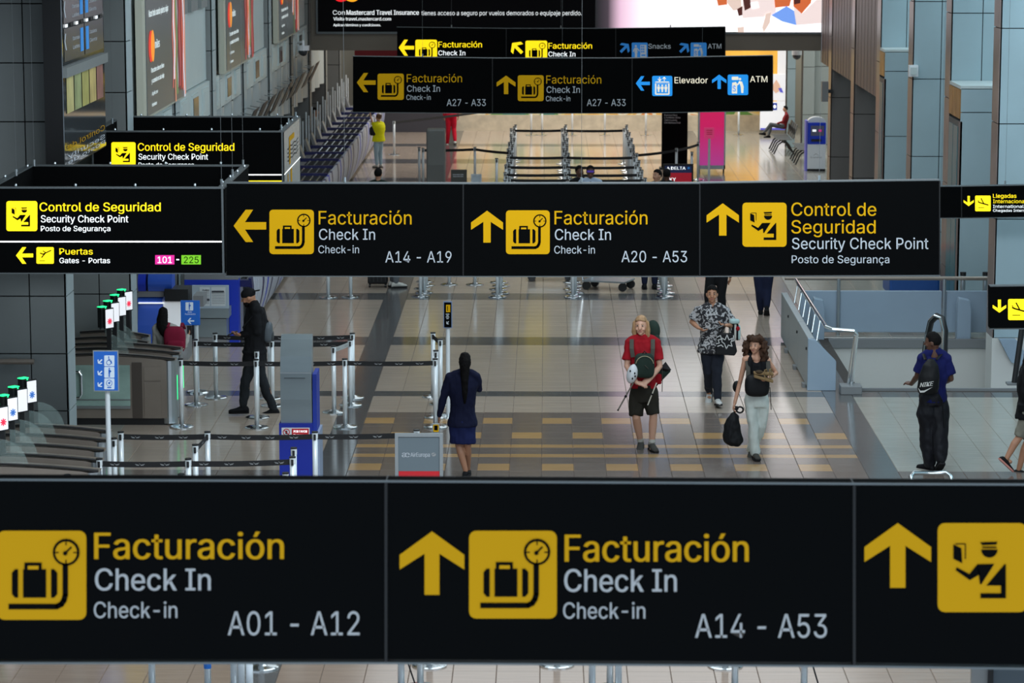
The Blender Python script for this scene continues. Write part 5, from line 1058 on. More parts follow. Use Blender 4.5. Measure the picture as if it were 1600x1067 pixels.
# ------------------------------------------------------------------ people
from mathutils import noise as mnoise
DG = bpy.context.evaluated_depsgraph_get
def remesh(mb, name, parent, voxel=.012, smooth=2, wrinkle=0.0, wscale=9.0):
    me = mb.mesh(name); o = bpy.data.objects.new(name, me); C.objects.link(o)
    r = o.modifiers.new('r', 'REMESH'); r.mode = 'VOXEL'; r.voxel_size = voxel; r.adaptivity = 0
    if smooth: s = o.modifiers.new('s', 'SMOOTH'); s.factor = .5; s.iterations = smooth
    dg = DG(); dg.update(); ev = o.evaluated_get(dg); m2 = bpy.data.meshes.new_from_object(ev)
    m2.name = name; m2.materials.clear(); m2.materials.append(mb.ms[0]); o.modifiers.clear()
    o.data = m2; bpy.data.meshes.remove(me)
    if wrinkle:
        off = Vector((hash(name) % 7, len(m2.vertices) % 13, 1)); nv = [v.normal.copy() for v in m2.vertices]
        for v, nn in zip(m2.vertices, nv):
            q = Vector((v.co.x * wscale, v.co.y * wscale, v.co.z * wscale * .6)) + off
            v.co += nn * wrinkle * (mnoise.noise(q) + .5 * mnoise.noise(q * 2.3))
    m2.polygons.foreach_set('use_smooth', [True] * len(m2.polygons)); m2.update(); o.parent = parent; return o
def loft(mb, rings, m, n=18):
    vs = []; fs = []
    for c, a, b_, ra, rb in rings:
        for k in range(n): t = 2 * math.pi * k / n; vs.append(c + a * ra * math.cos(t) + b_ * rb * math.sin(t))
    for i in range(len(rings) - 1): fs += [(i * n + k, i * n + (k + 1) % n, (i + 1) * n + (k + 1) % n, (i + 1) * n + k) for k in range(n)]
    fs += [tuple(range(n - 1, -1, -1)), tuple(range((len(rings) - 1) * n, len(rings) * n))]
    mb.add(vs, fs, m)
def limb(mb, pts, rs, m, n=12):
    mb.tube(pts, rs, m, n)
    for p, r in zip(pts, rs): r_ = r if not isinstance(r, tuple) else min(r); mb.ell(p, r_, r_, r_, m, 10, 8)
UP = Vector((0, 0, 1))
def cloth(name, c, rough=.85, noise=.1): return mat('cloth_' + name, rgb(*c), rough=rough, noise=noise, nscale=(6, 6, 6), spec=.2)
SK = {'fair': mat('skin_fair', rgb(206, 160, 136), rough=.5), 'tan': mat('skin_tan', rgb(172, 124, 96), rough=.5), 'brown': mat('skin_brown', rgb(92, 62, 48), rough=.5), 'light': mat('skin_light', rgb(196, 148, 122), rough=.5)}
HR = {'blond': mat('hair_blond', rgb(158, 124, 88), rough=.6, noise=.25, nscale=(30, 30, 4)), 'black': mat('hair_black', rgb(14, 12, 12), rough=.8, spec=.15, noise=.2, nscale=(30, 30, 4)), 'curl': mat('hair_curl_brown', rgb(62, 42, 30), rough=.8, spec=.2, noise=.4, nscale=(30, 30, 20)), 'brown': mat('hair_brown', rgb(104, 70, 44), rough=.6, noise=.2, nscale=(30, 30, 4))}
def hand(mb, w, d, pn, s, m, curl=.5, side=1, fine=True):
    d = d.normalized(); pn = (pn - d * pn.dot(d)).normalized(); l = d.cross(pn).normalized() * side
    rot = Matrix((l, pn, d)).transposed()
    mb.ell(w + d * .05 * s, .040 * s, .018 * s, .052 * s, m, 12, 8, rot); mb.ell(w + d * .01 * s, .029 * s, .021 * s, .03 * s, m, 10, 8, rot)
    if not fine: mb.ell(w + d * .11 * s + pn * .02 * s, .036 * s, .016 * s, .045 * s, m, 10, 8, rot); return
    for k, (o_, ln) in enumerate(((-.03, .062), (-.010, .072), (.010, .068), (.03, .052))):
        a = w + d * (.085 - .006 * abs(k - 1.5)) * s + l * o_ * s; t = d; p0 = a
        for j in range(3):
            t = (t * math.cos(curl * .8) + pn * math.sin(curl * .8)).normalized(); p1 = p0 + t * ln * s * (.42, .32, .26)[j]
            limb(mb, [p0, p1], [(.0098 - .0008 * j) * s] * 2, m, 8); p0 = p1
    a = w + d * .025 * s - l * .03 * s; b_ = a + (d * .7 - l * .55 + pn * .35).normalized() * .036 * s; c_ = b_ + (d * .9 + pn * .5 - l * .1).normalized() * .03 * s
    limb(mb, [a, b_, c_], [.012 * s, .011 * s, .009 * s], m, 8)
def shoe(parent, org_, ank, ff, s, m_up, m_sole, pitch=0.0, name='shoe', low=False):
    ff = Vector((ff[0], ff[1], 0)).normalized(); l = Vector((-ff.y, ff.x, 0)); cp, sp = math.cos(pitch), math.sin(pitch)
    f3 = ff * cp - UP * sp; u3 = UP * cp + ff * sp; base = Vector((ank[0], ank[1], ank[2])) - u3 * .085 * s
    hts = ((-.08, .026, .05), (-.06, .036, .085), (-.01, .039, .105), (.04, .041, .09), (.09, .045, .065), (.14, .046, .052), (.18, .038, .043), (.20, .018, .03))
    if low: hts = tuple((a, w_, h_ * .7) for a, w_, h_ in hts)
    b = MB(org_); loft(b, [(base + f3 * a * s + u3 * (h_ / 2 + .012) * s, l, u3, w_ * s, h_ / 2 * s) for a, w_, h_ in hts], m_up, 12); o = b.build(name, parent, smooth=True)
    b = MB(org_); pts = [(a, w_ + .004) for a, w_, h_ in hts]; pl = [base + f3 * a * s + l * w_ * s for a, w_ in pts] + [base + f3 * a * s - l * w_ * s for a, w_ in reversed(pts)]
    b.quadbox(pl, u3 * .024 * s, m_sole); b.build('sole', o)
    if not low and m_up is not m_sole:
        b = MB(org_)
        for a in (.02, .045, .07): b.tube([base + f3 * a * s + u3 * (.112 - a * .62) * s + l * t * s for t in (-.022, 0, .022)], .004, m_sole, 5)
        b.build('laces', o)
    return o
def person(label, base, top, fwd=(0, -1), Y=None, group=None, **k):
    """joints are given as (px, py, dy): photo grid position and depth offset from the feet line"""
    g = G(*base) if Y is None else Vector((P(base[0], base[1], Y).x, Y, 0)); Yb = g.y; org = Vector((g.x, g.y, 0))
    def J(v, d=0): p = P(v[0], v[1], Yb + (v[2] if len(v) > 2 else d)); return p
    H_ = P(base[0], top, Yb).z; s = H_ / 1.75; vox = k.get('vox', .0095); fine = k.get('fine', True)
    f = Vector((fwd[0], fwd[1], 0)).normalized(); l = Vector((-f.y, f.x, 0)); xc = g.x
    t = thing('person', org, label, 'person', group)
    sk = SK[k.get('skin', 'light')]
    def D(name, default): return J(k[name]) if name in k else org + default
    sgn = -1 if l.x < 0 else 1; lx = l * sgn
    if abs(f.y) < .3: lx = Vector((0, 1, 0))
    sw = k.get('sw', .18) * s
    shL = D('shL', -lx * sw + UP * 1.42 * s); shR = D('shR', lx * sw + UP * 1.42 * s)
    neck = D('neck', UP * 1.48 * s); hipc = D('hip', UP * .93 * s)
    hw_ = k.get('hw', .088) * s; hipL = hipc - lx * hw_; hipR = hipc + lx * hw_
    knL = D('knL', -lx * hw_ + f * .03 * s + UP * .5 * s); knR = D('knR', lx * hw_ + f * .03 * s + UP * .5 * s)
    anL = D('anL', -lx * hw_ + UP * .09 * s); anR = D('anR', lx * hw_ + UP * .09 * s)
    elL = D('elL', -lx * sw * 1.2 + UP * 1.13 * s); elR = D('elR', lx * sw * 1.2 + UP * 1.13 * s)
    wrL = D('wrL', -lx * sw * 1.22 + f * .06 * s + UP * .88 * s); wrR = D('wrR', lx * sw * 1.22 + f * .06 * s + UP * .88 * s)
    hd = D('head', UP * 1.635 * s)
    lk = k.get('look', (f.x, f.y, 0)); hf = Vector(lk).normalized(); hl = hf.cross(UP).normalized(); hu = hl.cross(hf).normalized(); rot = Matrix((hl, hf, hu)).transposed()
    shc = (shL + shR) / 2; lat = (shR - shL); lat = (Vector((lat.x, lat.y, 0))).normalized() if lat.length > .05 else lx; fw2 = Vector((-lat.y, lat.x, 0)); 
    shw = (shR - shL).length / 2; 
    def torso(mb, m, extra, z0f=0.0, z1f=1.0, flare=1.0, hipw=None):
        A = hipc - UP * .04 * s; Bp = shc + UP * .0 * s; rings = []
        prof = ((-.06, .155, .115), (0, .162, .118), (.18, .145, .105), (.36, .133, .095), (.6, .155, .108), (.8, shw / s * .93, .108), (.95, shw / s * .92, .085), (1.04, shw / s * .62, .068), (1.10, .07, .06))
        for q, rx, ry in prof:
            if q < z0f or q > z1f: continue
            c = A + (Bp - A) * q; c += (-fw2 * 0); fl = 1 + (flare - 1) * max(0, (.5 - q) * 2)
            la = lat if q > .5 else (lx * (1 - q / .5) + lat * (q / .5)).normalized(); fo = Vector((-la.y, la.x, 0))
            rings.append((c, la, fo, rx * s * fl * k.get('bulk', 1) + extra, ry * s * fl * k.get('bulk', 1) + extra))
        loft(mb, rings, m)
        if z1f > .99:
            for S_ in (shL, shR): limb(mb, [neck + UP * .0 * s, neck * .45 + S_ * .55 + UP * .012 * s, S_], [.045 * s + extra * .5, .046 * s + extra * .6, .05 * s + extra * .7], m)
    b = MB(org); torso(b, sk, 0)
    limb(b, [shc + UP * .02 * s, neck + UP * .02 * s, hd - hu * .06 * s - hf * .015 * s], [.062 * s, .053 * s, .05 * s], sk)
    b.ell(hd, .074 * s, .094 * s, .105 * s, sk, 18, 12, rot); b.ell(hd - hu * .06 * s + hf * .03 * s, .054 * s, .056 * s, .055 * s, sk, 14, 10, rot)
    b.ell(hd - hu * .095 * s + hf * .065 * s, .024 * s, .02 * s, .02 * s, sk, 10, 8, rot)
    limb(b, [hd + hf * .088 * s + hu * .012 * s, hd + hf * .108 * s - hu * .028 * s], [.008 * s, .013 * s], sk, 8)
    for sg in (-1, 1): b.ell(hd + hl * sg * .076 * s - hu * .012 * s - hf * .005 * s, .012 * s, .022 * s, .032 * s, sk, 10, 8, rot); b.ell(hd + hl * sg * .04 * s - hu * .035 * s + hf * .07 * s, .022 * s, .02 * s, .02 * s, sk, 10, 8, rot)
    th = k.get('thin', 1.0)
    for S, E, W, sd in ((shL, elL, wrL, -1), (shR, elR, wrR, 1)):
        limb(b, [S - UP * .01, (S + E) / 2, E, E + (W - E) * .3, W], [.052 * s * th, .045 * s * th, .037 * s * th, .038 * s * th, .026 * s], sk)
        pn = k.get('palmL' if sd < 0 else 'palmR'); pn = Vector(pn) if pn else (f * .3 - lx * sd)
        hand(b, W, k.get('hdL' if sd < 0 else 'hdR') and Vector(k['hdL' if sd < 0 else 'hdR']) or (W - E), pn, s, sk, k.get('curl', .5), sd * (1 if f.y < 0 else -1), fine)
    for S, K, A in ((hipL, knL, anL), (hipR, knR, anR)):
        limb(b, [S, (S + K) / 2, K, K + (A - K) * .3 - f * .012 * s, A], [.082 * s, .07 * s, .052 * s, .054 * s, .036 * s], sk)
        ft = A - UP * (A.z - .04 * s) if False else A
        b.ell(A + f * .05 * s - UP * .05 * s, .034 * s, .034 * s, .03 * s, sk, 10, 8)
    remesh(b, 'body', t, vox if fine else .015, 2)
    if k.get('face', False):
        for sg in (-1, 1):
            c = hd + hl * sg * .031 * s + hf * .084 * s + hu * .012 * s
            b = MB(org); b.ell(c, .014 * s, .007 * s, .007 * s, mat('eye_white', rgb(176, 168, 160), rough=.7), 10, 6, rot); b.ell(c + hf * .004 * s, .0085 * s, .006 * s, .0078 * s, mat('iris_dark', rgb(30, 20, 16), rough=.6), 8, 6, rot); b.build('eye', t, smooth=True)
            b = MB(org); b.tube([c + hl * sg * q * s + hu * (.020 + .004 * (q > -.01)) * s + hf * .004 * s for q in (-.015, 0, .017)], .0035 * s, HR[k.get('hair', 'black')], 6); b.build('eyebrow', t)
        c = hd + hf * .094 * s - hu * .058 * s; b = MB(org); b.ell(c, .024 * s, .008 * s, .0075 * s, mat('lips', rgb(168, 100, 92), rough=.5), 10, 6, rot); b.build('mouth', t, smooth=True)
        if k.get('beard'): b = MB(org); b.ell(hd - hu * .07 * s + hf * .04 * s, .057 * s, .062 * s, .05 * s, HR['black'], 14, 10, rot); b.ell(hd - hu * .098 * s + hf * .07 * s, .03 * s, .026 * s, .028 * s, HR['black'], 12, 8, rot); b.build('beard', t, smooth=True)
    # bottoms
    bm_, kind, r_ = k['bottom']; rr = r_ * s; kv = .012 if fine else .018
    b = MB(org)
    if kind == 'skirt':
        zt, zb = hipc.z + .12 * s, P(base[0], k['hem'], Yb).z; loft(b, [(Vector((hipc.x, hipc.y, zt)), lx, f, .15 * s, .115 * s), (Vector((hipc.x, hipc.y, hipc.z)), lx, f, .19 * s, .14 * s), (Vector((hipc.x, hipc.y, (hipc.z + zb) / 2)), lx, f, .188 * s, .14 * s), (Vector(((knL.x + knR.x) / 2, hipc.y, zb)), lx, f, .18 * s, .135 * s)], bm_)
    else:
        loft(b, [(hipc + UP * .13 * s, lx, f, .15 * s, .115 * s), (hipc + UP * .03 * s, lx, f, .176 * s + rr * .2, .136 * s), (hipc - UP * .08 * s, lx, f, .168 * s + rr * .2, .132 * s)], bm_)
        for S, K, A in ((hipL, knL, anL), (hipR, knR, anR)):
            if kind == 'shorts': limb(b, [S - UP * .02, (S + K) / 2], [.10 * s, .092 * s + rr * .7], bm_); b.tube([S - UP * .02, (S + K) / 2, K + UP * .02 * s], [.10 * s, .092 * s + rr * .7, .084 * s + rr], bm_, 14)
            elif kind == 'wide': limb(b, [S, (S + K) / 2, K, (K + A) / 2, A + UP * .02], [.095 * s, .092 * s + rr, .085 * s + rr, .085 * s + rr, .085 * s + rr], bm_)
            else: limb(b, [S, (S + K) / 2, K, (K + A) / 2, A + UP * .03], [.09 * s, .078 * s + rr, .062 * s + rr, .056 * s + rr, .045 * s + rr * .7], bm_)
    remesh(b, {'skirt': 'skirt', 'shorts': 'shorts'}.get(kind, 'trousers'), t, kv, 2, .016 if fine else 0, 10)
    # top
    tm, sl, ex, fl = k['top_']
    b = MB(org); torso(b, tm, ex * s, k.get('tz0', -.07), 1.06 if sl != 'tank' else .97, fl)
    if sl == 'tank':
        for S in (shL, shR): a_ = neck * .42 + S * .58; limb(b, [a_ + UP * .03 * s, a_ + f * .07 * s - UP * .04 * s, a_ + f * .07 * s - UP * .14 * s], [.038 * s, .042 * s, .05 * s], tm)
        loft(b, [(shc - UP * .08 * s, lat, fw2, .135 * s, .105 * s), (shc - UP * .02 * s, lat, fw2, .11 * s, .088 * s)], tm)
    if k.get('tail'): loft(b, [(hipc + UP * .05 * s, lx, f, .17 * s + ex * s, .125 * s + ex * s), (Vector((hipc.x, hipc.y, P(base[0], k['tail'], Yb).z)), lx, f, .178 * s + ex * s, .13 * s + ex * s)], tm)
    for S, E, W in ((shL, elL, wrL), (shR, elR, wrR)):
        if sl == 'short': limb(b, [S, S + (E - S) * .4], [.056 * s, .056 * s + ex * s * .4], tm); b.tube([S, S + (E - S) * .4, S + (E - S) * .74], [.056 * s, .056 * s + ex * s * .4, .056 * s + ex * s * .9], tm, 12)
        elif sl == 'long': limb(b, [S, (S + E) / 2, E, E + (W - E) * .5, W - (W - E) * .03], [.064 * s, .06 * s, .053 * s, .048 * s, .036 * s], tm)
    if sl == 'long' or k.get('collar'): loft(b, [(shc + UP * .03 * s, lat, fw2, .075 * s, .065 * s), (neck + UP * .01 * s, lat, fw2, .066 * s, .062 * s)], tm)
    remesh(b, k.get('tname', 'shirt'), t, kv, 2, .014 if fine else 0, 11)
    # shoes
    mu, ms_ = k['shoes']; ffL = k.get('ffL', (f.x, f.y)); ffR = k.get('ffR', (f.x, f.y))
    shoe(t, org, anL, ffL, s, mu, ms_, k.get('pL', 0), low=k.get('low', False)); shoe(t, org, anR, ffR, s, mu, ms_, k.get('pR', 0), low=k.get('low', False))
    if k.get('socks'):
        for K, A in ((knL, anL), (knR, anR)): b = MB(org); limb(b, [A + UP * .01, A + (K - A) * .12], [.041 * s, .043 * s], k['socks']); b.build('sock', t, smooth=True)
    # hair
    hm = HR[k.get('hair', 'black')]; hs = k.get('hstyle', 'short'); b = MB(org); bk = hd - hf * .018 * s + hu * .022 * s
    if hs != 'none':
        b.ell(bk, .083 * s, .093 * s, .098 * s, hm, 18, 12, rot); b.ell(hd + hu * .052 * s - hf * .002 * s, .076 * s, .090 * s, .078 * s, hm, 16, 12, rot)
    if hs == 'long':
        for sg in (-1, 1): limb(b, [hd + hl * sg * .07 * s + hu * .03 * s, hd + hl * sg * .084 * s - hu * .07 * s, hd + hl * sg * .088 * s - hu * .15 * s + hf * .01 * s], [.034 * s, .036 * s, .022 * s], hm)
        loft(b, [(hd - hf * .05 * s, hl, hf, .085 * s, .06 * s), (hd - hf * .06 * s - hu * .15 * s, hl, hf, .088 * s, .045 * s), (hd - hf * .07 * s - hu * .21 * s, hl, hf, .05 * s, .025 * s)], hm)
    if hs == 'pony': limb(b, [hd - hf * .05 * s, hd - hf * .09 * s - hu * .08 * s, hd - hf * .14 * s - hu * .25 * s, hd - hf * .15 * s - hu * .42 * s, hd - hf * .14 * s - hu * .55 * s], [.085 * s, .07 * s, .05 * s, .042 * s, .02 * s], hm)
    if hs == 'back': loft(b, [(hd - hf * .03 * s, hl, hf, .088 * s, .085 * s), (hd - hf * .06 * s - hu * .1 * s, hl, hf, .10 * s, .07 * s), (hd - hf * .11 * s - hu * .22 * s + hl * .02 * s, hl, hf, .105 * s, .055 * s), (hd - hf * .12 * s - hu * .34 * s + hl * .07 * s, hl, hf, .085 * s, .045 * s), (hd - hf * .14 * s - hu * .42 * s + hl * .11 * s, hl, hf, .03 * s, .02 * s)], hm)
    if hs == 'bun': b.ell(hd - hf * .1 * s + hu * .06 * s, .045 * s, .045 * s, .045 * s, hm, 12, 8, rot)
    if hs == 'curly':
        rnd = random.Random(5)
        for _ in range(230):
            a = rnd.uniform(0, 2 * math.pi); z = rnd.uniform(-.24, .115); rr_ = (.12 + .035 * rnd.random()) * (1.0 if z < .04 else .72)
            v = hl * math.cos(a) * rr_ + hf * math.sin(a) * rr_ * .9
            if v.dot(hf) > .03 and z < .075: continue
            b.ell(hd + (v + hu * z - hf * .01) * s, .03 * s, .03 * s, .034 * s, hm, 7, 6)
        for _ in range(60):
            sg = rnd.choice((-1, 1)); b.ell(hd + (hl * sg * rnd.uniform(.10, .17) + hf * rnd.uniform(-.06, .06) + hu * rnd.uniform(-.26, .02)) * s, .028 * s, .028 * s, .034 * s, hm, 7, 6)
    if hs != 'none': remesh(b, 'hair', t, .009 if fine else .014, 1, .012 if hs == 'curly' else .006 if hs in ('long', 'pony', 'back') else .005 if fine else 0, 40)
    if hs != 'none':
        ho = [c for c in t.children if c.name.startswith('hair')][0]
        for v in ho.data.vertices:                     # hairline: clear the forehead and face
            d = v.co + org - hd; u, ff_, ll = d.dot(hu), d.dot(hf), d.dot(hl)
            lim = (.058 + .02 * (1 - min(1, abs(ll) / (.06 * s)))) * s
            if u < lim and ff_ > .02 * s and abs(ll) < (.066 if hs in ('short', 'bun') else .088) * s: v.co -= hf * (ff_ - .02 * s)
    return dict(t=t, org=org, s=s, Y=Yb, J=J, hd=hd, hf=hf, hl=hl, hu=hu, rot=rot, hipc=hipc, shL=shL, shR=shR, f=f, wrL=wrL, wrR=wrR, lat=lat, anL=anL, anR=anR, shc=shc, neck=neck, elL=elL, elR=elR)
blk = cloth('black', (20, 21, 24)); dkn = cloth('navy', (18, 24, 52)); sole_d = cloth('sole', (34, 34, 36)); sole_w = cloth('sole_white', (190, 190, 186)); wht = cloth('offwhite', (196, 196, 190))
# 1 ------- man in the red shirt
red = cloth('red', (150, 20, 32)); shd = cloth('dark_olive', (42, 40, 34))
A1 = person('long-haired man in red t-shirt and dark cargo shorts walking with packs', (1009, 702), 488, face=True, skin='fair', hair='blond', hstyle='long', head=(1001.6, 508, -.02), look=(-.18, -1, -.08), neck=(1003.5, 526, 0),
    shL=(984, 534.5, 0), shR=(1025, 534.5, 0), elL=(979.5, 572, -.05), elR=(1031, 572, -.05), wrL=(995, 598, -.30), wrR=(1016, 592, -.26), hdL=(.9, -.25, -.15), hdR=(-.75, -.35, -.45), palmL=(0, .6, -1), palmR=(.2, .8, -.6), curl=.55,
    tz0=.12, hip=(1006, 616, 0), knL=(994, 652, -.06), knR=(1021, 650, -.06), anL=(1001, 690.5, .12), anR=(1018.5, 693.5, -.05), bottom=(shd, 'shorts', .004), top_=(red, 'short', .018, 1.05), shoes=(cloth('grey_shoe', (74, 72, 68)), cloth('shoe_black', (24, 24, 24))), socks=cloth('sock', (186, 184, 176)), ffL=(-.12, -1), ffR=(.25, -1), pL=.25)
s = A1['s']; Jp = A1['J']
def strap(parent, org, pts, m, w=(.028, .006), nm='strap'): b = MB(org); b.tube(pts, [w] * len(pts), m, 8); return b.build(nm, parent)
def sack(mb, c, rx, ry, rz, m, e=.35):
    """soft box: superellipsoid"""
    c = Vector(c); nu, nv = 20, 12; vs = []; fs = []
    pw = lambda v, q: math.copysign(abs(v) ** q, v)
    for j in range(nv + 1):
        ph = -math.pi / 2 + math.pi * j / nv
        for i in range(nu):
            th = 2 * math.pi * i / nu; vs.append(c + Vector((rx * pw(math.cos(ph), e) * pw(math.cos(th), e), ry * pw(math.cos(ph), e) * pw(math.sin(th), e), rz * pw(math.sin(ph), e))))
    for j in range(nv): fs += [(j * nu + i, j * nu + (i + 1) % nu, (j + 1) * nu + (i + 1) % nu, (j + 1) * nu + i) for i in range(nu)]
    mb.add(vs, fs, m)
grn = cloth('pack_green', (36, 50, 44)); gst = cloth('strap_grey', (78, 76, 70)); bag_d = cloth('bag_black', (24, 25, 27), .5)
c = Jp((1012, 556, .24)); t = thing('backpack', c - UP * .35, 'large dark green trekking backpack on the back of the red shirt man', 'backpack'); o3 = c - UP * .35
b = MB(o3); sack(b, c, .17, .12, .33, grn); b.build('body', t, smooth=True); b = MB(o3); b.ell(Jp((1020, 517, .22)), .10, .09, .15, grn, 14, 10); b.build('lid', t, smooth=True); b = MB(o3); b.tube([Jp((1015, 600, .3)), Jp((1042, 575, .22))], [.09, .07], grn, 12); b.build('side_pocket', t, smooth=True)
b = MB(o3); b.add([Jp((1032, 575, .15)), Jp((1049, 578, .1)), Jp((1040, 565, .2)), Jp((1034, 583, .2))], [(0, 1, 2), (0, 3, 1), (0, 2, 3), (1, 3, 2)], bag_d); b.build('flap', t)
for x in (987, 1020): strap(t, o3, [Jp((x + 2, 527, .06)), Jp((x, 531, -.085)), Jp((x, 545, -.15)), Jp((x + (2 if x < 1000 else -1), 558, -.15))], gst)
strap(t, o3, [Jp((1034, 570, .1)), Jp((1035, 590, .1)), Jp((1034.5, 612, .1))], gst, (.012, .005)); b = MB(o3); sack(b, Jp((1028, 592, .12)), .05, .04, .07, red); b.build('red_bundle', t, smooth=True)
c = Jp((1007, 571, -.26)); o3 = c; t = thing('daypack', c, 'small green daypack worn on the chest of the red shirt man', 'backpack'); b = MB(o3); sack(b, c, .135, .085, .165, grn, .5); b.build('body', t, smooth=True)
b = MB(o3); b.tube([c + Vector((.12 * math.cos(R(a)), -.085, .02 + .12 * math.sin(R(a)))) for a in range(10, 171, 16)], .006, cloth('zip', (150, 146, 120)), 6); b.build('zip', t); b = MB(o3); b.tube([c + Vector((-.03, -.02, .16)), c + Vector((0, -.03, .20)), c + Vector((.03, -.02, .16))], .008, bag_d, 6); b.build('handle', t); strap(t, o3, [c + Vector((.0, -.09, .02)), c + Vector((.05, -.095, -.03))], gst, (.01, .004))
c = Jp((988, 584, -.3)); o3 = c; t = thing('helmet', c, 'white helmet hanging at the arm of the red shirt man', 'helmet'); b = MB(o3); b.ell(c, .075, .085, .135, cloth('helmet_white', (214, 218, 222), .4, 0), 16, 12, Matrix.Rotation(R(14), 3, 'Y')); b.build('shell', t, smooth=True)
for q in ((-.03, .05), (.03, .02), (.0, -.05), (.035, -.02)): b = MB(o3); b.ell(c + Vector((q[0], -.078, q[1])), .01, .012, .016, blk, 8, 6); b.build('vent', t)
for pa, pb, l in (((990, 597, -.32), (966, 640, -.35), 'left'), ((1026, 598, -.3), (1012, 633, -.34), 'right')):
    p, q = Jp(pa), Jp(pb); t = thing('walking_pole', q, 'folded walking pole hanging at the %s of the red shirt man hips' % l, 'pole'); b = MB(q); b.tube([p, q], .010 if l == 'left' else .008, cloth('pole_' + l, (110, 104, 96) if l == 'left' else (196, 190, 176)), 8); b.build('shaft', t); b = MB(q); b.tube([q + (p - q) * .45, q + (p - q) * .52], .016, blk, 8); b.build('collar', t); b = MB(q); b.tube([q, q - (p - q) * .04], .012, blk, 8); b.build('tip', t)
# 2 ------- printed shirt
def floral():
    m = bpy.data.materials.new('floral_print'); m.use_nodes = True; nt = m.node_tree; b = nt.nodes['Principled BSDF']; L = nt.links.new; geo = nt.nodes.new('ShaderNodeNewGeometry')
    nz = nt.nodes.new('ShaderNodeTexNoise'); nz.inputs['Scale'].default_value = 15; nz.inputs['Detail'].default_value = 3; nz.inputs['Distortion'].default_value = 1.6; L(geo.outputs['Position'], nz.inputs['Vector'])
    cr = nt.nodes.new('ShaderNodeValToRGB'); e = cr.color_ramp.elements; e[0].position = .49; e[0].color = (*rgb(24, 24, 30), 1); e[1].position = .56; e[1].color = (*rgb(168, 168, 170), 1); L(nz.outputs['Fac'], cr.inputs[0]); L(cr.outputs[0], b.inputs['Base Color']); b.inputs['Roughness'].default_value = .8; return m
jean = cloth('dark_denim', (30, 34, 44))
A2 = person('young man in black and white floral shirt walking with hand on hip', (1117, 633), 443, face=True, skin='tan', hair='black', head=(1112.5, 459, -.02), look=(-.05, -1, -.05), neck=(1113, 477, 0), shL=(1091, 485.5, 0), shR=(1135, 486.5, 0),
    elL=(1081, 503, .04), elR=(1146, 510, -.02), wrL=(1091, 512, -.13), wrR=(1136, 508, -.32), hdL=(.8, -.3, -.4), hdR=(-.8, -.2, .1), palmR=(0, -.2, 1), curl=.6, hip=(1112, 543, 0), knL=(1107, 580, .03), knR=(1120, 582, -.1), anL=(1108, 615, .35), anR=(1121, 624, -.12),
    bottom=(jean, 'trousers', .012), top_=(floral(), 'short', .026, 1.1), collar=True, tail=541, shoes=(cloth('sneaker_white', (190, 190, 188)), sole_d), ffL=(-.2, -1), ffR=(.1, -1), pL=.5, pR=-.15)
Jp = A2['J']; c = Jp((1134, 539, -.3)); o3 = c - UP * .16
t = thing('tote_bag', o3, 'black shopping bag with white line emblem hanging from the arm of the floral shirt man', 'bag'); b = MB(o3); pl = [Jp(v) for v in ((1121, 521, -.3), (1146, 521, -.3), (1152, 549, -.3), (1148, 556, -.3), (1118, 554, -.3))]; b.quadbox(pl, (0, .07, 0), bag_d); bd = b.build('body', t, bevel=.015)
for dy in (-.3, -.23): b = MB(o3); b.tube([Jp((1124, 522, dy)), Jp((1131, 512, dy)), Jp((1136, 508, dy)), Jp((1141, 513, dy)), Jp((1144, 522, dy))], .008, bag_d, 6); b.build('handle', t)
wl = mat('emblem_white', rgb(205, 206, 206), rough=.7); b = MB(o3); mpb = lambda x, y, lay=0: Jp((x, y, -.3 - .004 * lay))
EM = [[(1120, 527), (1126, 524), (1127, 530), (1122, 531), (1124, 536), (1119, 537)], [(1128, 528), (1133, 531), (1136, 523), (1139, 531), (1145, 528), (1142, 535), (1144, 541), (1138, 539), (1135, 545), (1132, 537), (1128, 534), (1128, 528)], [(1146, 524), (1147, 532), (1144, 533)], [(1121, 541), (1127, 539), (1130, 542)]]
for pts in EM: d_line(b, mpb, pts, 1.3, wl, 1)
b.build('emblem', bd)
c = Jp((1147, 515, -.1)); o3 = c; t = thing('folded_jacket', c, 'striped white and black jacket with red patch folded over the floral shirt man arm', 'jacket'); b = MB(o3)
for k_, (dx, m_) in enumerate(((-.055, wht), (-.02, blk), (.015, wht), (.045, blk), (.07, cloth('pale_teal', (160, 186, 186))))): sack(b, c + Vector((dx, -.02 * k_ * .3, -.01 * k_)), .022, .07, .16 - .012 * k_, m_, .6)
b.build('folds', t, smooth=True); b = MB(o3); b.ell(c + Vector((.05, -.09, .03)), .03, .02, .035, red, 8, 6); b.build('patch', t, smooth=True); b = MB(o3); sack(b, c + Vector((.0, -.05, .13)), .075, .06, .035, cloth('pale_teal', (160, 186, 186)), .6); b.build('sleeve', t, smooth=True)
p = Jp((1125, 510, -.36)); t = thing('phone', p, 'thin phone held by the floral shirt man', 'phone'); b = MB(p); b.obox(p, (.07, 0, .035), (0, .035, 0), (-.003, 0, .006), M_cap); b.build('body', t); b = MB(p); b.obox(p + Vector((0, -.037, 0)), (.05, 0, .025), (0, .001, 0), (-.002, 0, .004), M_fr); b.build('edge', t)
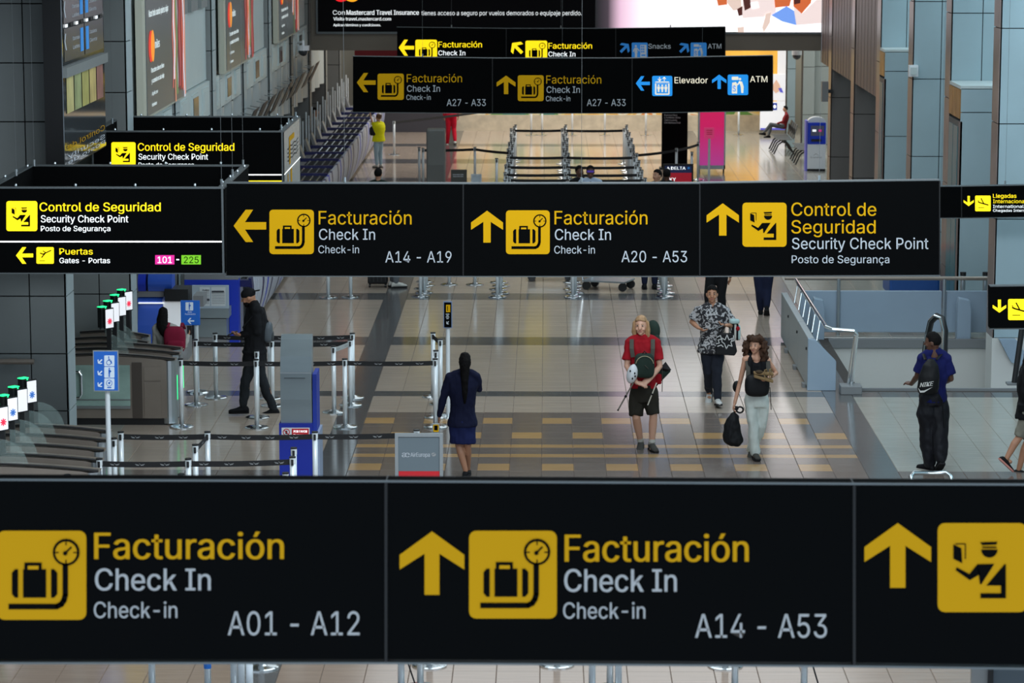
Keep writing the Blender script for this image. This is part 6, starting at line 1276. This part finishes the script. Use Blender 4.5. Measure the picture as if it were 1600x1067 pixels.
# 3 ------- curly woman
mint = cloth('mint_linen', (212, 220, 214))
A3 = person('curly-haired woman in black top and pale mint trousers walking', (1179, 715), 526, face=True, skin='light', hair='curl', hstyle='curly', head=(1180, 539, -.02), look=(-.45, -1, -.1), neck=(1182, 557, 0), sw=.16, shL=(1164.5, 561.5, 0), shR=(1200, 563.5, 0),
    elL=(1155.5, 600, .02), elR=(1213, 583, .03), wrL=(1148, 630, -.05), wrR=(1198, 592, -.22), palmL=(1, -.2, 0), palmR=(-.3, .3, 1), curl=.8, hip=(1182, 626, 0), knL=(1177, 665, -.08), knR=(1190, 665, .0), anL=(1180, 707, -.10), anR=(1174, 703, .14), thin=.85, bulk=.9,
    bottom=(mint, 'wide', -.006), top_=(blk, 'tank', .01, 1.0), tz0=.12, tname='tank_top', shoes=(cloth('grey_shoe', (74, 72, 68)), sole_d), ffL=(.15, -1), ffR=(-.2, -1), pR=.3)
Jp = A3['J']; c = Jp((1183, 602, -.17)); o3 = c; t = thing('front_pack', c, 'shiny black pack worn on the belly of the curly-haired woman', 'backpack'); b = MB(o3); sack(b, c, .165, .09, .15, bag_d, .6); b.build('body', t, smooth=True)
for x in (1168, 1200): strap(t, o3, [Jp((x - 1, 561, .05)), Jp((x, 566, -.08)), Jp((x + 1, 580, -.13)), Jp((x + 1, 592, -.15))], gst, (.03, .007))
strap(t, o3, [Jp((1203, 605, .1)), Jp((1205, 640, .12))], bag_d, (.012, .005)); strap(t, o3, [Jp((1197, 612, .1)), Jp((1199, 640, .12))], gst, (.014, .005))
c = Jp((1181, 592, .2)); o3 = c; t = thing('backpack', c, 'black backpack behind the curly-haired woman, showing at her waist', 'backpack'); b = MB(o3); sack(b, c, .13, .09, .2, bag_d, .55); b.build('body', t, smooth=True); b = MB(o3); b.ell(Jp((1151, 604, .12)), .055, .05, .08, bag_d, 12, 8); b.build('side_pouch', t, smooth=True); b = MB(o3); b.ell(Jp((1166, 560, .14)), .04, .05, .07, gst, 10, 8); b.build('roll', t, smooth=True)
c = Jp((1193, 589, -.33)); o3 = c; brn = cloth('tan_leather', (136, 112, 78)); t = thing('sandals', c, 'pair of brown strapped sandals carried in the arm of the curly-haired woman', 'shoes')
for k_, (dz, rz_) in enumerate(((-.02, .12), (.045, -.1))):
    b = MB(o3); r_ = Matrix.Rotation(rz_, 3, 'Y'); b.obox(c + Vector((0, .02 * k_, dz)), r_ @ Vector((.13, 0, -.02)), (0, .045, 0), r_ @ Vector((0, 0, .02)), brn); so = b.build('sole', t, bevel=.012)
    b = MB(o3)
    b.ell(c + Vector((-.06, .0, dz + .022)), .055, .042, .026, cloth('dark_leather', (70, 56, 40)), 12, 8)
    for xx, zz in ((.02, .05), (.085, .06)): b.tube([c + Vector((xx, -.045, dz)), c + Vector((xx - .01, -.03, dz + zz)), c + Vector((xx + .02, .03, dz + zz)), c + Vector((xx + .03, .045, dz))], .009, brn, 6)
    b.build('straps', so)
c = Jp((1145, 672, -.06)); o3 = c; t = thing('carrier_bag', c, 'black drawstring carrier bag held low by the curly-haired woman', 'bag'); b = MB(o3); X = Vector((1, 0, 0)); Yv = Vector((0, 1, 0))
loft(b, [(Jp((1147.5, 643, -.06)), X, Yv, .02, .02), (Jp((1146, 650, -.06)), X, Yv, .075, .04), (Jp((1144.5, 662, -.06)), X, Yv, .10, .06), (Jp((1144.5, 680, -.06)), X, Yv, .135, .075), (Jp((1146, 690, -.06)), X, Yv, .135, .07), (Jp((1147, 696, -.06)), X, Yv, .08, .04)], bag_d, 20); bg_ = remesh(b, 'body', t, .012, 1, .02, 12)
b = MB(o3); b.tube([Jp((1148, 645, -.06)), Jp((1146, 637, -.07)), Jp((1148, 634, -.08))], .012, bag_d, 6); b.build('handle', t)
c = Jp((1156, 640, -.1)); t = thing('hair_tie', c, 'black ruffled band dangling from the hand with the carrier bag', 'band'); b = MB(c); b.tube([c + Vector((.045 * math.cos(R(a)) , -.01, .04 * math.sin(R(a)))) for a in range(0, 361, 30)], .012, bag_d, 8); b.build('loop', t); b = MB(c); b.ell(c + Vector((-.045, 0, .02)), .03, .025, .03, bag_d, 10, 8); b.build('knot', t, smooth=True)
# 4 ------- navy dress woman, back view
navy = cloth('navy_uniform', (22, 26, 52)); navy2 = cloth('navy_skirt', (28, 36, 78))
A4 = person('woman in navy jacket and skirt with long black ponytail seen from behind', (729, 745), 550, fwd=(0, 1), skin='tan', hair='black', hstyle='pony', head=(726.5, 564.5, .02), look=(0, 1, 0), neck=(726, 581, 0), shL=(702, 590, 0), shR=(744, 588, 0), sw=.17,
    elL=(692.5, 622, .0), wrL=(686.5, 650, .02), elR=(748, 608, .10), wrR=(742, 592, .30), hdL=(-.1, .05, -1), palmL=(1, .2, 0), curl=.35, hip=(723, 657, 0), knL=(717, 696, 0), knR=(730.5, 696, 0), anL=(727.5, 735, -.03), anR=(731, 733, .22), hem=692, bulk=1.04,
    bottom=(navy2, 'skirt', 0), top_=(navy, 'long', .024, 1.12), tname='jacket', tail=657, shoes=(blk, sole_d), low=True, ffL=(.2, 1), ffR=(0, 1))
# 5 ------- man in black cap
A5 = person('man in black cap and black clothes looking at his phone in the queue', (396, 647), 449, fwd=(-1, 0), face=True, beard=True, skin='tan', hair='black', hstyle='none', head=(388.5, 464, 0), look=(-1, .0, -.35), neck=(397, 475, 0),
    shL=(400, 484, -.17), shR=(399, 483, .17), elL=(402, 519, -.20), elR=(398, 520, .2), wrL=(378, 524, -.10), wrR=(376, 522, .08), hdL=(-1, .2, .1), palmL=(0, .3, 1), palmR=(0, -.3, 1), curl=.5, hip=(398, 556, 0), knL=(384, 594, -.08), knR=(410, 594, .08), anL=(380, 636, -.08), anR=(427, 640, .1),
    bottom=(cloth('charcoal', (34, 38, 42)), 'trousers', .012), top_=(blk, 'long', .045, 1.0), tname='hoodie', tail=547, shoes=(blk, cloth('sole_black', (16, 16, 17))), ffL=(-1, -.1), ffR=(-1, .0), pR=.12, bulk=1.08, hw=.07)
q = A5; o3 = q['org']; s = q['s']; hd, hf, hl, hu, rot = q['hd'], q['hf'], q['hl'], q['hu'], q['rot']
b = MB(o3); b.ell(hd + hu * .045 * s - hf * .01, .088 * s, .104 * s, .08 * s, blk, 18, 12, rot); cp_ = b.build('cap', q['t'], smooth=True); b = MB(o3); b.quadbox([hd + hu * .05 * s - hf * .09 * s + hl * -.06 * s, hd + hu * .05 * s - hf * .09 * s + hl * .06 * s, hd + hu * .035 * s - hf * .175 * s + hl * .045 * s, hd + hu * .035 * s - hf * .175 * s - hl * .045 * s], hu * .008, blk); b.build('brim', cp_)
Jp = q['J']; b = MB(o3); loft(b, [(Jp((396, 546, 0)), Vector((1, 0, 0)), Vector((0, 1, 0)), .155, .19), (Jp((396, 553, 0)), Vector((1, 0, 0)), Vector((0, 1, 0)), .155, .19)], wht); b.build('shirt_tail', q['t'])
c = Jp((419, 519, .0)); t = thing('sling_bag', c, 'small grey sling bag on the back of the man in the black cap', 'bag'); b = MB(c); sack(b, c, .065, .12, .15, cloth('bag_grey', (84, 92, 98), .4), .6); b.build('body', t, smooth=True); b = MB(c); sack(b, c + Vector((.05, 0, -.05)), .03, .09, .07, cloth('bag_grey_dark', (60, 66, 70), .4), .6); b.build('pocket', t, smooth=True); strap(t, c, [c + Vector((-.0, 0, .14)), Jp((413, 492, -.05)), Jp((402, 483, -.16)), Jp((388, 502, -.24)), Jp((379, 512, -.24))], bag_d, (.02, .008))
c = Jp((363.5, 520.5, 0)); t = thing('phone', c, 'phone in the hands of the man in the black cap', 'phone'); b = MB(c); b.obox(c, (.07, 0, .03), (0, .035, 0), (-.004, 0, .006), M_cap); b.build('body', t); b = MB(c); b.obox(c + Vector((-.002, 0, .008)), (.06, 0, .026), (0, .03, 0), (-.0005, 0, .001), mat('phone_glass', rgb(40, 46, 52), rough=.1)); b.build('display', t)
# 6 ------- man with logo backpack
A6 = person('man in blue t-shirt and baggy black trousers seen from behind at the right', (1456, 734), 518, fwd=(-.25, 1), skin='brown', hair='black', head=(1457.5, 534, .0), look=(-1, .35, -.08), neck=(1460, 547, 0), shL=(1441, 560, .03), shR=(1480, 561, -.02),
    elL=(1433, 588, .12), elR=(1486, 592, .02), wrL=(1424, 600, .34), wrR=(1468, 600, .36), hdL=(-.5, .6, .1), palmL=(.2, .3, -1), curl=.6, hip=(1458, 622, 0), knL=(1450, 668, .0), knR=(1468, 664, -.04), anL=(1452, 725, .02), anR=(1470, 718, -.14),
    bottom=(cloth('black_nylon', (26, 27, 32), .55), 'trousers', .05), top_=(cloth('royal_blue', (22, 28, 84)), 'short', .022, 1.0), tz0=-.03, shoes=(blk, sole_d), ffL=(-.5, .6), ffR=(-.1, 1), pL=0, pR=.5, bulk=1.0)
Jp = A6['J']; c = Jp((1452, 589, -.2)); t = thing('backpack', c, 'black drawstring backpack with white sport logo on the blue shirt man', 'backpack'); b = MB(c)
loft(b, [(Jp((1455, 560, -.16)), X, Yv, .04, .03), (Jp((1454, 570, -.19)), X, Yv, .10, .07), (Jp((1452, 588, -.2)), X, Yv, .135, .09), (Jp((1450, 606, -.2)), X, Yv, .14, .09), (Jp((1450, 615, -.19)), X, Yv, .12, .07)], bag_d, 20); bd = remesh(b, 'body', t, .014, 2, .008, 10)
lg = mat('logo_white', rgb(215, 215, 210), rough=.7); b = MB(c); mpb = lambda x, y, lay=0: Jp((x, y - .12 * (x - 1445), -.305 - .003 * lay + .004 * abs(x - 1450) * .35)); d_text(b, mpb, 'NIKE', 1437, 1456.5, 604, 6.6, lg, 1, 0, .25); d_text(b, mpb, 'NIKE', 1437.6, 1457.1, 604, 6.6, lg, 2, 0, .25)
d_poly(b, mpb, [(1434.5, 604.5), (1438, 609.5), (1444, 610), (1457.5, 606.0), (1444, 613), (1437.5, 612.5)], lg, 1); b.build('logo', bd)
for x0_, x1_ in ((1446, 1444), (1463, 1476)): strap(t, c, [Jp((x0_, 562, -.17)), Jp((x0_ - 3 if x0_ < 1450 else x0_ + 8, 553, -.06)), Jp((x1_, 556, .08))], bag_d, (.02, .006))
strap(t, c, [Jp((1462, 606, -.2)), Jp((1472, 625, -.18)), Jp((1476, 668, -.17))], bag_d, (.010, .006), 'cord')
# 7 ------- woman cut by the right edge
A7 = person('woman in long black top cut off by the right edge of the photo', (1600, 739), 543, fwd=(1, .3), skin='tan', hair='black', hstyle='back', head=(1612, 559, 0), shL=(1606, 578, -.16), shR=(1604, 577, .16), elL=(1602, 612, -.2), wrL=(1608, 640, -.18), neck=(1610, 573, 0), hip=(1605, 645, 0), knL=(1592, 684, -.06), knR=(1606, 688, .05), anL=(1573, 716, -.10), anR=(1592, 733, .1),
    bottom=(cloth('stone', (128, 126, 114)), 'shorts', -.01), top_=(blk, 'long', .03, 1.15), tail=629, shoes=(blk, cloth('strap_pink', (190, 130, 120))), low=True, ffL=(1, .2), ffR=(.8, -.4), pL=.75)
# 8 ------- woman with maroon backpack
A8 = person('woman with long dark hair and maroon backpack going through the gate', (262, 632), 476, fwd=(.1, 1), skin='light', hair='black', hstyle='back', head=(255, 491, .0), look=(.15, 1, -.1), neck=(256, 505, 0), shL=(243, 513, 0), shR=(278, 516, .0), elL=(242, 542, .05), wrL=(247, 562, .15), elR=(288, 540, .08), wrR=(294, 524, .2), palmR=(-.5, .2, .8),
    bottom=(jean, 'trousers', .01), top_=(cloth('pale_grey_knit', (176, 176, 170)), 'long', .02, 1.0), shoes=(blk, sole_d))
Jp = A8['J']; mar = cloth('maroon', (128, 28, 54)); c = Jp((273, 531, -.18)); t = thing('backpack', c, 'maroon backpack worn by the long-haired woman in the gate', 'backpack'); b = MB(c); sack(b, c, .16, .1, .2, mar, .6); bd = b.build('body', t, smooth=True); b = MB(c); sack(b, c + Vector((.02, -.09, -.08)), .13, .04, .09, mar, .6); b.build('pocket', t, smooth=True)
b = MB(c); b.tube([c + Vector((-.11, -.13, -.15)), c + Vector((.15, -.12, -.11))], .009, cloth('cream_trim', (200, 180, 160)), 6); b.build('trim', t)
for x in (-.1, .1): strap(t, c, [c + Vector((x, .03, .19)), c + Vector((x, .12, .23)), c + Vector((x * 1.1, .28, .12))], mar, (.025, .008))
c = Jp((296, 516, .22)); t = thing('phone', c, 'dark phone raised by the woman with the maroon backpack', 'phone'); b = MB(c); b.obox(c, (.035, 0, 0), (0, .005, 0), (0, 0, .07), M_cap); b.build('body', t); b = MB(c); b.obox(c + Vector((0, .006, 0)), (.03, 0, 0), (0, .001, 0), (0, 0, .062), M_fr); b.build('display', t)
# far and partly hidden people
def simple(label, base, top, Y=None, fwd=(0, -1), bottom=None, topc=None, **k):
    kw = dict(fine=False, vox=.015, bottom=(bottom or blk, 'trousers', .012), top_=(topc or blk, k.pop('sl', 'long'), .02, 1.0), shoes=(k.pop('shoe', blk), sole_d)); kw.update(k)
    return person(label, base, top, fwd, Y, **kw)
simple('woman in yellow t-shirt and pale jeans at the far check-in desks', (592, 262), 178, fwd=(-.7, .7), bottom=cloth('pale_jean', (150, 176, 190)), topc=cloth('yellow', (222, 220, 20)), sl='short', skin='light', hair='brown', hstyle='bun', bulk=1.4, elL=(582, 193, .05), wrL=(579, 181, .1), shoe=wht)
c = P(583, 205, 77.82); t = thing('handbag', c, 'small black handbag at the side of the yellow shirt woman', 'bag'); b = MB(c); sack(b, c, .1, .06, .12, bag_d, .5); b.build('body', t, smooth=True); strap(t, c, [c + Vector((-.05, 0, .1)), c + Vector((.1, 0, .42)), c + Vector((.07, 0, .1))], bag_d, (.01, .005), 'handle')
simple('person in an all red outfit walking away near the mural', (705, 226), 138, fwd=(0, 1), bottom=cloth('bright_red', (196, 24, 50)), topc=cloth('bright_red', (196, 24, 50)), hair='brown', anL=(699, 225, .1), anR=(711, 221, -.1), shoe=wht)
simple('dark-haired man in dark green shirt whose head shows above the middle sign', (592, 395), 263, Y=59.5, fwd=(.2, 1), topc=cloth('bottle_green', (30, 44, 38)), skin='light')
simple('man in black jacket, left of the two heads above the middle sign', (905, 395), 259, Y=60.0, skin='brown', fwd=(.5, -.8))
A = simple('man in pale blue shirt and dark tie with violet glasses above the middle sign', (922, 395), 259, Y=59.4, skin='brown', topc=cloth('pale_blue_shirt', (168, 184, 206)), face=True)
b = MB(A['org']); h_ = A['hd'] + A['hf'] * .098 * A['s'] + A['hu'] * .012; b.box(h_.x - .07, h_.x + .07, h_.y - .01, h_.y + .01, h_.z - .02, h_.z + .02, cloth('violet', (110, 80, 200))); b.build('glasses', A['t']); b = MB(A['org']); n_ = A['shc']; b.quadbox([(n_.x - .02, n_.y - .14, n_.z + .03), (n_.x + .02, n_.y - .14, n_.z + .03), (n_.x + .035, n_.y - .155, n_.z - .4), (n_.x - .035, n_.y - .155, n_.z - .4)], (0, .012, 0), dkn); b.build('tie', A['t'])
simple('dark-haired man in grey collar, left head before the airline notice', (1026, 395), 265, Y=58.9, skin='light', topc=cloth('grey_shirt', (110, 110, 112)), fwd=(-.6, -.6), face=True)
simple('dark-haired man facing away, right head before the airline notice', (1041, 395), 264, Y=59.8, skin='brown', fwd=(.3, 1))
simple('person in black shorts and top standing behind the floral shirt man', (1121, 508), 340, fwd=(.1, 1), skin='tan', knL=(1107, 460, 0), anL=(1108, 492, 0), knR=(1127, 460, 0), wrR=(1141, 432, .05), bulk=1.05)
simple('person in navy trousers walking away near the parapet', (1194, 492), 324, fwd=(.1, 1), bottom=cloth('navy_trousers', (26, 32, 56)), topc=dkn, hip=(1193, 415, 0), knL=(1187, 455, 0), knR=(1199, 452, 0), anL=(1188.5, 485, .1), anR=(1198, 481, -.12), pR=.6)
simple('person in dark blue trousers standing by the luggage trolley', (1015, 452), 295, fwd=(0, 1), bottom=cloth('navy_trousers', (26, 32, 56)), topc=dkn)
simple('traveller in grey trousers and pale shoes behind the black suitcase', (616, 449), 290, fwd=(.8, .3), bottom=cloth('grey_trousers', (96, 100, 104)), topc=blk, shoe=wht)
simple('check-in agent with dark hair and grey shirt behind the far desks', (493, 270), 168, Y=76.3, fwd=(1, 0), topc=cloth('agent_grey', (120, 122, 120)), skin='tan')
q = P(594, 440, 54.3); c = Vector((q.x, 54.3, .03)); t = thing('suitcase', c, 'black upright suitcase under the middle sign beside two queue posts', 'suitcase'); b = MB(c); b.box(c.x - .23, c.x + .15, 54.15, 54.42, .07, .68, bag_d); b.build('shell', t, bevel=.03)
b = MB(c)
for k_ in range(5): b.box(c.x - .2 + k_ * .075, c.x - .185 + k_ * .075, 54.14, 54.15, .12, .64, M_cap)
b.build('ribs', t); b = MB(c); b.tube([(c.x - .12, 54.3, .68), (c.x - .12, 54.3, 1.0), (c.x + .04, 54.3, 1.0), (c.x + .04, 54.3, .68)], .012, M_steel, 6); b.build('handle', t)
for xx in (-.19, .11): b = MB(c); b.tube([(c.x + xx - .02, 54.2, .035), (c.x + xx + .02, 54.2, .035)], .035, M_cap, 10); b.build('wheel', t)
# seated person at the far right
simple('seated person in grey trousers and dark red top with legs crossed at far right', (1213, 221), 166, Y=83.4, fwd=(-1, 0), bottom=cloth('grey_trousers', (96, 100, 104)), topc=cloth('dark_red_top', (130, 40, 44)), hip=(1224, 198, 0), shL=(1229, 180, -.18), shR=(1229, 180, .18), neck=(1228, 176, 0), head=(1227, 170, 0), knL=(1204, 194, -.1), knR=(1205, 196, .1), anL=(1194, 208, -.1), anR=(1201, 212, .1), elL=(1224, 190, -.2), elR=(1224, 190, .2), wrL=(1214, 193, -.1), wrR=(1214, 193, .1), pL=-.2)
